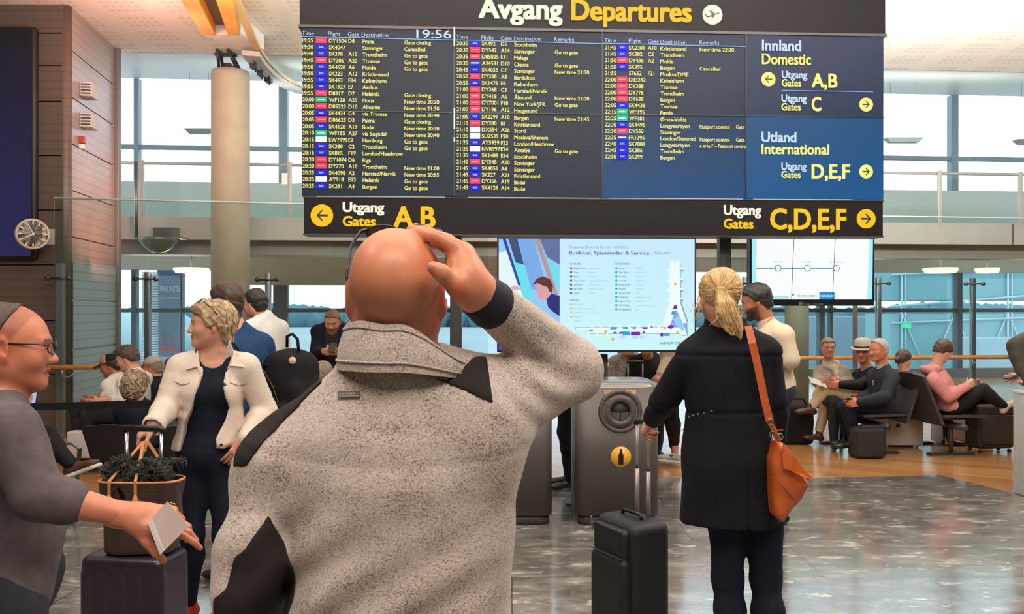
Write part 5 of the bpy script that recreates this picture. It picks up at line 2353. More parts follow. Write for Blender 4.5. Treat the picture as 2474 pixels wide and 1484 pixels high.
# ------------------------------------------------------------------ the bald man in the grey fleece, seen from behind
def heather(name, a, b, c, scale=150):
    m = bpy.data.materials.new(name)
    m.use_nodes = True
    nt = m.node_tree
    N, L = nt.nodes, nt.links
    bs = N['Principled BSDF']
    t = N.new('ShaderNodeTexCoord')
    mp = N.new('ShaderNodeMapping')
    mp.inputs['Scale'].default_value = (1, 1, 1.5)
    L.new(t.outputs['Object'], mp.inputs['Vector'])
    n1 = N.new('ShaderNodeTexNoise')
    n1.inputs['Scale'].default_value = scale
    n1.inputs['Detail'].default_value = 5
    n1.inputs['Roughness'].default_value = .75
    L.new(mp.outputs['Vector'], n1.inputs['Vector'])
    n2 = N.new('ShaderNodeTexNoise')
    n2.inputs['Scale'].default_value = 14
    L.new(mp.outputs['Vector'], n2.inputs['Vector'])
    ad = N.new('ShaderNodeMath')
    ad.operation = 'MULTIPLY_ADD'
    ad.inputs[1].default_value = .22
    L.new(n2.outputs['Fac'], ad.inputs[0])
    L.new(n1.outputs['Fac'], ad.inputs[2])
    r = N.new('ShaderNodeValToRGB')
    e = r.color_ramp.elements
    e[0].position, e[0].color = .47, (*a, 1)
    e[1].position, e[1].color = .76, (*c, 1)
    x = e.new(.57)
    x.color = (*b, 1)
    L.new(ad.outputs[0], r.inputs['Fac'])
    L.new(r.outputs['Color'], bs.inputs['Base Color'])
    bs.inputs['Roughness'].default_value = .95
    bs.inputs['Specular IOR Level'].default_value = .15
    bs.inputs['Sheen Weight'].default_value = .25
    bp_ = N.new('ShaderNodeBump')
    bp_.inputs['Strength'].default_value = .35
    bp_.inputs['Distance'].default_value = .003
    L.new(n1.outputs['Fac'], bp_.inputs['Height'])
    L.new(bp_.outputs['Normal'], bs.inputs['Normal'])
    return m


m_fleece = heather('heather grey fleece', C(104, 88, 78), C(186, 168, 156), C(218, 205, 195), 240)
m_fleece_in = heather('dark heather lining', C(70, 62, 58), C(120, 110, 102), C(150, 140, 132))
m_blackp = mat('black woven panel', C(40, 34, 33), .8, 0, .1, 200, .3, 500, spec=.25)
m_jeans = cloth('dark denim', C(38, 44, 66), .12, 60)

k = stand(-.225, 1.56, 0, 1.80)
k['hd'] = P(958, 712, 1.535)
k['face'] = V(.0, 1, .14).normalized()
k['nk'] = V(-.2185, 1.578, 1.50)
k['pv'] = V(-.215, 1.57, .93)
k['sL'] = P(668, 1112, 1.56)
k['eL'] = P(588, 1420, 1.48)
k['wL'] = V(-.43, 1.66, .86)
k['sR'] = P(1160, 985, 1.56)
k['eR'] = P(1378, 893, 1.70)
k['wR'] = P(1158, 712, 1.50)
root = thing('person', (k['pv'].x, k['pv'].y, 0), 'bald man seen from behind in a heather grey fleece, hand on his head', 'person')
HM = pose(k['hd'], frame(k['face'], V(0, 0, 1)), 1.05)
S = Sdf()
head_prims(S, HM, k, neck_r=.058, neck_y=-.006)
torso_prims(S, k, -.02)
arm_prims(S, k, 'L', -.008)
arm_prims(S, k, 'R', -.004)
leg_prims(S, k, 'L', -.01)
leg_prims(S, k, 'R', -.01)
hand_prims(S, pose(k['wL'], hand_frame(k['wL'], V(.3, .9, -.3), V(-1, 0, .3)), 1.0), -1)
# right hand laid over the skull: wrist, back of the hand, forefinger and further fingers over the crown, thumb on the occiput
w = k['wR']
kn = P(1112, 612, 1.485)
S.rc(w + (w - k['eR']).normalized() * -.03, w, .031, .032, .02)
S.rc(w, P(1125, 665, 1.47), .032, .030, .03)
S.rc(P(1130, 690, 1.475), P(1112, 620, 1.478), .026, .017, .03)
S.rc(P(1125, 640, 1.50), P(1098, 605, 1.53), .024, .018, .03)
S.chain([P(1126, 622, 1.478), P(1102, 598, 1.476), P(1052, 572, 1.482), P(1012, 563, 1.50), P(996, 563, 1.515)], [.0165, .0135, .0118, .0105, .0088], .008)
S.chain([P(1118, 606, 1.51), P(1080, 580, 1.52), P(1030, 560, 1.535), P(992, 553, 1.55)], [.015, .012, .0108, .0085], .006)
S.chain([P(1108, 604, 1.54), P(1070, 580, 1.555), P(1030, 566, 1.575), P(1000, 562, 1.59)], [.014, .0115, .010, .008], .006)
S.chain([P(1100, 612, 1.565), P(1072, 596, 1.585), P(1046, 588, 1.60)], [.012, .010, .0075], .006)
S.ell(P(1122, 606, 1.49), (.0165, .0165, .015), k=.012)
S.chain([P(1132, 708, 1.47), P(1100, 688, 1.442), P(1068, 660, 1.424), P(1046, 646, 1.418)], [.022, .0165, .0135, .0115], .012)
S.ell(P(1125, 690, 1.458), (.026, .018, .024), k=.02)
fl = S.field(.0045, .02, lo=np.array([-9, -9, .7]))


def bald_tint(v, base=head_tint(HM, brow=(.6, .5, .4), ears=(1.0, .74, .7))):
    c = base(v)
    Mi = np.array([list(r) for r in HM.inverted()])
    p = v @ Mi[:3, :3].T + Mi[:3, 3]
    # shaved stubble round the sides and back
    s = np.clip((.045 - p[:, 2]) / .03, 0, 1) * np.clip((p[:, 2] + .06) / .02, 0, 1) * np.clip((.02 - p[:, 1]) / .03, 0, 1) * (np.abs(p[:, 0]) < .079)
    s = s * (np.linalg.norm(p, axis=1) < .14)
    return c * (1 - s[:, None] * np.array([.20, .16, .16]))


m_skin_bald = mat('shaved scalp skin', C(212, 136, 102), .38, 0, .07, 26, .06, 420, tint=True, spec=.45)
body = fl.mesh('body', m_skin_bald, root, bald_tint)
eyes(HM, body)

# jacket
J = Sdf()
tz = k['pv']
J.loft([(-.2, 0, .0, .222, .155), (0, 0, 0, .218, .15), (.12, 0, 0, .214, .148), (.25, .005, 0, .217, .145), (.36, .01, -.005, .218, .14), (.44, .012, -.005, .205, .125), (.50, .01, 0, .16, .10), (.56, .0, 0, .09, .08)],
       tz, (0, .0, 1), (1, 0, 0), .05, 2.3)
J.rc(k['nk'] + V(0, 0, -.02), k['sL'] + V(.06, 0, .0), .075, .08, .07)
J.rc(k['nk'] + V(0, 0, -.02), k['sR'] + V(-.04, 0, .0), .075, .085, .07)
J.rc(k['sL'], k['sL'].lerp(k['eL'], .3), .074, .070, .05)
J.rc(k['sL'].lerp(k['eL'], .3), k['eL'], .070, .062, .010)
J.rc(k['eL'], k['wL'], .062, .05, .010)
J.rc(k['sR'], k['eR'], .088, .066, .06)
J.ell(k['sR'] + V(.0, -.02, -.06), (.07, .08, .09), None, .06)
J.rc(k['eR'], k['eR'].lerp(k['wR'], .97), .064, .041, .02)
cw = (k['wR'] - k['eR']).normalized()
cc = k['eR'].lerp(k['wR'], .93)


def jacket_field(h, lo=None, hi=None):
    fl = J.field(h, .03, lo, hi)
    X, Y, Z = fl.grids()
    # creases: diagonal drag lines low on the back, rings round the bent arm
    g1 = np.clip((1.30 - Z) / .15, 0, 1) * np.clip((X + .50) / .1, 0, 1) * np.clip((.0 - X) / .1, 0, 1)
    u = (X * -.50 + Z * .87)
    fl.d += (.0085 * g1 * np.sin(72 * u + 1.6 * np.sin(6 * X + 5 * Z)) * (.6 + .4 * np.sin(9 * Z + 4 * X))).astype(np.float32)
    g2 = np.exp(-((X - k['eR'].x + .06) / .075) ** 2) * np.exp(-((Z - k['eR'].z) / .09) ** 2)
    fl.d += (.0045 * g2 * np.sin(120 * (X * .5 + Z * .85) + 3 * np.sin(20 * X))).astype(np.float32)
    g3 = np.clip((-.40 - X) / .05, 0, 1)
    fl.d += (.006 * g3 * np.sin(36 * Z + 12 * X + 2 * np.sin(17 * Y))).astype(np.float32)
    fl.d += (.0025 * np.sin(13 * X + 3 * np.sin(8 * Z)) * np.sin(17 * Z + 2)).astype(np.float32)
    # yoke seam across the back
    fl.d += (.002 * np.exp(-((Z - (1.345 - .02 * np.cos(7 * (X + .22)))) / .006) ** 2) * np.clip((.02 - X) / .03, 0, 1)).astype(np.float32)
    NK = Sdf().rc(k['nk'] + V(0, 0, -.05), k['nk'] + V(0, -.02, .12), .078, .085)
    fl = fl.cut(-NK.on(fl.ax, fl.h))
    pl = (X - cc.x) * cw.x + (Y - cc.y) * cw.y + (Z - cc.z) * cw.z
    bl = np.sqrt((X - cc.x) ** 2 + (Y - cc.y) ** 2 + (Z - cc.z) ** 2) - .09
    return fl.cut(-np.maximum(-pl, bl).astype(np.float32))


fl = jacket_field(.0062)


def xz(pts, Yd):
    q = [P(a, b, Yd) for a, b in pts]
    return [a.x for a in q], [a.z for a in q]


jk = fl.mesh('jacket', m_fleece, root)


def panel(name, pts, Yd, lo, hi, only=None):
    f3 = jacket_field(.004, np.array(lo), np.array(hi))
    X, Y, Z = f3.grids()
    d = poly_sd(*xz(pts, Yd), X, Z)
    if only is not None:
        d = np.maximum(d, only.on(f3.ax, f3.h))
    return f3.off(.0035).cut(d).mesh(name, m_blackp, jk, smooth=3)


panel('shoulder_panel', [(930, 872), (985, 876), (1060, 898), (1100, 906), (1140, 868), (1172, 868), (1180, 910), (1192, 980), (1120, 948), (1040, 918), (975, 896)], 1.44, (-.27, 1.3, 1.40), (.0, 1.62, 1.56))
panel('shoulder_panel', [(770, 925), (745, 952), (690, 1012), (640, 1070), (606, 1122), (560, 1130), (560, 1000), (700, 900)], 1.50, (-.56, 1.3, 1.28), (-.3, 1.7, 1.56))
arm_only = Sdf().rc(k['sL'].lerp(k['eL'], .3), k['eL'], .085, .085).rc(k['eL'], k['wL'], .085, .07)
panel('sleeve_panel', [(655, 1238), (610, 1310), (585, 1330), (570, 1400), (538, 1425), (535, 1800), (760, 1800), (738, 1484), (724, 1400)], 1.48, (-.58, 1.35, .8), (-.3, 1.75, 1.27), arm_only)
# dark cuff lining round the raised wrist
Cu = Sdf().rc(cc - cw * .014, cc + cw * .012, .0468, .0435)
Ci = Sdf().rc(cc - cw * .05, cc + cw * .1, .035, .0345)
f2 = Cu.field(.004, .01)
f2.cut(-Ci.on(f2.ax, f2.h)).mesh('cuff', mat('navy cuff lining', C(24, 26, 38), .8), jk, smooth=3)
# stand-up collar, open and falling to the right
nb = V(-.2185, 1.545, 1.50)


def collar_pt(u, v, off=0.0):
    """u runs from the left front round the back to the right front, v from seam to edge"""
    a = R(-205 + u * 250)                       # -90 is the back, 0 the right
    cx, cyy = math.cos(a), math.sin(a)
    D = min(1, max(0, (math.degrees(a) + 82) / 72))
    D = D * D * (3 - 2 * D)
    rb, rt = .112 + .034 * D, .094 + .044 * D
    zb, zt = -.008 - .020 * D, .076 - .076 * D
    r = rb + (rt - rb) * v + off + .006 * math.sin(v * math.pi)
    return nb + V(cx * r * (.92 if cx < 0 else .98), cyy * r * .98 + .004, zb + (zt - zb) * v + .003 * math.sin(a * 5) * v + off * D)


mb = MB()
mb.use(m_fleece)
mb.grid(lambda u, v: collar_pt(u, v, .004), 64, 12)
mb.use(m_fleece_in)
mb.grid(lambda u, v: collar_pt(u, v, -.004), 64, 12)
mb.use(m_fleece)
mb.grid(lambda u, v: collar_pt(u, 1, -.004 + .008 * v) + V(0, 0, .003 * math.sin(v * math.pi)), 64, 3)
mb.build('collar', None, jk)
mb = MB().use(m_fleece)
mb.tube([collar_pt(i / 40, .2, .0052) for i in range(41)], .0022, 6)
mb.tube([collar_pt(i / 40, .9, .0055) for i in range(41)], .0018, 6)
mb.build('collar_seam', None, jk)
# woven label under the collar
c0 = P(845, 954, 1.408)
# sunglasses pushed up on the head, ear ring
sg = thing('sunglasses', HM @ V(0, .06, .12))
sg.parent = body
sg.matrix_parent_inverse = Matrix.Identity(4)
sg.location = HM @ V(0, .06, .12) - root.location - body.location
m_frame = mat('black glasses frame', C(22, 24, 34), .3)
mb = MB()
for s in (-1,):
    mb.tube([HM @ V(s * .083, -.012, .012), HM @ V(s * .089, .01, .035), HM @ V(s * .086, .045, .085), HM @ V(s * .074, .076, .108), HM @ V(s * .064, .084, .112)], [.0022, .0024, .003, .0036, .003], 8)
mb.build('temple', m_frame, sg)
mb = MB()
mb.tube([HM @ V(.083, -.012, .012), HM @ V(.089, .01, .035), HM @ V(.086, .045, .085), HM @ V(.074, .076, .108), HM @ V(.064, .084, .112)], [.0022, .0024, .003, .0036, .003], 8)
mb.build('temple', m_frame, sg)
for s in (-1, 1):
    mb = MB()

    def lens(u, v, s=s):
        a = u * 2 * math.pi
        x = s * .034 + .030 * v * math.cos(a)
        z = .020 * v * math.sin(a)
        return HM @ (V(x, .094 - z * .55 - abs(x) * .12, .103 + z * .8))
    mb.grid(lens, 28, 4)
    lo = mb.build('lens', mat('smoky lens', C(60, 60, 64), .08, 0, spec=.8, coat=.5), sg)
    MB().tube([lens(i / 28, 1.0) for i in range(28)], .0024, 6, True).build('rim', m_frame, sg)
MB().tube([HM @ V(-.006, .089, .106), HM @ V(0, .092, .108), HM @ V(.006, .089, .106)], .002, 6).build('bridge', m_frame, sg)
er = HM @ V(-.080, -.012, -.052)
MB().tube([er + V(.010 * math.cos(R(a)) * 1.0, .004 * math.cos(R(a)), .010 * math.sin(R(a))) for a in range(0, 360, 15)], .0008, 6, True).build('earring', m_steel, body)
# jeans and shoes
Lg = Sdf()
Lg.ell(k['pv'] - V(0, 0, .03), (.19, .14, .13), None, .04)
for n in 'LR':
    leg_prims(Lg, k, n, .02)
folds(Lg.field(.012, .03), .004, (11, 11, 22), 1.7).mesh('jeans', m_jeans, root)
for n in 'LR':
    shoe(k, n, m_black, root, h=.009)
# the label is laid on the surface of the jacket once that exists
dg = bpy.context.evaluated_depsgraph_get()
dg.update()
o_, d_ = cam.location, (c0 - cam.location).normalized()
hit = None
bm2 = bmesh.new()
bm2.from_mesh(jk.data)
from mathutils.bvhtree import BVHTree
tree = BVHTree.FromBMesh(bm2)
jl = V(k['pv'].x, k['pv'].y, 0)
hp, hn, _i, _d = tree.ray_cast(Vector(o_) - jl, d_)
if hp is not None:
    hp = hp + jl
    n_ = (hn + V(0, -.4, .1)).normalized()
    lx = (V(1, 0, -.02) - n_ * n_.x).normalized()
    lz = n_.cross(lx)
    if lz.z < 0:
        lz = -lz
    M3 = Matrix((lx, -n_, lz)).transposed()
    lb = MB().use(mat('grey woven label', C(104, 92, 86), .8)).box(hp + n_ * .0035, (.0205, .0012, .006), M3).build('label', None, jk)
    mb = MB().use(mat('pale thread', C(178, 170, 164), .8))
    for i in range(9):
        mb.box(hp + n_ * .0050 + lx * (-.0165 + .0033 * i) + lz * .001, (.0011, .0004, .0014 if i % 2 else .0018), M3)
    mb.box(hp + n_ * .0050 + lx * .0165 + lz * .001, (.0022, .0004, .0006), M3)
    mb.box(hp + n_ * .0050 - lz * .0035, (.019, .0004, .0006), M3)
    mb.build('thread', None, lb)
bm2.free()

# ------------------------------------------------------------------ the other people
m_navy = cloth('navy cloth', C(20, 24, 40), .15, 30)
m_blk = cloth('black cloth', C(20, 20, 23), .2, 30)
m_char = cloth('charcoal cloth', C(40, 42, 48), .15, 30)
m_white_denim = cloth('off white denim', C(226, 208, 192), .03, 40, .3, 420)
m_cream = cloth('cream linen', C(214, 194, 166), .04, 30)
m_whitec = cloth('white cotton', C(226, 222, 214), .03, 30)
m_blue = cloth('blue shirt cloth', C(30, 62, 98), .12, 30)
m_pink = cloth('pink fleece', C(214, 142, 140), .05, 30)
m_beige = cloth('beige chino', C(206, 178, 142), .05, 30)
m_taupe = cloth('taupe knit', C(160, 146, 132), .18, 90, .5, 200)
m_scarf = cloth('pale speckled scarf', C(196, 184, 168), .2, 50, .4, 150)
m_greyt = cloth('mottled grey cotton', C(92, 82, 84), .14, 30)
m_olive = cloth('olive grey jacket cloth', C(62, 58, 50), .15, 30)
m_brownleather = mat('brown leather', C(78, 48, 38), .45, 0, .15, 30)
m_bl_hair = mat('blond hair with darker roots', C(190, 162, 126), .5, 0, 0, 60, .2, 200, (1, 1, .3), col2=C(150, 122, 90))
m_blonde = mat('golden blond hair', C(228, 190, 132), .45, 0, 0, 50, .2, 200, (1, 1, .3), col2=C(200, 156, 98))
m_ash = mat('ash blond hair', C(176, 148, 118), .6, 0, 0, 50, .3, 200, (1, 1, .4), col2=C(126, 102, 80))

def surf(ob, pt, org=None):
    """where a line from the front meets a mesh: point and normal in the world"""
    b_ = bmesh.new()
    b_.from_mesh(ob.data)
    t_ = BVHTree.FromBMesh(b_)
    off = V(0, 0, 0)
    q_ = ob
    while q_ is not None:
        off += q_.location
        q_ = q_.parent
    o_ = (org if org is not None else cam.location) - off
    h_ = t_.ray_cast(o_, (pt - off - o_).normalized())
    b_.free()
    return (h_[0] + off, h_[1]) if h_[0] is not None else (pt, V(0, -1, 0))


# --- woman in the open white denim jacket
Y0 = 4.25
k = stand(P(508, 0, Y0).x, Y0, 165, 1.66, True)
k['hd'] = P(510, 785, Y0)
k['face'] = V(-.90, -.42, .02).normalized()
k['nk'] = P(515, 868, Y0 + .02)
k['pv'] = P(508, 1085, Y0 + .02)
k['sR'], k['eR'], k['wR'] = P(438, 890, Y0 - .02), P(402, 985, Y0 - .10), P(372, 1027, Y0 - .26)
k['sL'], k['eL'], k['wL'] = P(594, 888, Y0 + .04), P(640, 992, Y0 + .10), P(592, 1064, Y0 - .08)
for n, x in (('R', 466), ('L', 545)):
    k['h' + n] = P(x + (6 if n == 'R' else -6), 1120, Y0 + .02)
    k['k' + n] = P(x - 2, 1290, Y0 - .03)
    k['a' + n] = P(x - 10 if n == 'R' else x, 1462, Y0 + .03)
    k['t' + n] = k['a' + n] + V(-.05, -.15, -.055)
m_red = mat('red shoe leather', C(168, 40, 36), .4)
root, M, body, tp, T3 = figure('woman in an open white denim jacket looking left, hand on her suitcase handle', k, m_skin, m_navy, m_navy, m_red, h=.0075,
                               off=.004, sleeve=.98, hem=-.05, loff=.003, amp=.0015, neck_open=.072, tint=dict(lips=(.88, .6, .58), brow=(.62, .5, .42)),
                               curl={'R': (42, 46, 48, 48), 'L': (20, 25, 25, 25)}, hand_dir={'R': (V(-.55, -.25, -.45), V(-.55, -.35, .75)), 'L': (V(-.5, -.3, -.8), V(.3, -.9, -.1))},
                               top_name='blouse', iris=(80, 90, 90), top_kk=.04, trouser_to=.93, head_sc=.99)
J = Sdf()
torso_prims(J, k, .022)
for n in 'LR':
    arm_prims(J, k, n, .02, .97 if n == 'L' else .93, kk=.012)
J.rc(k['pv'].lerp(k['nk'], .3), k['pv'], .15, .165, .05)


def wj(h, lo=None, hi=None):
    fl = J.field(h, .03, lo, hi)
    fl = folds(fl, .002, (14, 14, 26), .8)
    X, Y, Z = fl.grids()
    # rings of creases round the bent elbow
    for n in 'LR':
        e_ = k['e' + n]
        g_ = np.exp(-((X - e_.x) ** 2 + (Y - e_.y) ** 2 + (Z - e_.z) ** 2) / .012)
        fl.d += (.004 * g_ * np.sin(95 * Z + 20 * X)).astype(np.float32)
    op = poly_sd(*xz([(484, 820), (487, 880), (478, 935), (462, 985), (440, 1030), (424, 1120), (527, 1120), (520, 1060), (537, 1018), (545, 985), (536, 940), (532, 905), (556, 866), (556, 820)], Y0 - .12), X, Z)
    front = (Y - (Y0 + .0)) + 0 * X
    hemz = P(0, 1088, Y0 - .1).z + .02 * np.sin(4 * X)
    A = Sdf()
    for n in 'LR':
        arm_prims(A, k, n, .02, .97 if n == 'L' else .93)
    d = np.maximum(fl.d, -np.maximum(op, front))
    d = np.maximum(d, hemz - Z)
    d = np.minimum(d, np.maximum(A.on(fl.ax, fl.h), 0 * d - 1))
    N_ = Sdf().rc(k['nk'] + V(-.0, -.02, .09), k['nk'] + V(0, -.03, -.03), .082, .07)
    d = np.maximum(d, -N_.on(fl.ax, fl.h))
    return Fld(d.astype(np.float32), fl.ax, fl.h)


jk = wj(.0058).mesh('denim_jacket', m_white_denim, root, smooth=3)
# collar: two leaves standing at the neck and folding out over the chest
nb = k['nk']
for s, pts in ((1, [(553, 822), (566, 850), (590, 886), (560, 884), (534, 906), (545, 872)]),
               (-1, [(478, 846), (466, 868), (452, 893), (478, 886), (486, 902), (487, 868)])):
    q = []
    for a, b in pts:
        p_, n_ = surf(jk, P(a, b, Y0))
        if (p_ - P(a, b, Y0)).length > .3:
            p_ = P(a, b, Y0 - .08)
        q.append(p_ + V(0, -.012, 0))
    q[0] = P(*pts[0], Y0 - .055)
    MB().prism(q, V(0, .012, 0)).build('collar_leaf', m_white_denim, jk)
mb = MB().grid(lambda u, v: nb + V(.078 * math.cos(R(-20 + u * 220)) * (1 - .12 * v) + .012, .066 * math.sin(R(-20 + u * 220)) * (1 - .1 * v) + .02, -.005 + .062 * v), 24, 4)
mb.grid(lambda u, v: nb + V(.084 * math.cos(R(-20 + u * 220)) * (1 - .12 * v) + .012, .072 * math.sin(R(-20 + u * 220)) * (1 - .1 * v) + .02, -.005 + .062 * v), 24, 4)
mb.build('collar', m_white_denim, jk)
tree = None


m_btn = mat('dark bronze button', C(70, 52, 38), .35, .7)
for px, py in ((543, 930), (519, 1022), (534, 1075), (582, 919)):
    p_, n_ = surf(jk, P(px, py, Y0))
    MB().lathe([(0, .004), (.007, .004), (.0085, .002), (.0085, -.004), (0, -.004)], p_, n_, 14).build('button', m_btn, jk)
p_, n_ = surf(jk, P(396, 1048, Y0 - .2))
MB().lathe([(0, .004), (.006, .004), (.0075, .002), (.0075, -.004), (0, -.004)], p_, n_, 14).build('button', m_btn, jk)


def patch(ob, name, m, quad, nu=8, nv=4, off=.006, tip=0):
    """a flap of cloth that follows the surface below it"""
    b_ = bmesh.new()
    b_.from_mesh(ob.data)
    t_ = BVHTree.FromBMesh(b_)
    o0 = V(0, 0, 0)
    q_ = ob
    while q_ is not None:
        o0 += q_.location
        q_ = q_.parent
    a, b, c, d2 = [Vector(x) for x in quad]

    def at(u, v, lift):
        p2 = a.lerp(b, u).lerp(d2.lerp(c, u), v)
        py = p2.y + tip * v * (1 - abs(2 * u - 1))
        ray = (P(p2.x, py, Y0) - cam.location).normalized()
        h_ = t_.ray_cast(cam.location - o0, ray)
        p = h_[0] + o0 if h_[0] is not None else P(p2.x, py, Y0)
        return p - ray * lift
    mb = MB()
    mb.grid(lambda u, v: at(u, v, off + .002 * v), nu, nv)
    for e_ in (0, 1):
        mb.grid(lambda u, v: at(e_, u, (off + .002 * u) * v - .002), nv, 1)
        mb.grid(lambda u, v: at(u, e_, (off + .002 * e_) * v - .002), nu, 1)
    b_.free()
    return mb.build(name, m, ob)


patch(jk, 'pocket_flap', m_white_denim, [(556, 906), (597, 907), (597, 926), (556, 924)], tip=7)
patch(jk, 'pocket_flap', m_white_denim, [(425, 908), (458, 910), (456, 926), (423, 922)], tip=6)
patch(jk, 'placket', m_white_denim, [(536, 912), (547, 910), (557, 985), (547, 985)], 3, 12, .003)
patch(jk, 'hem_band', m_white_denim, [(527, 1068), (600, 1064), (600, 1082), (524, 1084)], 10, 3, .003)
# turned-back cuff with its navy blouse sleeve showing
w, e_ = k['wR'], k['eR']
d_ = (w - e_).normalized()
Sc = Sdf().rc(e_.lerp(w, .80), e_.lerp(w, .96), .052, .056)
Si = Sdf().rc(e_.lerp(w, .5), e_.lerp(w, 1.2), .042, .044)
f2 = Sc.field(.005, .01)
f2.cut(-Si.on(f2.ax, f2.h)).mesh('cuff', m_white_denim, jk)
MB().tube([e_.lerp(w, .86), e_.lerp(w, 1.02)], .039, 20).build('blouse_cuff', m_navy, tp)
hair_cap(M, m_bl_hair, root, thick=.017, amp=.0035, fr=75, squash=1.0,
         line=([-.12, -.07, -.045, -.03, -.012, .01, .035, .05, .065, .11], [-.098, -.09, -.055, -.02, .008, -.008, .004, .028, .055, .07]), h=.0042,
         extra=lambda S: S.ell((.0, -.06, .03), (.084, .07, .09), k=.03).rc((-.07, .03, .05), (-.073, .022, .01), .02, .012, .02).rc((.07, .03, .05), (.073, .022, .01), .02, .012, .02).ell((0, .05, .085), (.07, .05, .028), k=.02))
HO = [o for o in root.children if o.name.startswith('hair')][0]
m_bl1 = mat('pale blond lock', C(208, 184, 150), .45)
m_bl2 = mat('mid blond lock', C(168, 140, 108), .45)
m_bl3 = mat('brown root lock', C(112, 88, 66), .5)


def swept(p, rr, M=M):
    l = M.inverted() @ p
    if l.z > .06 and l.y > -.02:
        d = V(l.x * 4 + .25, -.7 + (l.y > .05) * .9, -.3)
    else:
        d = V(0, -.75 if l.y > -.05 else -.1, -.75)
    return M.to_3x3() @ d + V(rr.uniform(-.15, .15), rr.uniform(-.15, .15), rr.uniform(-.1, .1))


strands(HO, HO, [m_bl1, m_bl2, m_bl1, m_bl3], 520, swept, 8, .010, .0015)
gl = MB().use(m_brownleather)
for s in (-1, 1):
    gl.tube([M @ V(s * .094, -.02, .05), M @ V(s * .093, .0, .08), M @ V(s * .078, .03, .108), M @ V(s * .064, .045, .120)], .0026, 6)
    gl.tube([M @ V(s * (.036 + .028 * math.cos(R(a))), .052 + .016 * math.sin(R(a)), .126 - .010 * math.sin(R(a))) for a in range(0, 360, 30)], .0024, 6, True)
gl.tube([M @ V(-.01, .054, .128), M @ V(.01, .054, .128)], .0022, 6)
gl.build('sunglasses', None, body)
MB().ball(M @ V(-.0835, .0, -.04), .004, 6).build('ear_stud', m_steel, body)

# --- man in the blue shirt with the black backpack
Y0 = 4.95
k = stand(P(588, 0, Y0).x, Y0, 62, 1.80)
k['hd'] = P(546, 733, Y0)
k['face'] = V(-.80, .6, 0)
k['nk'] = P(576, 808, Y0)
root, M, body, tp, T3 = figure('tall man in a dark blue shirt with a black backpack, behind the white-jacketed woman', k, m_skin, m_blue, m_jeans, m_black, h=.009, off=.02,
                               sleeve=1.0, hem=-.06, top_name='shirt', tint=dict(), hands=True, collar=(m_blue, .0, .058))
hair_cap(M, m_hair_b, root, thick=.012, line=([-.12, -.05, -.035, -.01, .02, .05, .1], [-.085, -.08, -.03, .0, .04, .06, .07]), amp=.002)
bp_ = thing('backpack', tuple(P(720, 930, Y0 - .1)), 'black backpack with a grab loop on the back of the man in blue', 'backpack')
S = Sdf()
Mx = pose(P(712, 930, Y0 - .08), Matrix.Rotation(R(-28), 3, 'Z'))
S.at(Mx)
S.box((-.05, .02, -.08), (.12, .15, .27), r=.07, k=.05).ell((-.02, -.0, .05), (.12, .14, .16), k=.06).box((.075, 0, -.13), (.07, .12, .17), Matrix.Rotation(R(-14), 3, 'Y'), r=.05, k=.03).box((0, -.15, -.2), (.07, .03, .11), r=.025, k=.015)
fl = folds(S.field(.009, .03), .004, seed=3)
fl.mesh('pack', m_blk, bp_)
MB().tube([Mx @ V(-.06, 0, .22), Mx @ V(-.05, -.01, .285), Mx @ V(.0, -.02, .30), Mx @ V(.04, -.02, .27), Mx @ V(.05, -.02, .2)], .009, 8).build('grab_loop', m_blk, bp_)
st = [k['sL'] + V(-.10, -.0, -.20), k['sL'] + V(-.07, -.02, -.05), k['sL'] + V(.0, -.03, .095), k['sL'] + V(.09, -.03, .06), k['sL'] + V(.17, -.01, -.06), Mx @ V(-.05, -.08, .1)]
MB().strap(st, V(.2, -.9, .1), .05, .012).build('shoulder_strap', m_blk, bp_)
MB().ball(Mx @ V(.075, -.10, .15), .022, 8, (1, .5, 1)).build('badge', mat('cream badge', C(214, 186, 160), .5), bp_)
MB().tube([Mx @ V(-.1, -.155, .1), Mx @ V(.0, -.175, .0), Mx @ V(.06, -.15, -.2)], .004, 6).build('zip', m_dgrey, bp_)

# --- man in the white shirt further back
Y0 = 7.2
k = stand(P(640, 0, Y0).x, Y0, 62, 1.79)
k['hd'] = P(616, 733, Y0)
k['face'] = V(-.92, .38, -.02)
root, M, body, tp, T3 = figure('dark-haired man in a white shirt, seen past the shoulder of the man in blue', k, m_skin, m_whitec, m_char, m_black, h=.011, off=.018, top_name='shirt', collar=(m_whitec, .0, .06))
hair_cap(M, m_hair_d, root, thick=.012, amp=.002, h=.006)

# --- man in the dark open jacket looking at his phone by the window
Y0 = 8.7
k = stand(P(806, 0, Y0).x, Y0, 178, 1.70)
k['hd'] = P(804, 777, Y0 - .06)
k['face'] = V(0, -1, -.42).normalized()
k['fup'] = V(0, -.4, 1)
k['eR'], k['wR'] = P(764, 852, Y0 - .05), P(788, 848, Y0 - .30)
k['eL'], k['wL'] = P(850, 852, Y0 - .05), P(815, 849, Y0 - .30)
root, M, body, tp, T3 = figure('bearded man in a dark open jacket looking down at his phone before the window', k, m_skin, m_char, m_char, m_black, h=.010, off=.006, sleeve=.5,
                               tint=dict(beard=(.55, .42, .32), brow=(.6, .45, .35)), top_name='t_shirt',
                               hand_dir={'R': (V(.8, -.5, .0), V(-.4, -.9, .1)), 'L': (V(-.8, -.5, .0), V(.4, -.9, .1))})
J = Sdf()
torso_prims(J, k, .025)
for n in 'LR':
    arm_prims(J, k, n, .018, .92)
fl = folds(J.field(.010, .03), .004)
X, Y, Z = fl.grids()
wid = .075 + .10 * np.clip((Z - .9) * .0, 0, 1)
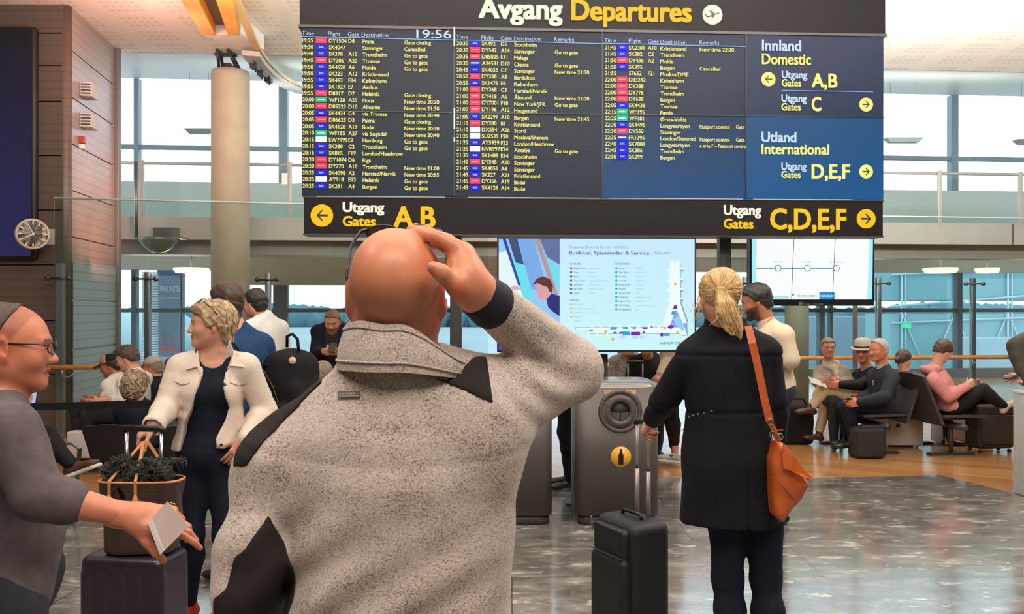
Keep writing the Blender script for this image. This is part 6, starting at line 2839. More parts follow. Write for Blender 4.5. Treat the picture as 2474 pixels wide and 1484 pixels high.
fl = fl.cut(-np.maximum(np.abs(X - k['pv'].x) - wid + 0 * Z, Y - Y0 + .02 + 0 * X)).cut(.84 - Z)
N_ = Sdf().rc(k['nk'] + V(0, -.03, .12), k['nk'] + V(0, -.03, -.05), .075, .07)
fl.cut(-N_.on(fl.ax, fl.h)).mesh('jacket', m_navy, root)
hair_cap(M, m_hair_l, root, thick=.008, amp=.0015, h=.006)
ph = P(802, 840, Y0 - .38)
po = thing('phone', ph, 'small phone in the hands of the man standing before the window', 'phone')
MB().box(ph, (.036, .006, .07), Matrix.Rotation(R(-50), 3, 'X'), .004).build('case', m_black, po)

# --- bearded man in the cream shirt
Y0 = 6.3
k = stand(P(1872, 0, Y0).x, Y0, 76, 1.86)
k['hd'] = P(1826, 727, Y0)
k['face'] = V(-.93, .27, -.30).normalized()
k['fup'] = V(-.3, 0, 1)
k['nk'] = P(1856, 792, Y0)
k['eL'], k['wL'] = P(1908, 876, Y0 - .2), P(1838, 896, Y0 - .18)
k['eR'], k['wR'] = P(1870, 880, Y0 + .25), P(1800, 870, Y0 + .2)
k['sL'] = P(1892, 812, Y0 - .17)
root, M, body, tp, T3 = figure('dark-bearded man in a cream shirt looking down, beside the woman in the black coat', k, m_skin_tan, m_cream, m_jeans, m_black, h=.0085, off=.026, sleeve=.45,
                               hem=-.12, tint=dict(beard=(.22, .18, .17), brow=(.25, .2, .18), scalp=(.5, .45, .4)), top_name='shirt', amp=.006, collar=(m_cream, .0, .062))
e_ = k['eL']
MB().lathe([(.066, -.03), (.072, 0), (.07, .03), (.058, .032)], e_ + (k['sL'] - e_).normalized() * .045, (k['eL'] - k['sL']).normalized(), 24).build('rolled_cuff', m_cream, tp)
hair_cap(M, m_hair_d, root, thick=.013, amp=.002, h=.0055, extra=lambda S: S.ell((0, .045, .085), (.06, .05, .03), k=.02))
Sb = Sdf(M)
Sb.rc((-.044, .030, -.066), (-.022, .064, -.098), .027, .028, .02).rc((.044, .030, -.066), (.022, .064, -.098), .027, .028, .02).ell((0, .074, -.105), (.034, .026, .026), k=.02).rc((-.03, .082, -.058), (.03, .082, -.058), .011, .011, .02)
fb = Sb.field(.0055, .02)
fb.mesh('beard', m_hair_d, root)

# --- woman with the pony tail in the black coat
Y0 = 3.5
k = stand(P(1768, 0, Y0).x, Y0, 10, 1.76, True)
k['hd'] = P(1736, 716, Y0 - .0)
k['face'] = V(-.12, .98, -.05).normalized()
k['nk'] = P(1752, 800, Y0 + .02)
k['pv'] = P(1768, 1110, Y0 + .02)
k['sL'], k['eL'], k['wL'] = P(1672, 866, Y0 + .02), P(1612, 958, Y0 + .13), P(1578, 1010, Y0 + .36)
k['sR'], k['eR'], k['wR'] = P(1844, 856, Y0), P(1868, 965, Y0 - .0), P(1876, 1060, Y0 + .14)
for n, x in (('L', 1752), ('R', 1845)):
    k['h' + n] = P(x, 1140, Y0 + .02)
    k['k' + n] = P(x + 6, 1400, Y0 + .05)
    k['a' + n] = P(x + 12, 1630, Y0 + .0)
    k['t' + n] = k['a' + n] + V(-.02, .15, -.055)
root, M, body, tp, T3 = figure('woman with a blond pony tail in a long black coat, seen from behind', k, m_skin, m_blk, m_navy, m_black, head_sc=.91, h=.0075, off=.004, sleeve=.3, hem=0,
                               loff=.006, top_name='jumper', tint=dict(), curl={'L': (50, 60, 50, 40), 'R': (30, 35, 35, 35)},
                               hand_dir={'L': (V(-.35, .55, -.6), V(-.6, -.2, .5)), 'R': (V(.0, .3, -.9), V(.9, 0, .2))})
m_coat = cloth('black wool coat', C(17, 19, 25), .2, 40, .3, 300)
J = Sdf()
torso_prims(J, k, .024)
z1 = k['pv'].z
J.loft([(.70, 0, .0, .208, .17), (.85, 0, 0, .202, .165), (1.0, 0, 0, .196, .155), (1.1, 0, 0, .182, .145), (1.16, 0, 0, .178, .14), (1.3, 0, 0, .185, .14), (1.42, 0, 0, .175, .12)], V(P(1763, 0, Y0 + .03).x, Y0 + .03, 0), (0, 0, 1), (1, 0, 0), .05, 2.3)
for n in 'LR':
    arm_prims(J, k, n, .02, 1.0, kk=.012)
fl = folds(J.field(.0075, .03), .0035, (12, 12, 14), 2.2)
X, Y, Z = fl.grids()
zb = P(0, 1000, Y0 - .12).z
fl.d += (.007 * np.exp(-((Z - zb - .03 * (X - k['pv'].x)) / .006) ** 2)).astype(np.float32)
fl.d += (.006 * np.exp(-((Z - P(0, 868, Y0 - .12).z - .01) / .006) ** 2)).astype(np.float32)
fl.d += (.010 * np.exp(-((X - k['pv'].x - .03) / .006) ** 2) * np.clip((.98 - Z) / .05, 0, 1) * (Y < Y0)).astype(np.float32)
co = fl.mesh('coat', m_coat, root)
mb = MB().grid(lambda u, v: k['nk'] + V(.086 * math.cos(R(-200 + 220 * u)) * (1 + .12 * (1 - v)), .078 * math.sin(R(-200 + 220 * u)) * (1 + .12 * (1 - v)), -.03 + .085 * v), 32, 5)
mb.grid(lambda u, v: k['nk'] + V(.080 * math.cos(R(-200 + 220 * u)) * (1 + .12 * (1 - v)), .072 * math.sin(R(-200 + 220 * u)) * (1 + .12 * (1 - v)), -.03 + .085 * v), 32, 5)
mb.build('collar', m_coat, co)
m_eye = mat('nickel eyelet', C(190, 190, 190), .3, .9)
for px, py in ((1652, 1038), (1666, 1007), (1676, 1004), (1687, 1001), (1702, 998), (1719, 993)):
    p_, n_ = surf(co, P(px, py, Y0))
    q_ = Vector((0, 0, 1)).rotation_difference(n_)
    MB().tube([p_ + n_ * .002 + q_ @ V(.0038 * math.cos(R(a)), .0038 * math.sin(R(a)), 0) for a in range(0, 360, 45)], .0013, 6, True).build('eyelet', m_eye, co)
# hair drawn back to a tie, the tail falling to the right
H = hair_cap(M, m_blonde, root, thick=.010, amp=.0022, fr=110, h=.0042, line=([-.12, -.08, -.05, -.03, .0, .03, .06, .1], [-.04, -.04, -.048, -.045, -.03, .0, .045, .06]),
             extra=lambda S: S.ell((0, -.055, .04), (.083, .068, .083), k=.03).ell((.0, -.10, .02), (.035, .03, .035), k=.03))
tie = M @ V(-.034, -.121, .016)
S = Sdf()
rr = random.Random(5)
for i in range(34):
    a, b = rr.uniform(-1, 1), rr.uniform(-1, 1)
    c_ = rr.uniform(.8, 1.08)
    t0 = tie + V(a * .012, -.004, b * .01)
    t1 = tie + V(.014 + a * .030 + .0, -.016 + b * .018, -.05)
    t2 = tie + V(.026 + a * .042, -.014 + b * .022, -.10 * c_)
    t3 = tie + V(.048 + a * .032, -.010 + b * .018, -.148 * c_)
    t4 = tie + V(.062 + a * .018, -.006 + b * .01, -.178 * c_ - .01 * a)
    S.chain([t0, t1, t2, t3, t4], [.008, .009, .009, .007, .003], .004)
tail = S.field(.0036, .01).mesh('pony_tail', m_blonde, root)
m_g1 = mat('light golden lock', C(236, 204, 150), .4)
m_g2 = mat('mid golden lock', C(206, 164, 104), .4)
m_g3 = mat('deep golden lock', C(170, 124, 74), .45)
HO = [o for o in root.children if o.name.startswith('hair') and not o.name.startswith('hair_tie')][0]
strands(HO, HO, [m_g1, m_g2, m_g1, m_g3], 560, lambda p, rr: None if (tie - p).length < .016 else (tie - p).normalized() + V(rr.uniform(-.12, .12), 0, rr.uniform(-.12, .12)), 10, .011, .0015, seed=3)
strands(tail, tail, [m_g1, m_g2, m_g1, m_g3], 420, lambda p, rr: (V(.18, -.05, -1) if p.z > tie.z - .05 else V(.30, 0, -.9)) + V(rr.uniform(-.12, .12), 0, 0), 9, .011, .0014, seed=4)
MB().tube([tie + V(.013 * math.cos(R(a)), -.002, .013 * math.sin(R(a)) + .004) for a in range(0, 360, 30)], .004, 8, True).build('hair_tie', mat('tan hair tie', C(150, 104, 64), .6), root)
mb = MB().use(m_blonde)
for i in range(46):
    s = -1 if i % 3 else 1
    p0 = M @ V(s * .082, rr.uniform(-.05, .05), rr.uniform(-.02, .05))
    pts = [p0]
    dx = rr.uniform(.004, .022) * s
    for j in range(1, 6):
        pts.append(p0 + V(dx * j / 3 + rr.uniform(-.003, .003), rr.uniform(-.004, .004), -.018 * j + rr.uniform(-.004, .004)))
    mb.tube(pts, .0008, 4)
mb.tube([tie + V(-.0, -.02, -.09), tie + V(-.03, -.03, -.12), tie + V(-.056, -.035, -.14)], [.003, .002, .001], 5)
mb.build('loose_strands', None, root)

# --- passer-by at the left in a grey T-shirt holding a card
Y0 = 2.2
k = stand(P(20, 0, Y0).x, Y0, -88, 1.70)
k['hd'] = P(26, 838, Y0)
k['face'] = V(.90, .40, -.05).normalized()
k['nk'] = P(2, 985, Y0)
k['pv'] = V(P(-12, 0, Y0).x, Y0, .86)
k['sR'] = P(18, 1045, Y0 - .17)
k['eR'] = P(92, 1196, Y0 - .19)
k['wR'] = P(318, 1248, Y0 - .14)
k['sL'] = P(-10, 1050, Y0 + .19)
k['eL'] = P(-70, 1240, Y0 + .23)
k['wL'] = P(-20, 1430, Y0 + .2)
k['kR'], k['aR'] = V(k['pv'].x + .2, Y0 - .09, .48), V(k['pv'].x + .28, Y0 - .09, .085)
k['tR'] = k['aR'] + V(.15, 0, -.05)
k['kL'], k['aL'] = V(k['pv'].x - .1, Y0 + .09, .48), V(k['pv'].x - .38, Y0 + .09, .12)
k['tL'] = k['aL'] + V(.13, 0, -.07)
root, M, body, tp, T3 = figure('passer-by in glasses and a grey T-shirt striding past, holding out a card', k, m_skin_red, m_greyt, m_char, m_black, h=.006, off=.02, sleeve=.53, hem=-.05,
                               tint=dict(scalp=(.62, .5, .42), stubble=(.82, .76, .72), brow=(.4, .32, .28), lips=(.82, .6, .58)), top_name='t_shirt', skip=('Rh',), top_kk=.05, belly=.03, g=1.04)
# the hand: palm towards us, thumb below across the card, fingers behind it
w = k['wR']
S = Sdf()
hand_prims(S, pose(w, hand_frame(w, V(.93, .1, -.12), V(.1, -.55, .85)), 1.06), -1, (18, 30, 42, 55), (34, 42), 3)
S.rc(w + V(-.05, 0, .008), w + V(.01, 0, 0), .031, .030, .02)
S.field(.004, .02).mesh('hand', m_skin_red, body, lambda v: np.ones((len(v), 3)))
hair_cap(M, m_hair_b, root, thick=.004, amp=.001, h=.005, line=([-.12, -.05, -.02, .01, .03, .06, .1], [-.07, -.03, .04, .10, .125, .15, .15]))
gl = MB().use(m_frame)
for s in (-1, 1):
    gl.tube([M @ V(s * .081, -.015, .012), M @ V(s * .076, .06, .012), M @ V(s * .062, .098, .010)], .0022, 6)
    gl.tube([M @ V(s * (.034 + .026 * math.cos(R(a))), .106 - .012 * abs(math.cos(R(a))) * (math.cos(R(a)) > 0), .000 + .017 * math.sin(R(a)) * (1 if math.sin(R(a)) > 0 else .9)) for a in range(0, 360, 24)], .0018, 6, True)
gl.tube([M @ V(-.009, .106, .004), M @ V(.009, .106, .004)], .002, 6)
gl.build('glasses', None, body)
for s in (-1, 1):
    MB().lathe([(0, 0), (.024, 0), (.024, .0012), (0, .0012)], M @ V(s * .034, .104, 0), M.to_3x3() @ V(s * .15, 1, 0), 24, False).build('lens', glassmat('spectacle glass', (.95, .95, 1), .06), body)
cd = thing('boarding_card', w + V(.11, -.03, -.06), 'pale folded boarding card in the hand of the passer-by at the left', 'card')
q = [P(358, 1262, 2.03), P(404, 1212, 2.045), P(456, 1272, 2.03), P(388, 1340, 2.01)]
MB().prism(q, V(0, .0015, 0)).build('card', mat('pale grey card', C(196, 176, 168), .6, 0, .05, 30), cd)
q2 = [P(358, 1262, 2.028), P(368, 1254, 2.03), P(398, 1330, 2.008), P(388, 1340, 2.008)]
MB().prism(q2, V(0, -.004, 0)).build('flap', mat('white card', C(222, 210, 204), .6), cd)

# --- seated people, right-hand benches: two rows back to back
sk_list = []


def simple(label, k, skin, top, legs, shoes, hairm, cap=None, h=.0105, line=None, thick=.012, hk={}, **kw):
    root, M, body, tp, T3 = figure(label, k, skin, top, legs, shoes, h=h, **kw)
    if hairm is not None:
        a = dict(thick=thick, amp=.002, h=.006)
        if line:
            a['line'] = line
        a.update(hk)
        hair_cap(M, hairm, root, **a)
    return root, M, body, tp, T3


LONG = ([-.12, -.08, -.05, -.02, .0, .03, .06, .1], [-.13, -.13, -.12, -.09, -.03, .02, .06, .07])
k = sit(P(2016, 0, 9.95).x, 9.95, 172, 1.70, True, .44, .08)
k['hd'] = P(2001, 840, 9.85)
k['face'] = V(-.1, -1, -.02).normalized()
k['nk'] = P(2008, 884, 9.92)
k['wR'], k['wL'] = P(1985, 920, 9.6), P(2030, 920, 9.6)
k['eR'], k['eL'] = P(1975, 925, 9.85), P(2052, 925, 9.85)
root, M, body, tp, T3 = simple('woman with short grey hair and a pale knotted scarf on the bench', k, m_skin, m_taupe, m_char, m_black, m_hair_gb, off=.018, tint=dict(brow=(.7, .6, .55)), top_name='cardigan')
S = Sdf()
nk = k['nk']
S.chain([nk + V(.075 * math.cos(R(a)), .065 * math.sin(R(a)), .03 + .008 * math.sin(R(a * 3))) for a in range(0, 361, 40)], [.03] * 10, .015)
S.chain([nk + V(.085 * math.cos(R(a)), .075 * math.sin(R(a)) - .01, -.01) for a in range(0, 361, 40)], [.032] * 10, .015)
S.chain([nk + V(0, -.10, -.02), nk + V(.01, -.13, -.09), nk + V(.015, -.14, -.2), nk + V(.02, -.14, -.26)], [.04, .036, .034, .03], .02)
folds(S.field(.009, .02), .004, (30, 30, 40)).mesh('scarf', m_scarf, root)
gl = MB().use(m_frame)
for s in (-1, 1):
    gl.tube([M @ V(s * (.034 + .022 * math.cos(R(a))), .106, .0 + .015 * math.sin(R(a))) for a in range(0, 360, 30)], .0016, 5, True)
    gl.tube([M @ V(s * .056, .10, .004), M @ V(s * .082, -.01, .01)], .0015, 5)
gl.build('glasses', None, body)
pp = P(1976, 924, 9.5)
pa = tag(MB().box(pp, (.10, .07, .002), Matrix.Rotation(R(18), 3, 'Y') @ Matrix.Rotation(R(25), 3, 'X')).build('paper', m_white), 'sheet of white paper on the lap of the scarfed woman', 'paper')

k = sit(P(2090, 0, 9.75).x, 9.75, 98, 1.78, False, .45, .14)
k['hd'] = P(2084, 850, 9.75)
k['face'] = V(-.55, -.83, -.1).normalized()
k['nk'] = P(2096, 896, 9.78)
k['kL'], k['aL'], k['tL'] = P(1988, 940, 9.62), P(1960, 986, 9.55), P(1928, 996, 9.5)
k['kR'], k['aR'], k['tR'] = P(2000, 952, 9.9), P(1978, 1050, 9.85), P(1938, 1058, 9.8)
k['wL'], k['eL'] = P(2030, 930, 9.5), P(2075, 930, 9.52)
k['wR'], k['eR'] = P(2020, 945, 9.8), P(2070, 940, 9.95)
root, M, body, tp, T3 = simple('man in a pale straw hat and beige trousers sitting with legs crossed', k, m_skin_red, m_blk, m_beige, m_brownleather, None, off=.022, tint=dict(), top_name='jacket', legs_name='chinos', trouser_to=.88)
m_straw = mat('pale straw', C(200, 190, 172), .8, 0, .08, 200)
hm = MB().use(m_straw)
hp = [(.0, .155), (.05, .158), (.078, .150), (.092, .11), (.098, .058), (.100, .05), (.145, .040), (.148, .044), (.10, .056)]
q = M.to_3x3().normalized()
hm.lathe([(r * M.to_scale()[0], z * M.to_scale()[0]) for r, z in hp], M @ V(0, -.01, 0), q @ V(0, .06, 1), 32)
hm.use(m_black)
hm.lathe([(.1005 * M.to_scale()[0], .052 * M.to_scale()[0]), (.0985 * M.to_scale()[0], .078 * M.to_scale()[0]), (.093 * M.to_scale()[0], .079 * M.to_scale()[0])], M @ V(0, -.01, 0), q @ V(0, .06, 1), 32)
hm.build('straw_hat', None, root)
gl = MB().use(m_frame)
for s in (-1, 1):
    gl.tube([M @ V(s * (.034 + .022 * math.cos(R(a))), .106, .0 + .015 * math.sin(R(a))) for a in range(0, 360, 30)], .002, 5, True)
gl.build('glasses', None, body)
MB().strap([k['nk'] + V(-.05, -.1, -.02), k['nk'] + V(-.07, -.14, -.12), k['nk'] + V(-.06, -.15, -.24)], V(1, -.3, 0), .07, .01).build('shirt_front', m_whitec, tp)

k = sit(P(2128, 0, 9.2).x, 9.2, 97, 1.80, False, .45, .06)
k['hd'] = P(2122, 846, 9.2)
k['face'] = V(-.93, -.35, -.05).normalized()
k['nk'] = P(2134, 894, 9.22)
k['wL'], k['eL'] = P(2078, 972, 8.95), P(2138, 960, 8.9)
k['wR'], k['eR'] = P(2070, 966, 9.2), P(2110, 950, 9.5)
k['kL'], k['aL'] = P(2046, 985, 9.08), P(2062, 1068, 9.1)
k['kR'], k['aR'] = P(2036, 985, 9.35), P(2050, 1062, 9.35)
k['tL'], k['tR'] = k['aL'] + V(-.15, 0, -.05), k['aR'] + V(-.15, 0, -.05)
m_oldj = cloth('dark outdoor jacket cloth', C(34, 38, 46), .15, 30)
root, M, body, tp, T3 = simple('white-haired man in a dark outdoor jacket, hands folded, on the bench end', k, m_skin_red, m_oldj, m_navy, m_black, m_hair_g, off=.026, top_name='jacket', tint=dict(brow=(.95, .92, .9)),
                               line=([-.12, -.05, -.03, .0, .04, .07, .1], [-.08, -.07, -.03, .02, .07, .1, .11]), collar=(mat('pale scarf at neck', C(176, 178, 184), .9), -.015, .060), hem=-.08)
p_, n_ = surf(tp, P(2110, 925, 9.2))
MB().box(p_ + n_ * .004, (.004, .006, .03), None, .002).build('zip_pull', mat('light zip', C(190, 190, 190), .4, .6), tp)

k = sit(P(2196, 0, 9.95).x, 9.95, -100, 1.66, True, .44, .1)
k['hd'] = P(2184, 868, 9.95)
k['face'] = V(.85, .45, -.22).normalized()
k['nk'] = P(2186, 906, 9.95)
simple('girl with brown hair tied back, seated beyond the chair backs, facing right', k, m_skin_pale, mat('grey hooded cloth', C(140, 134, 128), .9, 0, .08, 40), m_char, m_black, m_hair_b, off=.022, top_name='hoodie',
       line=([-.12, -.08, -.05, -.02, .0, .03, .06, .1], [-.08, -.07, -.04, -.02, -.02, .02, .06, .07]),
       hk=dict(extra=lambda S: S.chain([(0, -.11, .0), (0, -.135, -.03), (0, -.125, -.1)], [.03, .026, .014], .02)))
k = sit(P(2294, 0, 9.2).x, 9.2, -80, 1.72, False, .46, .13)
k['hd'] = P(2279, 848, 9.2)
k['face'] = V(.80, .28, -.5).normalized()
k['fup'] = V(.4, 0, 1)
k['nk'] = P(2258, 896, 9.2)
k['sR'], k['sL'] = P(2256, 920, 9.02), P(2250, 915, 9.38)
k['eR'], k['wR'] = P(2290, 958, 8.98), P(2335, 935, 9.05)
k['eL'], k['wL'] = P(2295, 955, 9.4), P(2338, 934, 9.3)
k['kR'], k['aR'] = P(2376, 942, 9.1), P(2424, 980, 9.05)
k['kL'], k['aL'] = P(2368, 960, 9.35), P(2434, 1005, 9.4)
k['tR'], k['tL'] = k['aR'] + V(.13, 0, .05), k['aL'] + V(.14, 0, -.04)
root, M, body, tp, T3 = simple('person in a pink hooded jumper bent over a phone on the bench', k, m_skin_pale, m_pink, m_blk, m_cream, m_hair_b, off=.024, top_name='hooded_jumper', hem=-.05, amp=.005,
                               line=([-.12, -.05, -.03, .0, .04, .06, .1], [-.06, -.05, -.015, .0, .02, .04, .05]), thick=.017)
S = Sdf()
S.ell(k['nk'] + V(-.065, 0, .0), (.085, .12, .06), Matrix.Rotation(R(25), 3, 'Y'), .03).chain([k['nk'] + V(-.02, -.10, .03), k['nk'] + V(.04, -.075, .025)], [.04, .025], .03)
folds(S.field(.009, .02), .004, (20, 20, 30)).mesh('hood', m_pink, tp)
ph = P(2336, 925, 9.1)
po = thing('phone', ph, 'pale phone held by the person in the pink hooded jumper', 'phone')
MB().box(ph + V(.02, 0, .01), (.05, .035, .006), Matrix.Rotation(R(-35), 3, 'Y'), .003).build('case', m_lgrey, po)

# --- seated people of the left-hand benches
k = sit(P(290, 0, 8.8).x, 8.8, 80, 1.70, False, .45, -.12)
k['hd'] = P(266, 884, 8.8)
k['face'] = V(-.93, -.2, -.3).normalized()
k['nk'] = P(284, 915, 8.8)
k['wL'], k['eL'] = P(222, 968, 8.55), P(272, 955, 8.5)
k['wR'], k['eR'] = P(222, 966, 8.8), P(270, 950, 9.0)
root, M, body, tp, T3 = simple('young man in a black and tan baseball cap leaning forward on the left bench', k, m_skin_tan, m_whitec, m_char, m_black, m_hair_d, off=.022, sleeve=.55, top_name='t_shirt', tint=dict(brow=(.3, .25, .2)))


def baseball_cap(M, root, m1, m2, brim_m):
    S = Sdf(M)
    S.ell((0, -.012, .045), (.090, .110, .088), k=0)
    fl = S.field(.007, .02)
    x, y, z = fl.local(M)
    cp = fl.cut(.038 - z + .0 * y).mesh('cap', m1, root)
    if m2 is not None:
        fl.off(.003).cut(np.maximum(.040 - z, np.abs(y - .045) - .045)).mesh('cap_front', m2, cp)
    mb = MB()
    mb.grid(lambda u, v: M @ V((u - .5) * .15, .085 + v * .085 * math.sqrt(max(0, 1 - (2 * u - 1) ** 2 * .75)), .045 - .02 * (2 * u - 1) ** 2 + .004 - .01 * v), 14, 6)
    mb.grid(lambda u, v: M @ V((u - .5) * .15, .085 + v * .085 * math.sqrt(max(0, 1 - (2 * u - 1) ** 2 * .75)), .040 - .02 * (2 * u - 1) ** 2 + .004 - .01 * v), 14, 6)
    mb.build('brim', brim_m, cp)


baseball_cap(M, root, m_blk, mat('tan cap cloth', C(160, 116, 76), .9), m_char)
k = sit(P(330, 0, 8.35).x, 8.35, 84, 1.76, False, .45, -.06)
k['hd'] = P(306, 866, 8.3)
k['face'] = V(-.93, -.1, -.38).normalized()
k['fup'] = V(-.3, 0, 1)
k['nk'] = P(326, 904, 8.3)
k['wL'], k['eL'] = P(240, 972, 8.1), P(300, 965, 8.05)
k['wR'], k['eR'] = P(236, 970, 8.3), P(290, 960, 8.5)
simple('young man with brown hair and an ear bud, head bowed, on the left bench', k, m_skin, m_whitec, m_char, m_black, m_hair_b, off=.022, sleeve=.55, top_name='t_shirt', thick=.018,
       line=([-.12, -.05, -.03, .0, .03, .06, .1], [-.06, -.055, -.01, .01, .05, .062, .07]), hk=dict(extra=lambda S: S.ell((0, .045, .09), (.062, .05, .032), k=.02)))
k = sit(P(390, 0, 9.2).x, 9.2, 75, 1.72, False, .45, -.02)
k['hd'] = P(368, 888, 9.2)
k['face'] = V(-.95, .1, -.2).normalized()
k['nk'] = P(378, 918, 9.2)
root, M, body, tp, T3 = simple('man in a pale grey baseball cap and dark jacket on the left bench', k, m_skin_red, m_blk, m_char, m_black, m_hair_gb, off=.03, top_name='jacket', collar=(m_blk, .0, .066))
m_capg = mat('pale grey cap cloth', C(166, 152, 138), .9)
baseball_cap(M, root, m_capg, None, m_capg)
k = sit(P(430, 0, 9.7).x, 9.7, 60, 1.74, False, .45, -.02)
k['hd'] = P(416, 888, 9.7)
k['face'] = V(-.8, .55, -.2).normalized()
k['nk'] = P(424, 920, 9.7)
simple('man with cropped brown hair half hidden by the white denim jacket', k, m_skin_red, m_char, m_char, m_black, m_hair_l, off=.024, top_name='jacket', thick=.008)
k = sit(P(336, 0, 7.0).x, 7.0, -8, 1.66, True, .44, .1)
k['hd'] = P(328, 932, 7.0)
k['face'] = V(.15, 1, -.15).normalized()
k['nk'] = P(332, 975, 7.02)
simple('woman with wavy ash blond hair seen from behind on the left bench', k, m_skin, m_navy, m_char, m_black, m_ash, off=.024, top_name='jacket', thick=.032, line=LONG,
       hk=dict(amp=.005, fr=80, extra=lambda S: S.ell((0, -.03, -.03), (.108, .11, .10), k=.03)))
rt_ = [o for o in bpy.data.objects if o.get('label', '').startswith('woman with wavy ash')][0]
HO = [o for o in rt_.children if o.name.startswith('hair')][0]
strands(HO, HO, [mat('pale ash lock', C(196, 170, 138), .5), mat('mid ash lock', C(150, 124, 98), .5), mat('dark ash lock', C(98, 78, 60), .5)], 420,
        lambda p, rr: V(math.sin(p.z * 90 + p.x * 40) * .9, math.cos(p.z * 70) * .5, -.8), 10, .014, .003, .002, seed=6)
k = sit(P(788, 0, 7.6).x, 7.6, 5, 1.72, False, .44, .1)
k['hd'] = P(780, 905, 7.6)
k['face'] = V(0, 1, -.1).normalized()
k['nk'] = P(786, 948, 7.62)
simple('grey-haired seated man seen from behind, below the man with the phone', k, m_skin, m_char, m_char, m_black, m_hair_gb, off=.024, top_name='jacket', thick=.014)
# seated at the far left, mostly hidden: crossed legs, phone in hand
k = sit(P(-20, 0, 6.3).x, 6.3, -86, 1.74, False, .46, .05)
k['hd'] = P(5, 850, 6.3)
k['kR'], k['aR'] = P(112, 1052, 6.15), P(172, 1122, 6.1)
k['tR'] = k['aR'] + V(.15, 0, .0)
k['kL'], k['aL'] = P(120, 1062, 6.4), P(110, 1200, 6.4)
k['tL'] = k['aL'] + V(.15, 0, -.05)
k['wR'], k['eR'] = P(70, 985, 6.0), P(20, 1010, 6.05)
simple('seated person with crossed legs in dark trousers and brown trainers, behind the passer-by', k, m_skin, m_char, m_blk, m_brownleather, m_hair_d, off=.02, sole=m_sole, top_name='jumper', foot_hi=.03, hand_dir={'R': (V(.3, 0, .95), V(.9, .3, -.2))})
ph = P(76, 962, 5.98)
po = thing('phone', ph, 'lit phone in the hand of the seated person behind the passer-by', 'phone')
MB().box(ph, (.04, .006, .075), Matrix.Rotation(R(8), 3, 'Y'), .005).build('case', m_black, po)
MB().box(ph + V(0, -.007, 0), (.036, .001, .068), Matrix.Rotation(R(8), 3, 'Y')).build('screen', emat('phone page', C(190, 205, 240), .8), po)

# --- half hidden behind the screens and bins
k = sit(P(1522, 0, 9.8).x, 9.8, 175, 1.72, False, .44, .08)
k['hd'] = P(1516, 835, 9.75)
m_plaid = mat('grey checked shirt', C(150, 146, 142), .85, 0, .3, 35)
simple('seated person in a grey checked shirt, half hidden below the information screen', k, m_skin, m_plaid, m_char, m_black, m_hair_b, off=.02, top_name='shirt')
k = sit(P(1568, 0, 9.5).x, 9.5, 170, 1.72, False, .44, .08)
k['hd'] = P(1560, 832, 9.45)
simple('seated person in a black jacket beside the checked shirt, below the information screen', k, m_skin, m_blk, m_char, m_black, m_hair_d, off=.024, top_name='jacket')
k = stand(P(1622, 0, 8.5).x, 8.5, 70, 1.72, True)
k['eL'], k['wL'] = P(1616, 868, 8.35), P(1596, 905, 8.15)
k['hd'] = P(1610, 715, 8.5)
k['aL'], k['tL'] = P(1632, 1098, 8.4), P(1604, 1108, 8.35)
k['kL'] = P(1622, 990, 8.4)
m_trainer = mat('grey trainer mesh', C(176, 176, 172), .8)
root, M, body, tp, T3 = simple('person in a cream jumper and grey trainers standing behind the waste bin', k, m_skin, m_cream, m_blk, m_trainer, m_hair_b, off=.022, top_name='jumper', sole=m_sole, trouser_to=.72, foot_hi=.01)
sw = P(1628, 1101, 8.30)
sq = [(-14, 1), (-6, -4), (8, -7), (-4, 0), (-8, 2.5)]
MB().prism([sw + V(-a * .0042 * -1, 0, -b * .0042) for a, b in [(-9, -3), (-10, 1), (-7, 3), (8, -4), (-6, 0)]], V(0, -.004, 0)).build('tick_mark', m_black, [o for o in root.children if o.name.startswith('shoe')][0])
MB().lathe([(.032, -.012), (.034, 0), (.032, .012)], k['wL'].lerp(k['eL'], .08), (k['wL'] - k['eL']).normalized(), 16).build('wrist_watch', m_black, body)
k = stand(P(1372, 0, 7.45).x, 7.45, 90, 1.72)
simple('person in black trousers and shoes standing behind the gap between the waste bins', k, m_skin, m_char, m_blk, m_black, m_hair_d, off=.02, top_name='jumper')
# olive jacket at the right edge
k = stand(P(2560, 0, 7.6).x, 7.6, 80, 1.80)
k['sL'], k['eL'], k['wL'] = P(2512, 812, 7.45), P(2458, 838, 7.35), P(2478, 916, 7.25)
k['sR'], k['eR'], k['wR'] = P(2560, 830, 7.9), P(2500, 880, 7.9), P(2478, 918, 7.6)
root, M, body, tp, T3 = simple('person in an olive grey jacket holding a dark phone above the pale counter', k, m_skin, m_olive, m_navy, m_black, m_hair_b, off=.045, top_name='jacket',
                               hand_dir={'L': (V(-.9, -.1, .1), V(.0, -.8, .5))})
ph = P(2446, 910, 7.22)
po = thing('phone', ph, 'dark phone held out by the person in the olive grey jacket', 'phone')
MB().box(ph, (.07, .035, .006), Matrix.Rotation(R(-15), 3, 'Y'), .004).build('case', m_black, po)

# ------------------------------------------------------------------ bins, luggage, benches, barrier
m_bin = mat('warm grey bin metal', C(84, 77, 73), .5, .1, .03, 8)
m_bin_d = mat('dark bin plinth', C(66, 60, 58), .5)
m_yellow = mat('yellow disc', C(240, 180, 60), .5)


def round_rect(cx, cy, hx, hy, r, n=8):
    out = []
    for (sx, sy, a0) in ((1, 1, 0), (-1, 1, 90), (-1, -1, 180), (1, -1, 270)):
        for i in range(n + 1):
            a = R(a0 + 90 * i / n)
            out.append((cx + sx * (hx - r) + r * math.cos(a), cy + sy * (hy - r) + r * math.sin(a)))
    return out


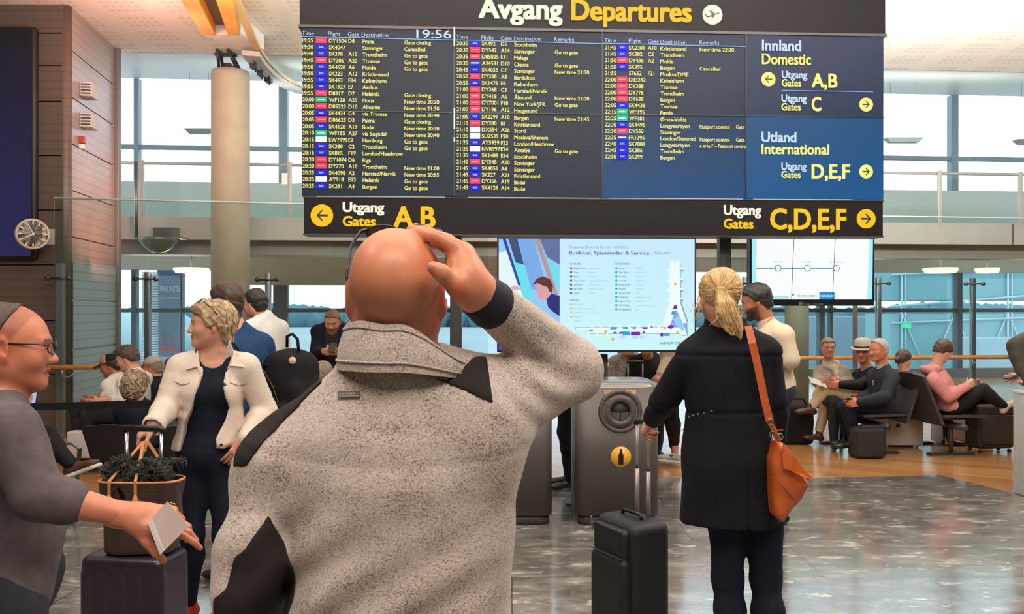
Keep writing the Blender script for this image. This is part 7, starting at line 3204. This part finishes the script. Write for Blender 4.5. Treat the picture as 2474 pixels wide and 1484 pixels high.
def waste_bin(cx, fy, label, sticker):
    """bin with rounded corners whose front face is at depth fy"""
    hx, hy = .315, .27
    cyy = fy + hy
    t = thing('waste_bin', (cx, cyy, 0), label, 'bin', 'waste bins under the information screen')
    mb = MB()
    mb.prism([V(x, y, .07) for x, y in round_rect(cx, cyy, hx, hy, .09)], (0, 0, .95), True)
    b_ = mb.build('casing', m_bin, t)
    for p_ in b_.data.polygons:
        p_.use_smooth = abs(p_.normal.z) < .5
    MB().prism([V(x, y, 0) for x, y in round_rect(cx, cyy, hx - .02, hy - .02, .08)], (0, 0, .068), True).build('plinth', m_bin_d, t)
    mb = MB()
    ring = [round_rect(cx, cyy, hx - d_, hy - d_, .09) for d_ in (0.0, .006, .05)]
    zz = (1.021, 1.05, 1.066)
    vs = [V(x, y, z) for r_, z in zip(ring, zz) for x, y in r_]
    n = len(ring[0])
    fs = [(i * n + j, i * n + (j + 1) % n, (i + 1) * n + (j + 1) % n, (i + 1) * n + j) for i in range(2) for j in range(n)] + [tuple(2 * n + j for j in range(n))]
    mb.add(vs, fs, True)
    mb.build('lid', mat('bin lid metal', C(120, 116, 112), .25, .4), t)
    o = V(cx + .02, fy, .85)
    ax = (0, -1, 0)
    mb = MB().lathe([(.165, -.002), (.15, .02), (.128, .004), (.122, -.01), (.118, .016), (.075, .016), (.07, .0), (.07, -.04)], o, ax, 40)
    mb.build('throat_ring', m_bin, t)
    MB().lathe([(0, .001), (.072, .001), (.072, .003), (0, .003)], o, ax, 32).build('opening', mat('dark bin opening', C(22, 20, 22), .6), t)
    mb = MB().use(mat('olive rubber flap', C(72, 72, 62), .6))
    mb.prism([o + V(.068 * math.cos(R(a)), -.004, .068 * math.sin(R(a))) for a in range(185, 267, 9)] + [o + V(-.004, -.004, -.012)], (0, -.003, 0))
    mb.prism([o + V(.068 * math.cos(R(a)), -.004, .068 * math.sin(R(a))) for a in range(273, 356, 9)] + [o + V(.004, -.004, -.012)], (0, -.003, 0))
    mb.build('flap', None, t)
    s = V(cx + .025, fy - .001, .512)
    if sticker == 'bottle':
        st_ = MB().lathe([(0, .0), (.076, .0), (.076, .002), (0, .002)], s, ax, 40).build('sticker', m_yellow, t)
        bt = [(-.018, -.058), (.018, -.058), (.019, -.05), (.019, .0), (.018, .014), (.010, .03), (.008, .045), (.009, .046), (.009, .058), (-.009, .058), (-.009, .046), (-.008, .045), (-.010, .03), (-.018, .014), (-.019, 0), (-.019, -.05)]
        MB().prism([s + V(a, -.0025, b) for a, b in bt], (0, -.001, 0)).build('bottle_symbol', m_black, st_)
        MB().prism([V(cx - .10, fy - .001, .975), V(cx + .135, fy - .001, .975), V(cx + .135, fy - .001, 1.008), V(cx - .10, fy - .001, 1.008)], (0, -.0015, 0)).build('notice_strip', mat('pale amber strip', C(226, 184, 130), .5), t)
        mb = MB().use(mat('brown print', C(120, 70, 40), .6))
        letter(mb, 'Kun plastflasker og bokser', V(cx - .09, fy - .0032, .994), V(1, 0, 0), UZ, .012, .006, .21)
        letter(mb, 'Only for plastic bottles and cans', V(cx - .08, fy - .0032, .980), V(1, 0, 0), UZ, .010, 0, .19)
        mb.build('lettering', None, t)
    else:
        st_ = MB().lathe([(0, .0), (.07, .0), (.07, .002), (0, .002)], s + V(-.02, 0, 0), ax, 40).build('sticker', mat('blue disc', C(34, 62, 110), .5), t)
        mb = MB().use(m_whitec)
        for i in range(4):
            a = s + V(-.05 + .006 * i, -.0035, -.018 + .012 * i)
            mb.prism([a, a + V(.05, 0, .03), a + V(.046, 0, .036), a + V(-.004, 0, .006)], (0, -.001, 0))
        mb.build('newspaper_symbol', None, st_)
    return t


waste_bin(P(1492, 0, 6.15).x, 6.15, 'grey waste bin with a yellow bottle sign, behind the black suitcase', 'bottle')
waste_bin(P(1232, 0, 6.15).x, 6.15, 'grey waste bin with a blue newspaper sign, beside the man in grey fleece', 'paper')


def trolley(name, label, M, hx, hy, hz, m, rods, handle_z, m_rod, ribs=0, soft=False, grip=m_black):
    """upright wheeled suitcase; M stands at its foot, local x wide, y deep (front at -y)"""
    t = thing(name, M.translation, label, 'suitcase')
    S = Sdf(M)
    S.box((0, 0, .05 + hz), (hx, hy, hz), r=.05 if soft else .035, k=.0)
    fl = S.field(.0065, .02)
    x, y, z = fl.local(M)
    if ribs:
        fl.d += (.004 * np.cos(2 * math.pi * x / (2 * hx / ribs)) * (z > .12) * (z < 2 * hz - .02)).astype(np.float32)
    fl.mesh('shell', m, t)
    for sx in (-1, 1):
        for sy in (-1, 1):
            MB().lathe([(0, -.012), (.022, -.012), (.024, 0), (.022, .012), (0, .012)], M @ V(sx * (hx - .05), sy * (hy - .04), .025), M.to_3x3() @ V(1, 0, 0), 16).build('wheel', m_black, t)
    for sx in (-1, 1):
        mb = MB()
        x = sx * rods
        y = hy * .55
        mb.tube([M @ V(x, y, 2 * hz), M @ V(x, y, 2 * hz + (handle_z - 2 * hz) * .55)], .0115, 10)
        mb.tube([M @ V(x, y, 2 * hz + (handle_z - 2 * hz) * .5), M @ V(x, y, handle_z - .02)], .0085, 10)
        mb.build('handle_rod', m_rod, t)
        mb = MB().use(m_black)
        mb.lathe([(.0118, -.004), (.0135, -.004), (.0135, .004), (.0118, .004)], M @ V(x, y, 2 * hz + (handle_z - 2 * hz) * .55), M.to_3x3() @ V(0, 0, 1), 12)
        mb.build('lock_ring', None, t)
    MB().tube([M @ V(-rods - .01, hy * .55, handle_z - .015), M @ V(-rods, hy * .55, handle_z), M @ V(rods, hy * .55, handle_z), M @ V(rods + .01, hy * .55, handle_z - .015)], .015, 10).build('grip', grip, t)
    mb = MB()
    mb.tube([M @ V(-.08, .0, 2 * hz + .046), M @ V(-.07, .0, 2 * hz + .07), M @ V(.07, .0, 2 * hz + .07), M @ V(.08, .0, 2 * hz + .046)], .009, 8)
    mb.build('carry_handle', m_black, t)
    return t


m_nylon = mat('black nylon', C(18, 18, 20), .55, 0, .2, 90, .3, 500)
m_alu = mat('satin aluminium', C(178, 168, 162), .4, .6)
c = P(1530, 0, 3.98)
Ms = pose((c.x, 4.02, 0), Matrix.Rotation(R(-62), 3, 'Z'))
sc_ = trolley('suitcase', 'black soft suitcase with raised aluminium handle beside the woman in the black coat', Ms, .165, .115, .275, m_nylon, .045, 1.055, m_alu, soft=True)
S = Sdf(Ms)
S.box((0, -.125, .26), (.14, .03, .17), r=.025).box((0, -.118, .50), (.13, .028, .07), r=.025)
S.field(.0065, .02).mesh('front_pocket', m_nylon, sc_)
mb = MB()
for z in (.44, .57):
    mb = MB().tube([Ms @ V(-.13, -.152, z), Ms @ V(.13, -.152, z)], .003, 6)
    mb.build('zip', m_dgrey, sc_)
for z, x in ((.575, -.12), (.55, -.11)):
    MB().box(Ms @ V(x, -.158, z), (.006, .003, .018), Ms.to_3x3(), .002).build('zip_puller', m_steel, sc_)

c = P(322, 0, 3.70)
Ml = pose((c.x, 3.72, 0), Matrix.Rotation(R(-8), 3, 'Z'))
m_plum = mat('dark plum shell', C(40, 26, 42), .32, 0, .1, 10, coat=.3)
trolley('suitcase', 'dark plum hard-shell suitcase under the brown tote bag, held by the woman in white denim', Ml, .195, .12, .235, m_plum, .085, 1.06, mat('bright chrome', C(200, 200, 200), .2, .95), ribs=5)

# brown monogram tote on the plum suitcase with a dark fluffy scarf inside
def monogram():
    m = bpy.data.materials.new('brown patterned canvas')
    m.use_nodes = True
    nt = m.node_tree
    N, L = nt.nodes, nt.links
    b = N['Principled BSDF']
    b.inputs['Roughness'].default_value = .5
    t = N.new('ShaderNodeTexCoord')
    v = N.new('ShaderNodeTexVoronoi')
    v.inputs['Scale'].default_value = 70
    v.inputs['Randomness'].default_value = .15
    L.new(t.outputs['Object'], v.inputs['Vector'])
    r = N.new('ShaderNodeValToRGB')
    r.color_ramp.elements[0].position = .22
    r.color_ramp.elements[0].color = (*C(84, 62, 42), 1)
    r.color_ramp.elements[1].position = .34
    r.color_ramp.elements[1].color = (*C(56, 40, 32), 1)
    L.new(v.outputs['Distance'], r.inputs['Fac'])
    L.new(r.outputs['Color'], b.inputs['Base Color'])
    return m


m_tan = mat('natural tan leather', C(192, 128, 78), .5, 0, .06, 30)
m_brass = mat('polished brass', C(214, 168, 90), .25, .9)
c = P(324, 0, 3.62)
zb_ = .527
tb_ = thing('tote_bag', (c.x, 3.70, zb_), 'brown patterned tote bag with tan trim standing on the plum suitcase', 'bag')
S = Sdf()
S.loft([(0, 0, 0, .150, .075), (.02, 0, 0, .155, .08), (.16, 0, 0, .168, .085), (.30, 0, 0, .178, .085), (.32, 0, 0, .178, .085)], V(c.x, 3.70, zb_), (0, 0, 1), (1, 0, 0), n=3.2)
I = Sdf()
I.loft([(.2, 0, 0, .160, .075), (.30, 0, 0, .170, .077), (.40, 0, 0, .170, .077)], V(c.x, 3.70, zb_), (0, 0, 1), (1, 0, 0), n=3.2)
fl = folds(S.field(.006, .02), .003, (20, 20, 20), 1)
fl.cut(-I.on(fl.ax, fl.h)).mesh('canvas', monogram(), tb_)
rim = [V(c.x + .179 * math.copysign(abs(math.cos(a)) ** .625, math.cos(a)), 3.70 + .086 * math.copysign(abs(math.sin(a)) ** .625, math.sin(a)), zb_ + .318) for a in [2 * math.pi * i / 48 for i in range(48)]]
MB().tube(rim, .006, 8, True).build('rim_trim', m_tan, tb_)
hand = P(352, 1062, 3.86)
for ys, xs in ((-1, (-.105, .01)), (1, (-.06, .09))):
    for x in xs:
        a = V(c.x + x, 3.70 + ys * .088, zb_ + .25)
        b = V(c.x + x, 3.70 + ys * .090, zb_ + .325)
        MB().strap([a, b, b.lerp(hand, .5) + V(0, -.005, 0), hand + V(.01 * ys, 0, -.01)], V(1, 0, 0), .013, .005).build('handle', m_tan, tb_)
        MB().lathe([(0, 0), (.012, .004), (.018, .02), (.015, .045), (.004, .07)], a + V(0, ys * .002, -.05), (0, 0, 1), 12).build('handle_tab', m_tan, tb_) if ys < 0 else None
mb = MB()
for x in (.07, .165):
    q = V(c.x + x, 3.70 - .088, zb_ + .23)
    mb.lathe([(0, 0), (.008, 0), (.008, .004), (0, .004)], q, (0, -1, 0), 14)
    mb.tube([q + V(.010 * math.cos(R(a)) + .012, -.006, .010 * math.sin(R(a)) - .008) for a in range(0, 360, 30)], .002, 6, True)
    mb.tube([q + V(.016, -.006, -.018), q + V(.02, -.005, -.045)], .002, 6)
mb.build('ring', m_brass, tb_)
m_fur = mat('dark olive fluffy yarn', C(42, 44, 38), .9, 0, .5, 60, .8, 120)
S = Sdf()
rr = random.Random(9)
for i in range(46):
    p_ = V(c.x + rr.uniform(-.14, .15), 3.70 + rr.uniform(-.05, .05), zb_ + .33 + rr.uniform(-.03, .075))
    d_ = V(rr.uniform(-.05, .05), rr.uniform(-.03, .03), rr.uniform(-.01, .03))
    S.rc(p_, p_ + d_, .02, .008, .006)
fl = folds(S.field(.006, .02), .004, (60, 60, 60), 2)
sf = fl.mesh('scarf', m_fur)
mb = MB()
vs_ = [v.co.copy() for v in sf.data.vertices]
ns_ = [v.normal.copy() for v in sf.data.vertices]
for i in range(900):
    j = rr.randrange(len(vs_))
    p_ = vs_[j]
    d_ = (ns_[j] + V(rr.uniform(-.9, .9), rr.uniform(-.9, .9), rr.uniform(-.5, .4))).normalized()
    mb.tube([p_ - d_ * .004, p_ + d_ * .010, p_ + d_ * .018 + V(0, 0, -.004), p_ + d_ * .022 + V(0, 0, -.012)], [.0022, .0018, .0013, .0006], 4)
mb.build('pile', mat('olive yarn ends', C(60, 62, 52), .9, 0, .4, 40), sf)['kind'] = 'stuff'
tag(sf, 'dark olive fluffy scarf stuffed in the brown tote bag', 'scarf')

# orange leather shoulder bag
m_cognac = mat('cognac leather', C(186, 88, 36), .42, 0, .12, 14, .2, 160)
m_cognac_d = mat('dark cognac edge', C(110, 54, 30), .5)
bo = P(1905, 1150, 3.36)
bg_ = thing('shoulder_bag', tuple(bo), 'orange-brown leather shoulder bag hanging at the right hip of the blond woman', 'bag')
D = lambda a, b, y=0: P(a, b, 3.36 + y)
S = Sdf()
pts = [(1868, 1060), (1884, 1068), (1912, 1100), (1938, 1148), (1952, 1168), (1930, 1200), (1906, 1230), (1882, 1256), (1866, 1240), (1858, 1180), (1857, 1110)]
S.ell(D(1900, 1165), (.10, .075, .18), None, .0)
fl = S.field(.006, .05)
X, Y, Z = fl.grids()
pd = poly_sd(*xz(pts, 3.36), X, Z)
th = np.abs(Y - 3.36 + 0 * X) - (.075 + np.clip(-pd, 0, .06) * .35 - .02)
dd = np.maximum(pd, 0) ** 2
body_ = np.maximum(pd, th + .0)
hh = np.maximum(.03 - np.abs(pd - th), 0)
body_ = body_ + hh * hh / .12
body_ = body_ + .004 * np.sin(34 * X + 16 * Z) * np.sin(22 * Z + 9 * X)
Fld(body_.astype(np.float32), fl.ax, fl.h).mesh('pouch', m_cognac, bg_, smooth=2)
fp = [D(1874, 1062, -.05), D(1893, 1072, -.085), D(1916, 1098, -.09), D(1944, 1138, -.075), D(1971, 1162, -.06), D(1940, 1152, -.10), D(1912, 1138, -.105), D(1893, 1132, -.095), D(1890, 1100, -.09)]
MB().prism([fp[1], fp[2], fp[3], fp[4], fp[5], fp[6], fp[7], fp[8]], V(0, .006, -.002)).build('flap', m_cognac, bg_)
MB().tube([D(1866, 1150, -.085), D(1890, 1176, -.092), D(1912, 1200, -.082), D(1922, 1212, -.06)], .0018, 6).build('seam', m_cognac_d, bg_)
sp_ = [D(1806, 788, .12), D(1808, 790, .03), D(1818, 830, -.01), D(1832, 890, -.02), D(1848, 970, -.03), D(1860, 1018, -.03)]
MB().strap(sp_, V(1, -.3, 0), .030, .004).build('strap', m_cognac, bg_)
MB().strap([D(1806, 788, .12), D(1802, 800, .28), D(1812, 860, .34), D(1850, 960, .30), D(1884, 1040, .16)], V(1, .3, 0), .030, .004).build('strap', m_cognac, bg_)
MB().strap([D(1860, 1022, -.03), D(1872, 1042, -.03), D(1884, 1066, -.03)], V(1, -.3, 0), .02, .004).build('strap_end', m_cognac, bg_)
for a, b in ((1860, 1020), (1866, 1050), (1884, 1056)):
    q = D(a, b, -.035)
    MB().tube([q + V(.011 * math.cos(R(t_)), -.004, .014 * math.sin(R(t_))) for t_ in range(0, 360, 30)], .0022, 6, True).build('ring', m_steel, bg_)
MB().tube([D(1866, 1050, -.05), D(1868, 1066, -.055), D(1872, 1060, -.055)], .003, 6).build('clasp', m_steel, bg_)

# benches: shells on a beam, white end boxes
m_shell = mat('charcoal seat shell', C(58, 56, 58), .6, 0, .06, 20)
m_shell2 = mat('dark brown seat shell', C(50, 40, 38), .6, 0, .06, 20)
m_endbox = mat('pale end box', C(196, 190, 182), .5)


def bench(label, o, yaw, n, pitch, m, ends, group, bh=.52):
    """row of n shells from o along the row direction, all facing yaw"""
    f = V(-math.sin(R(yaw)), math.cos(R(yaw)), 0)
    r = V(f.y, -f.x, 0)
    t = thing('bench', o, label, 'bench', group)
    o = V(*o)
    for i in range(n):
        b = o + r * (i * pitch)
        mb = MB()

        def seat(u, v, b=b, lift=0.0):
            w_ = (u - .5) * (pitch - .06)
            d_ = -.24 + v * .50
            return b + r * w_ + f * d_ + V(0, 0, .42 + .03 * (2 * u - 1) ** 2 + .035 * (v - .55) ** 2 * 4 * .5 + lift)
        mb.grid(lambda u, v: seat(u, v), 10, 8)
        mb.grid(lambda u, v: seat(u, v, lift=-.03), 10, 8)
        mb.add([seat(u, v, lift=l_) for l_ in (0, -.03) for u, v in ((0, 0), (1, 0), (1, 1), (0, 1))], [(0, 1, 5, 4), (1, 2, 6, 5), (2, 3, 7, 6), (3, 0, 4, 7)])
        mb.build('seat', m, t)
        mb = MB()

        def back(u, v, b=b, off=0.0):
            w_ = (u - .5) * (pitch - .06) * (1 - .12 * v)
            return b + r * w_ + f * (-.22 - .20 * v - .03 * (1 - (2 * u - 1) ** 2) + off) + V(0, 0, .36 + bh * v + .03 * v * (1 - (2 * u - 1) ** 2))
        mb.grid(lambda u, v: back(u, v), 10, 8)
        mb.grid(lambda u, v: back(u, v, off=-.035), 10, 8)
        for e_ in (0, 1):
            mb.grid(lambda u, v, e_=e_: back(e_, v, off=-.035 * u), 1, 8)
            mb.grid(lambda u, v, e_=e_: back(v, e_, off=-.035 * u), 1, 10)
        mb.build('backrest', m, t)
    a, b = o - r * pitch * .5, o + r * (n - .5) * pitch
    MB().tube([a + V(0, 0, .33), b + V(0, 0, .33)], .035, 10).build('beam', m_dgrey, t)
    for q in (a + r * .25, b - r * .25):
        mb = MB()
        mb.tube([q + V(0, 0, .33), q + V(0, 0, .03)], .025, 8)
        mb.box(q + V(0, 0, .012), (.05, .26, .012), Matrix((r, f, V(0, 0, 1))).transposed(), .004)
        mb.build('leg', m_dgrey, t)
    return t


def endbox(label, x0, x1, y0, y1, Y, hole=True, depth=.35):
    a, b = P(x0, y0, Y), P(x1, y1, Y)
    t = thing('end_box', ((a.x + b.x) / 2, Y + depth / 2, 0), label, 'box')
    MB().box(((a.x + b.x) / 2, Y + depth / 2, (a.z + b.z) / 2), ((b.x - a.x) / 2, depth / 2, (a.z - b.z) / 2), bevel=.012).build('casing', m_endbox, t)
    for x in (a.x + .05, b.x - .05):
        MB().tube([(x, Y + .05, 0), (x, Y + .05, b.z + .01)], .012, 8).build('foot', m_steel, t)
    if hole:
        MB().lathe([(0, .001), (.024, .001), (.024, .003), (0, .003)], V(a.x + (b.x - a.x) * (.5 if x0 > 1000 else .76), Y, a.z - .082), (0, -1, 0), 20).build('socket', mat('dark socket', C(50, 36, 26), .5), t)
    return t


endbox('pale end box with a dark round socket under the white-haired man', 2108, 2231, 1012, 1077, 9.62)
endbox('pale end box half hidden behind the black upright suitcase on the right', 2284, 2400, 1010, 1076, 9.75, False)
endbox('pale end box with a round socket beside the dark chair on the left', 160, 262, 1044, 1108, 8.0, True, .14)
bench('charcoal seats facing left under the white-haired man and his neighbours', (4.05, 9.3, 0), 97, 2, .62, m_shell, None, None)
bench('charcoal seats facing right under the person in pink, back to back with the others', (4.78, 9.85, 0), -83, 2, .62, m_shell, None, None)
bench('dark brown seats on the left, their backs to us, carrying the ash blond woman', (P(345, 0, 7.1).x, 7.05, 0), -4, 2, .62, m_shell2, None, None, .30)
bench('dark seats at the back left facing left under the young men', (P(318, 0, 8.4).x + .05, 8.35, 0), 82, 2, .6, m_shell2, None, None)
bench('dark seats facing the camera, half hidden behind the waste bins', (P(1572, 0, 9.6).x, 9.65, 0), 175, 2, .62, m_shell, None, None)
# chrome armchair frame at the far left
ch = thing('armchair', (P(60, 0, 6.3).x, 6.35, 0), 'black chair with a curved chrome arm at the far left, behind the passer-by', 'chair')
x0 = P(20, 0, 6.3).x
MB().box((x0 - .1, 6.35, .42), (.30, .27, .045), bevel=.03).build('seat', m_blk, ch)
MB().box((x0 - .42, 6.35, .68), (.05, .27, .28), Matrix.Rotation(R(-12), 3, 'Y'), .03).build('backrest', m_blk, ch)
for y in (6.05, 6.65):
    a = [P(60, 1075, y) + V(0, 0, 0), P(100, 1082, y), P(130, 1072, y), P(150, 1074, y), P(152, 1090, y)]
    zz = a[0].z
    q = [V(x0 - .35, y, zz), V(x0 + .1, y, zz), V(x0 + .30, y, zz + .01), V(x0 + .36, y, zz - .03), V(x0 + .34, y, .2), V(x0 + .3, y, .01)]
    MB().strap(q, V(0, 1, 0), .045, .014).build('arm_frame', m_steel, ch)

# luggage by the benches
m_trunk = mat('black fabric', C(32, 30, 30), .7, 0, .15, 60)
c = P(2390, 0, 9.35)
Mt = pose((c.x, 9.35, 0), Matrix.Rotation(R(6), 3, 'Z'))
t2 = trolley('suitcase', 'black upright suitcase with a small white tag beside the bench on the right', Mt, .225, .13, .25, m_trunk, .1, .60, m_dgrey, soft=True)
MB().box(Mt @ V(.07, -.134, .49), (.028, .004, .011), Mt.to_3x3(), .003).build('name_plate', m_white, t2)
MB().box(Mt @ V(-.075, -.134, .30), (.008, .004, .03), Mt.to_3x3(), .003).build('luggage_tag', m_white, t2)
MB().box(Mt @ V(0, -.138, .27), (.19, .012, .16), Mt.to_3x3(), .01).build('front_pocket', m_trunk, t2)
S = Sdf()
c = P(2062, 0, 9.35)
S.box((c.x, 9.0, .175), (.165, .14, .165), r=.05)
b3 = thing('holdall', (c.x, 9.0, 0), 'black box-shaped holdall at the feet of the white-haired man', 'bag')
folds(S.field(.009, .02), .004, seed=4).mesh('body', m_trunk, b3)
MB().tube([(c.x - .14, 8.86, .33), (c.x - .12, 8.85, .355), (c.x + .12, 8.85, .355), (c.x + .14, 8.86, .33)], .01, 8).build('handle', m_trunk, b3)
c = P(1950, 0, 9.6)
S = Sdf()
S.box((c.x - .02, 9.95, .24), (.19, .14, .24), r=.06)
b4 = thing('travel_bag', (c.x, 9.95, 0), 'dark travel bag standing on the floor left of the crossed beige legs', 'bag')
folds(S.field(.009, .02), .005, seed=7).mesh('body', m_blk, b4)
MB().tube([(c.x - .12, 9.9, .47), (c.x - .08, 9.9, .54), (c.x + .06, 9.9, .54), (c.x + .1, 9.9, .47)], .012, 8).build('handle', m_blk, b4)
c = P(1540, 0, 8.6)
Mh = pose((c.x, 8.6, 0), Matrix.Rotation(R(10), 3, 'Z'))
trolley('suitcase', 'black suitcase with a tall raised handle before the checked shirt', Mh, .19, .12, .27, m_trunk, .08, 1.06, m_alu)

# black belt barrier across the left
bt_ = thing('belt_barrier', (P(-60, 0, 5.2).x, 5.2, 0), 'black belt barrier stretched across behind the white-jacketed woman', 'barrier')
xa_, xb_ = P(-60, 0, 5.2).x, P(640, 0, 5.6).x
MB().box(((xa_ + xb_) / 2, 5.4, .985), ((xb_ - xa_) / 2 * 1.005, .0015, .024), Matrix.Rotation(math.atan2(.4, xb_ - xa_), 3, 'Z')).build('belt', m_blk, bt_)
for x, y in ((xa_, 5.2), (xb_, 5.6)):
    MB().lathe([(.17, 0), (.17, .012), (.06, .03), (.032, .04), (.032, 1.0), (.036, 1.0), (.036, 1.04), (0, 1.045)], (x, y, 0), n=24).build('post', m_black, bt_)

# white counter at the right edge
c0, c1 = P(2447, 942, 7.27), P(2700, 1195, 7.27)
ct = thing('counter', ((c0.x + c1.x) / 2, 6.77, 0), 'pale grey counter block cut by the photo edge, below the olive jacket', 'counter')
MB().box(((c0.x + c1.x) / 2, 6.77, c0.z / 2 - .012), ((c1.x - c0.x) / 2, .5, c0.z / 2 - .012), bevel=.01).build('body', mat('pale grey laminate', C(176, 176, 172), .5, 0, .04, 30), ct)
MB().box(((c0.x + c1.x) / 2, 6.77, c0.z - .012), ((c1.x - c0.x) / 2 + .005, .505, .012), bevel=.004).build('top', mat('white counter top', C(222, 226, 224), .35), ct)
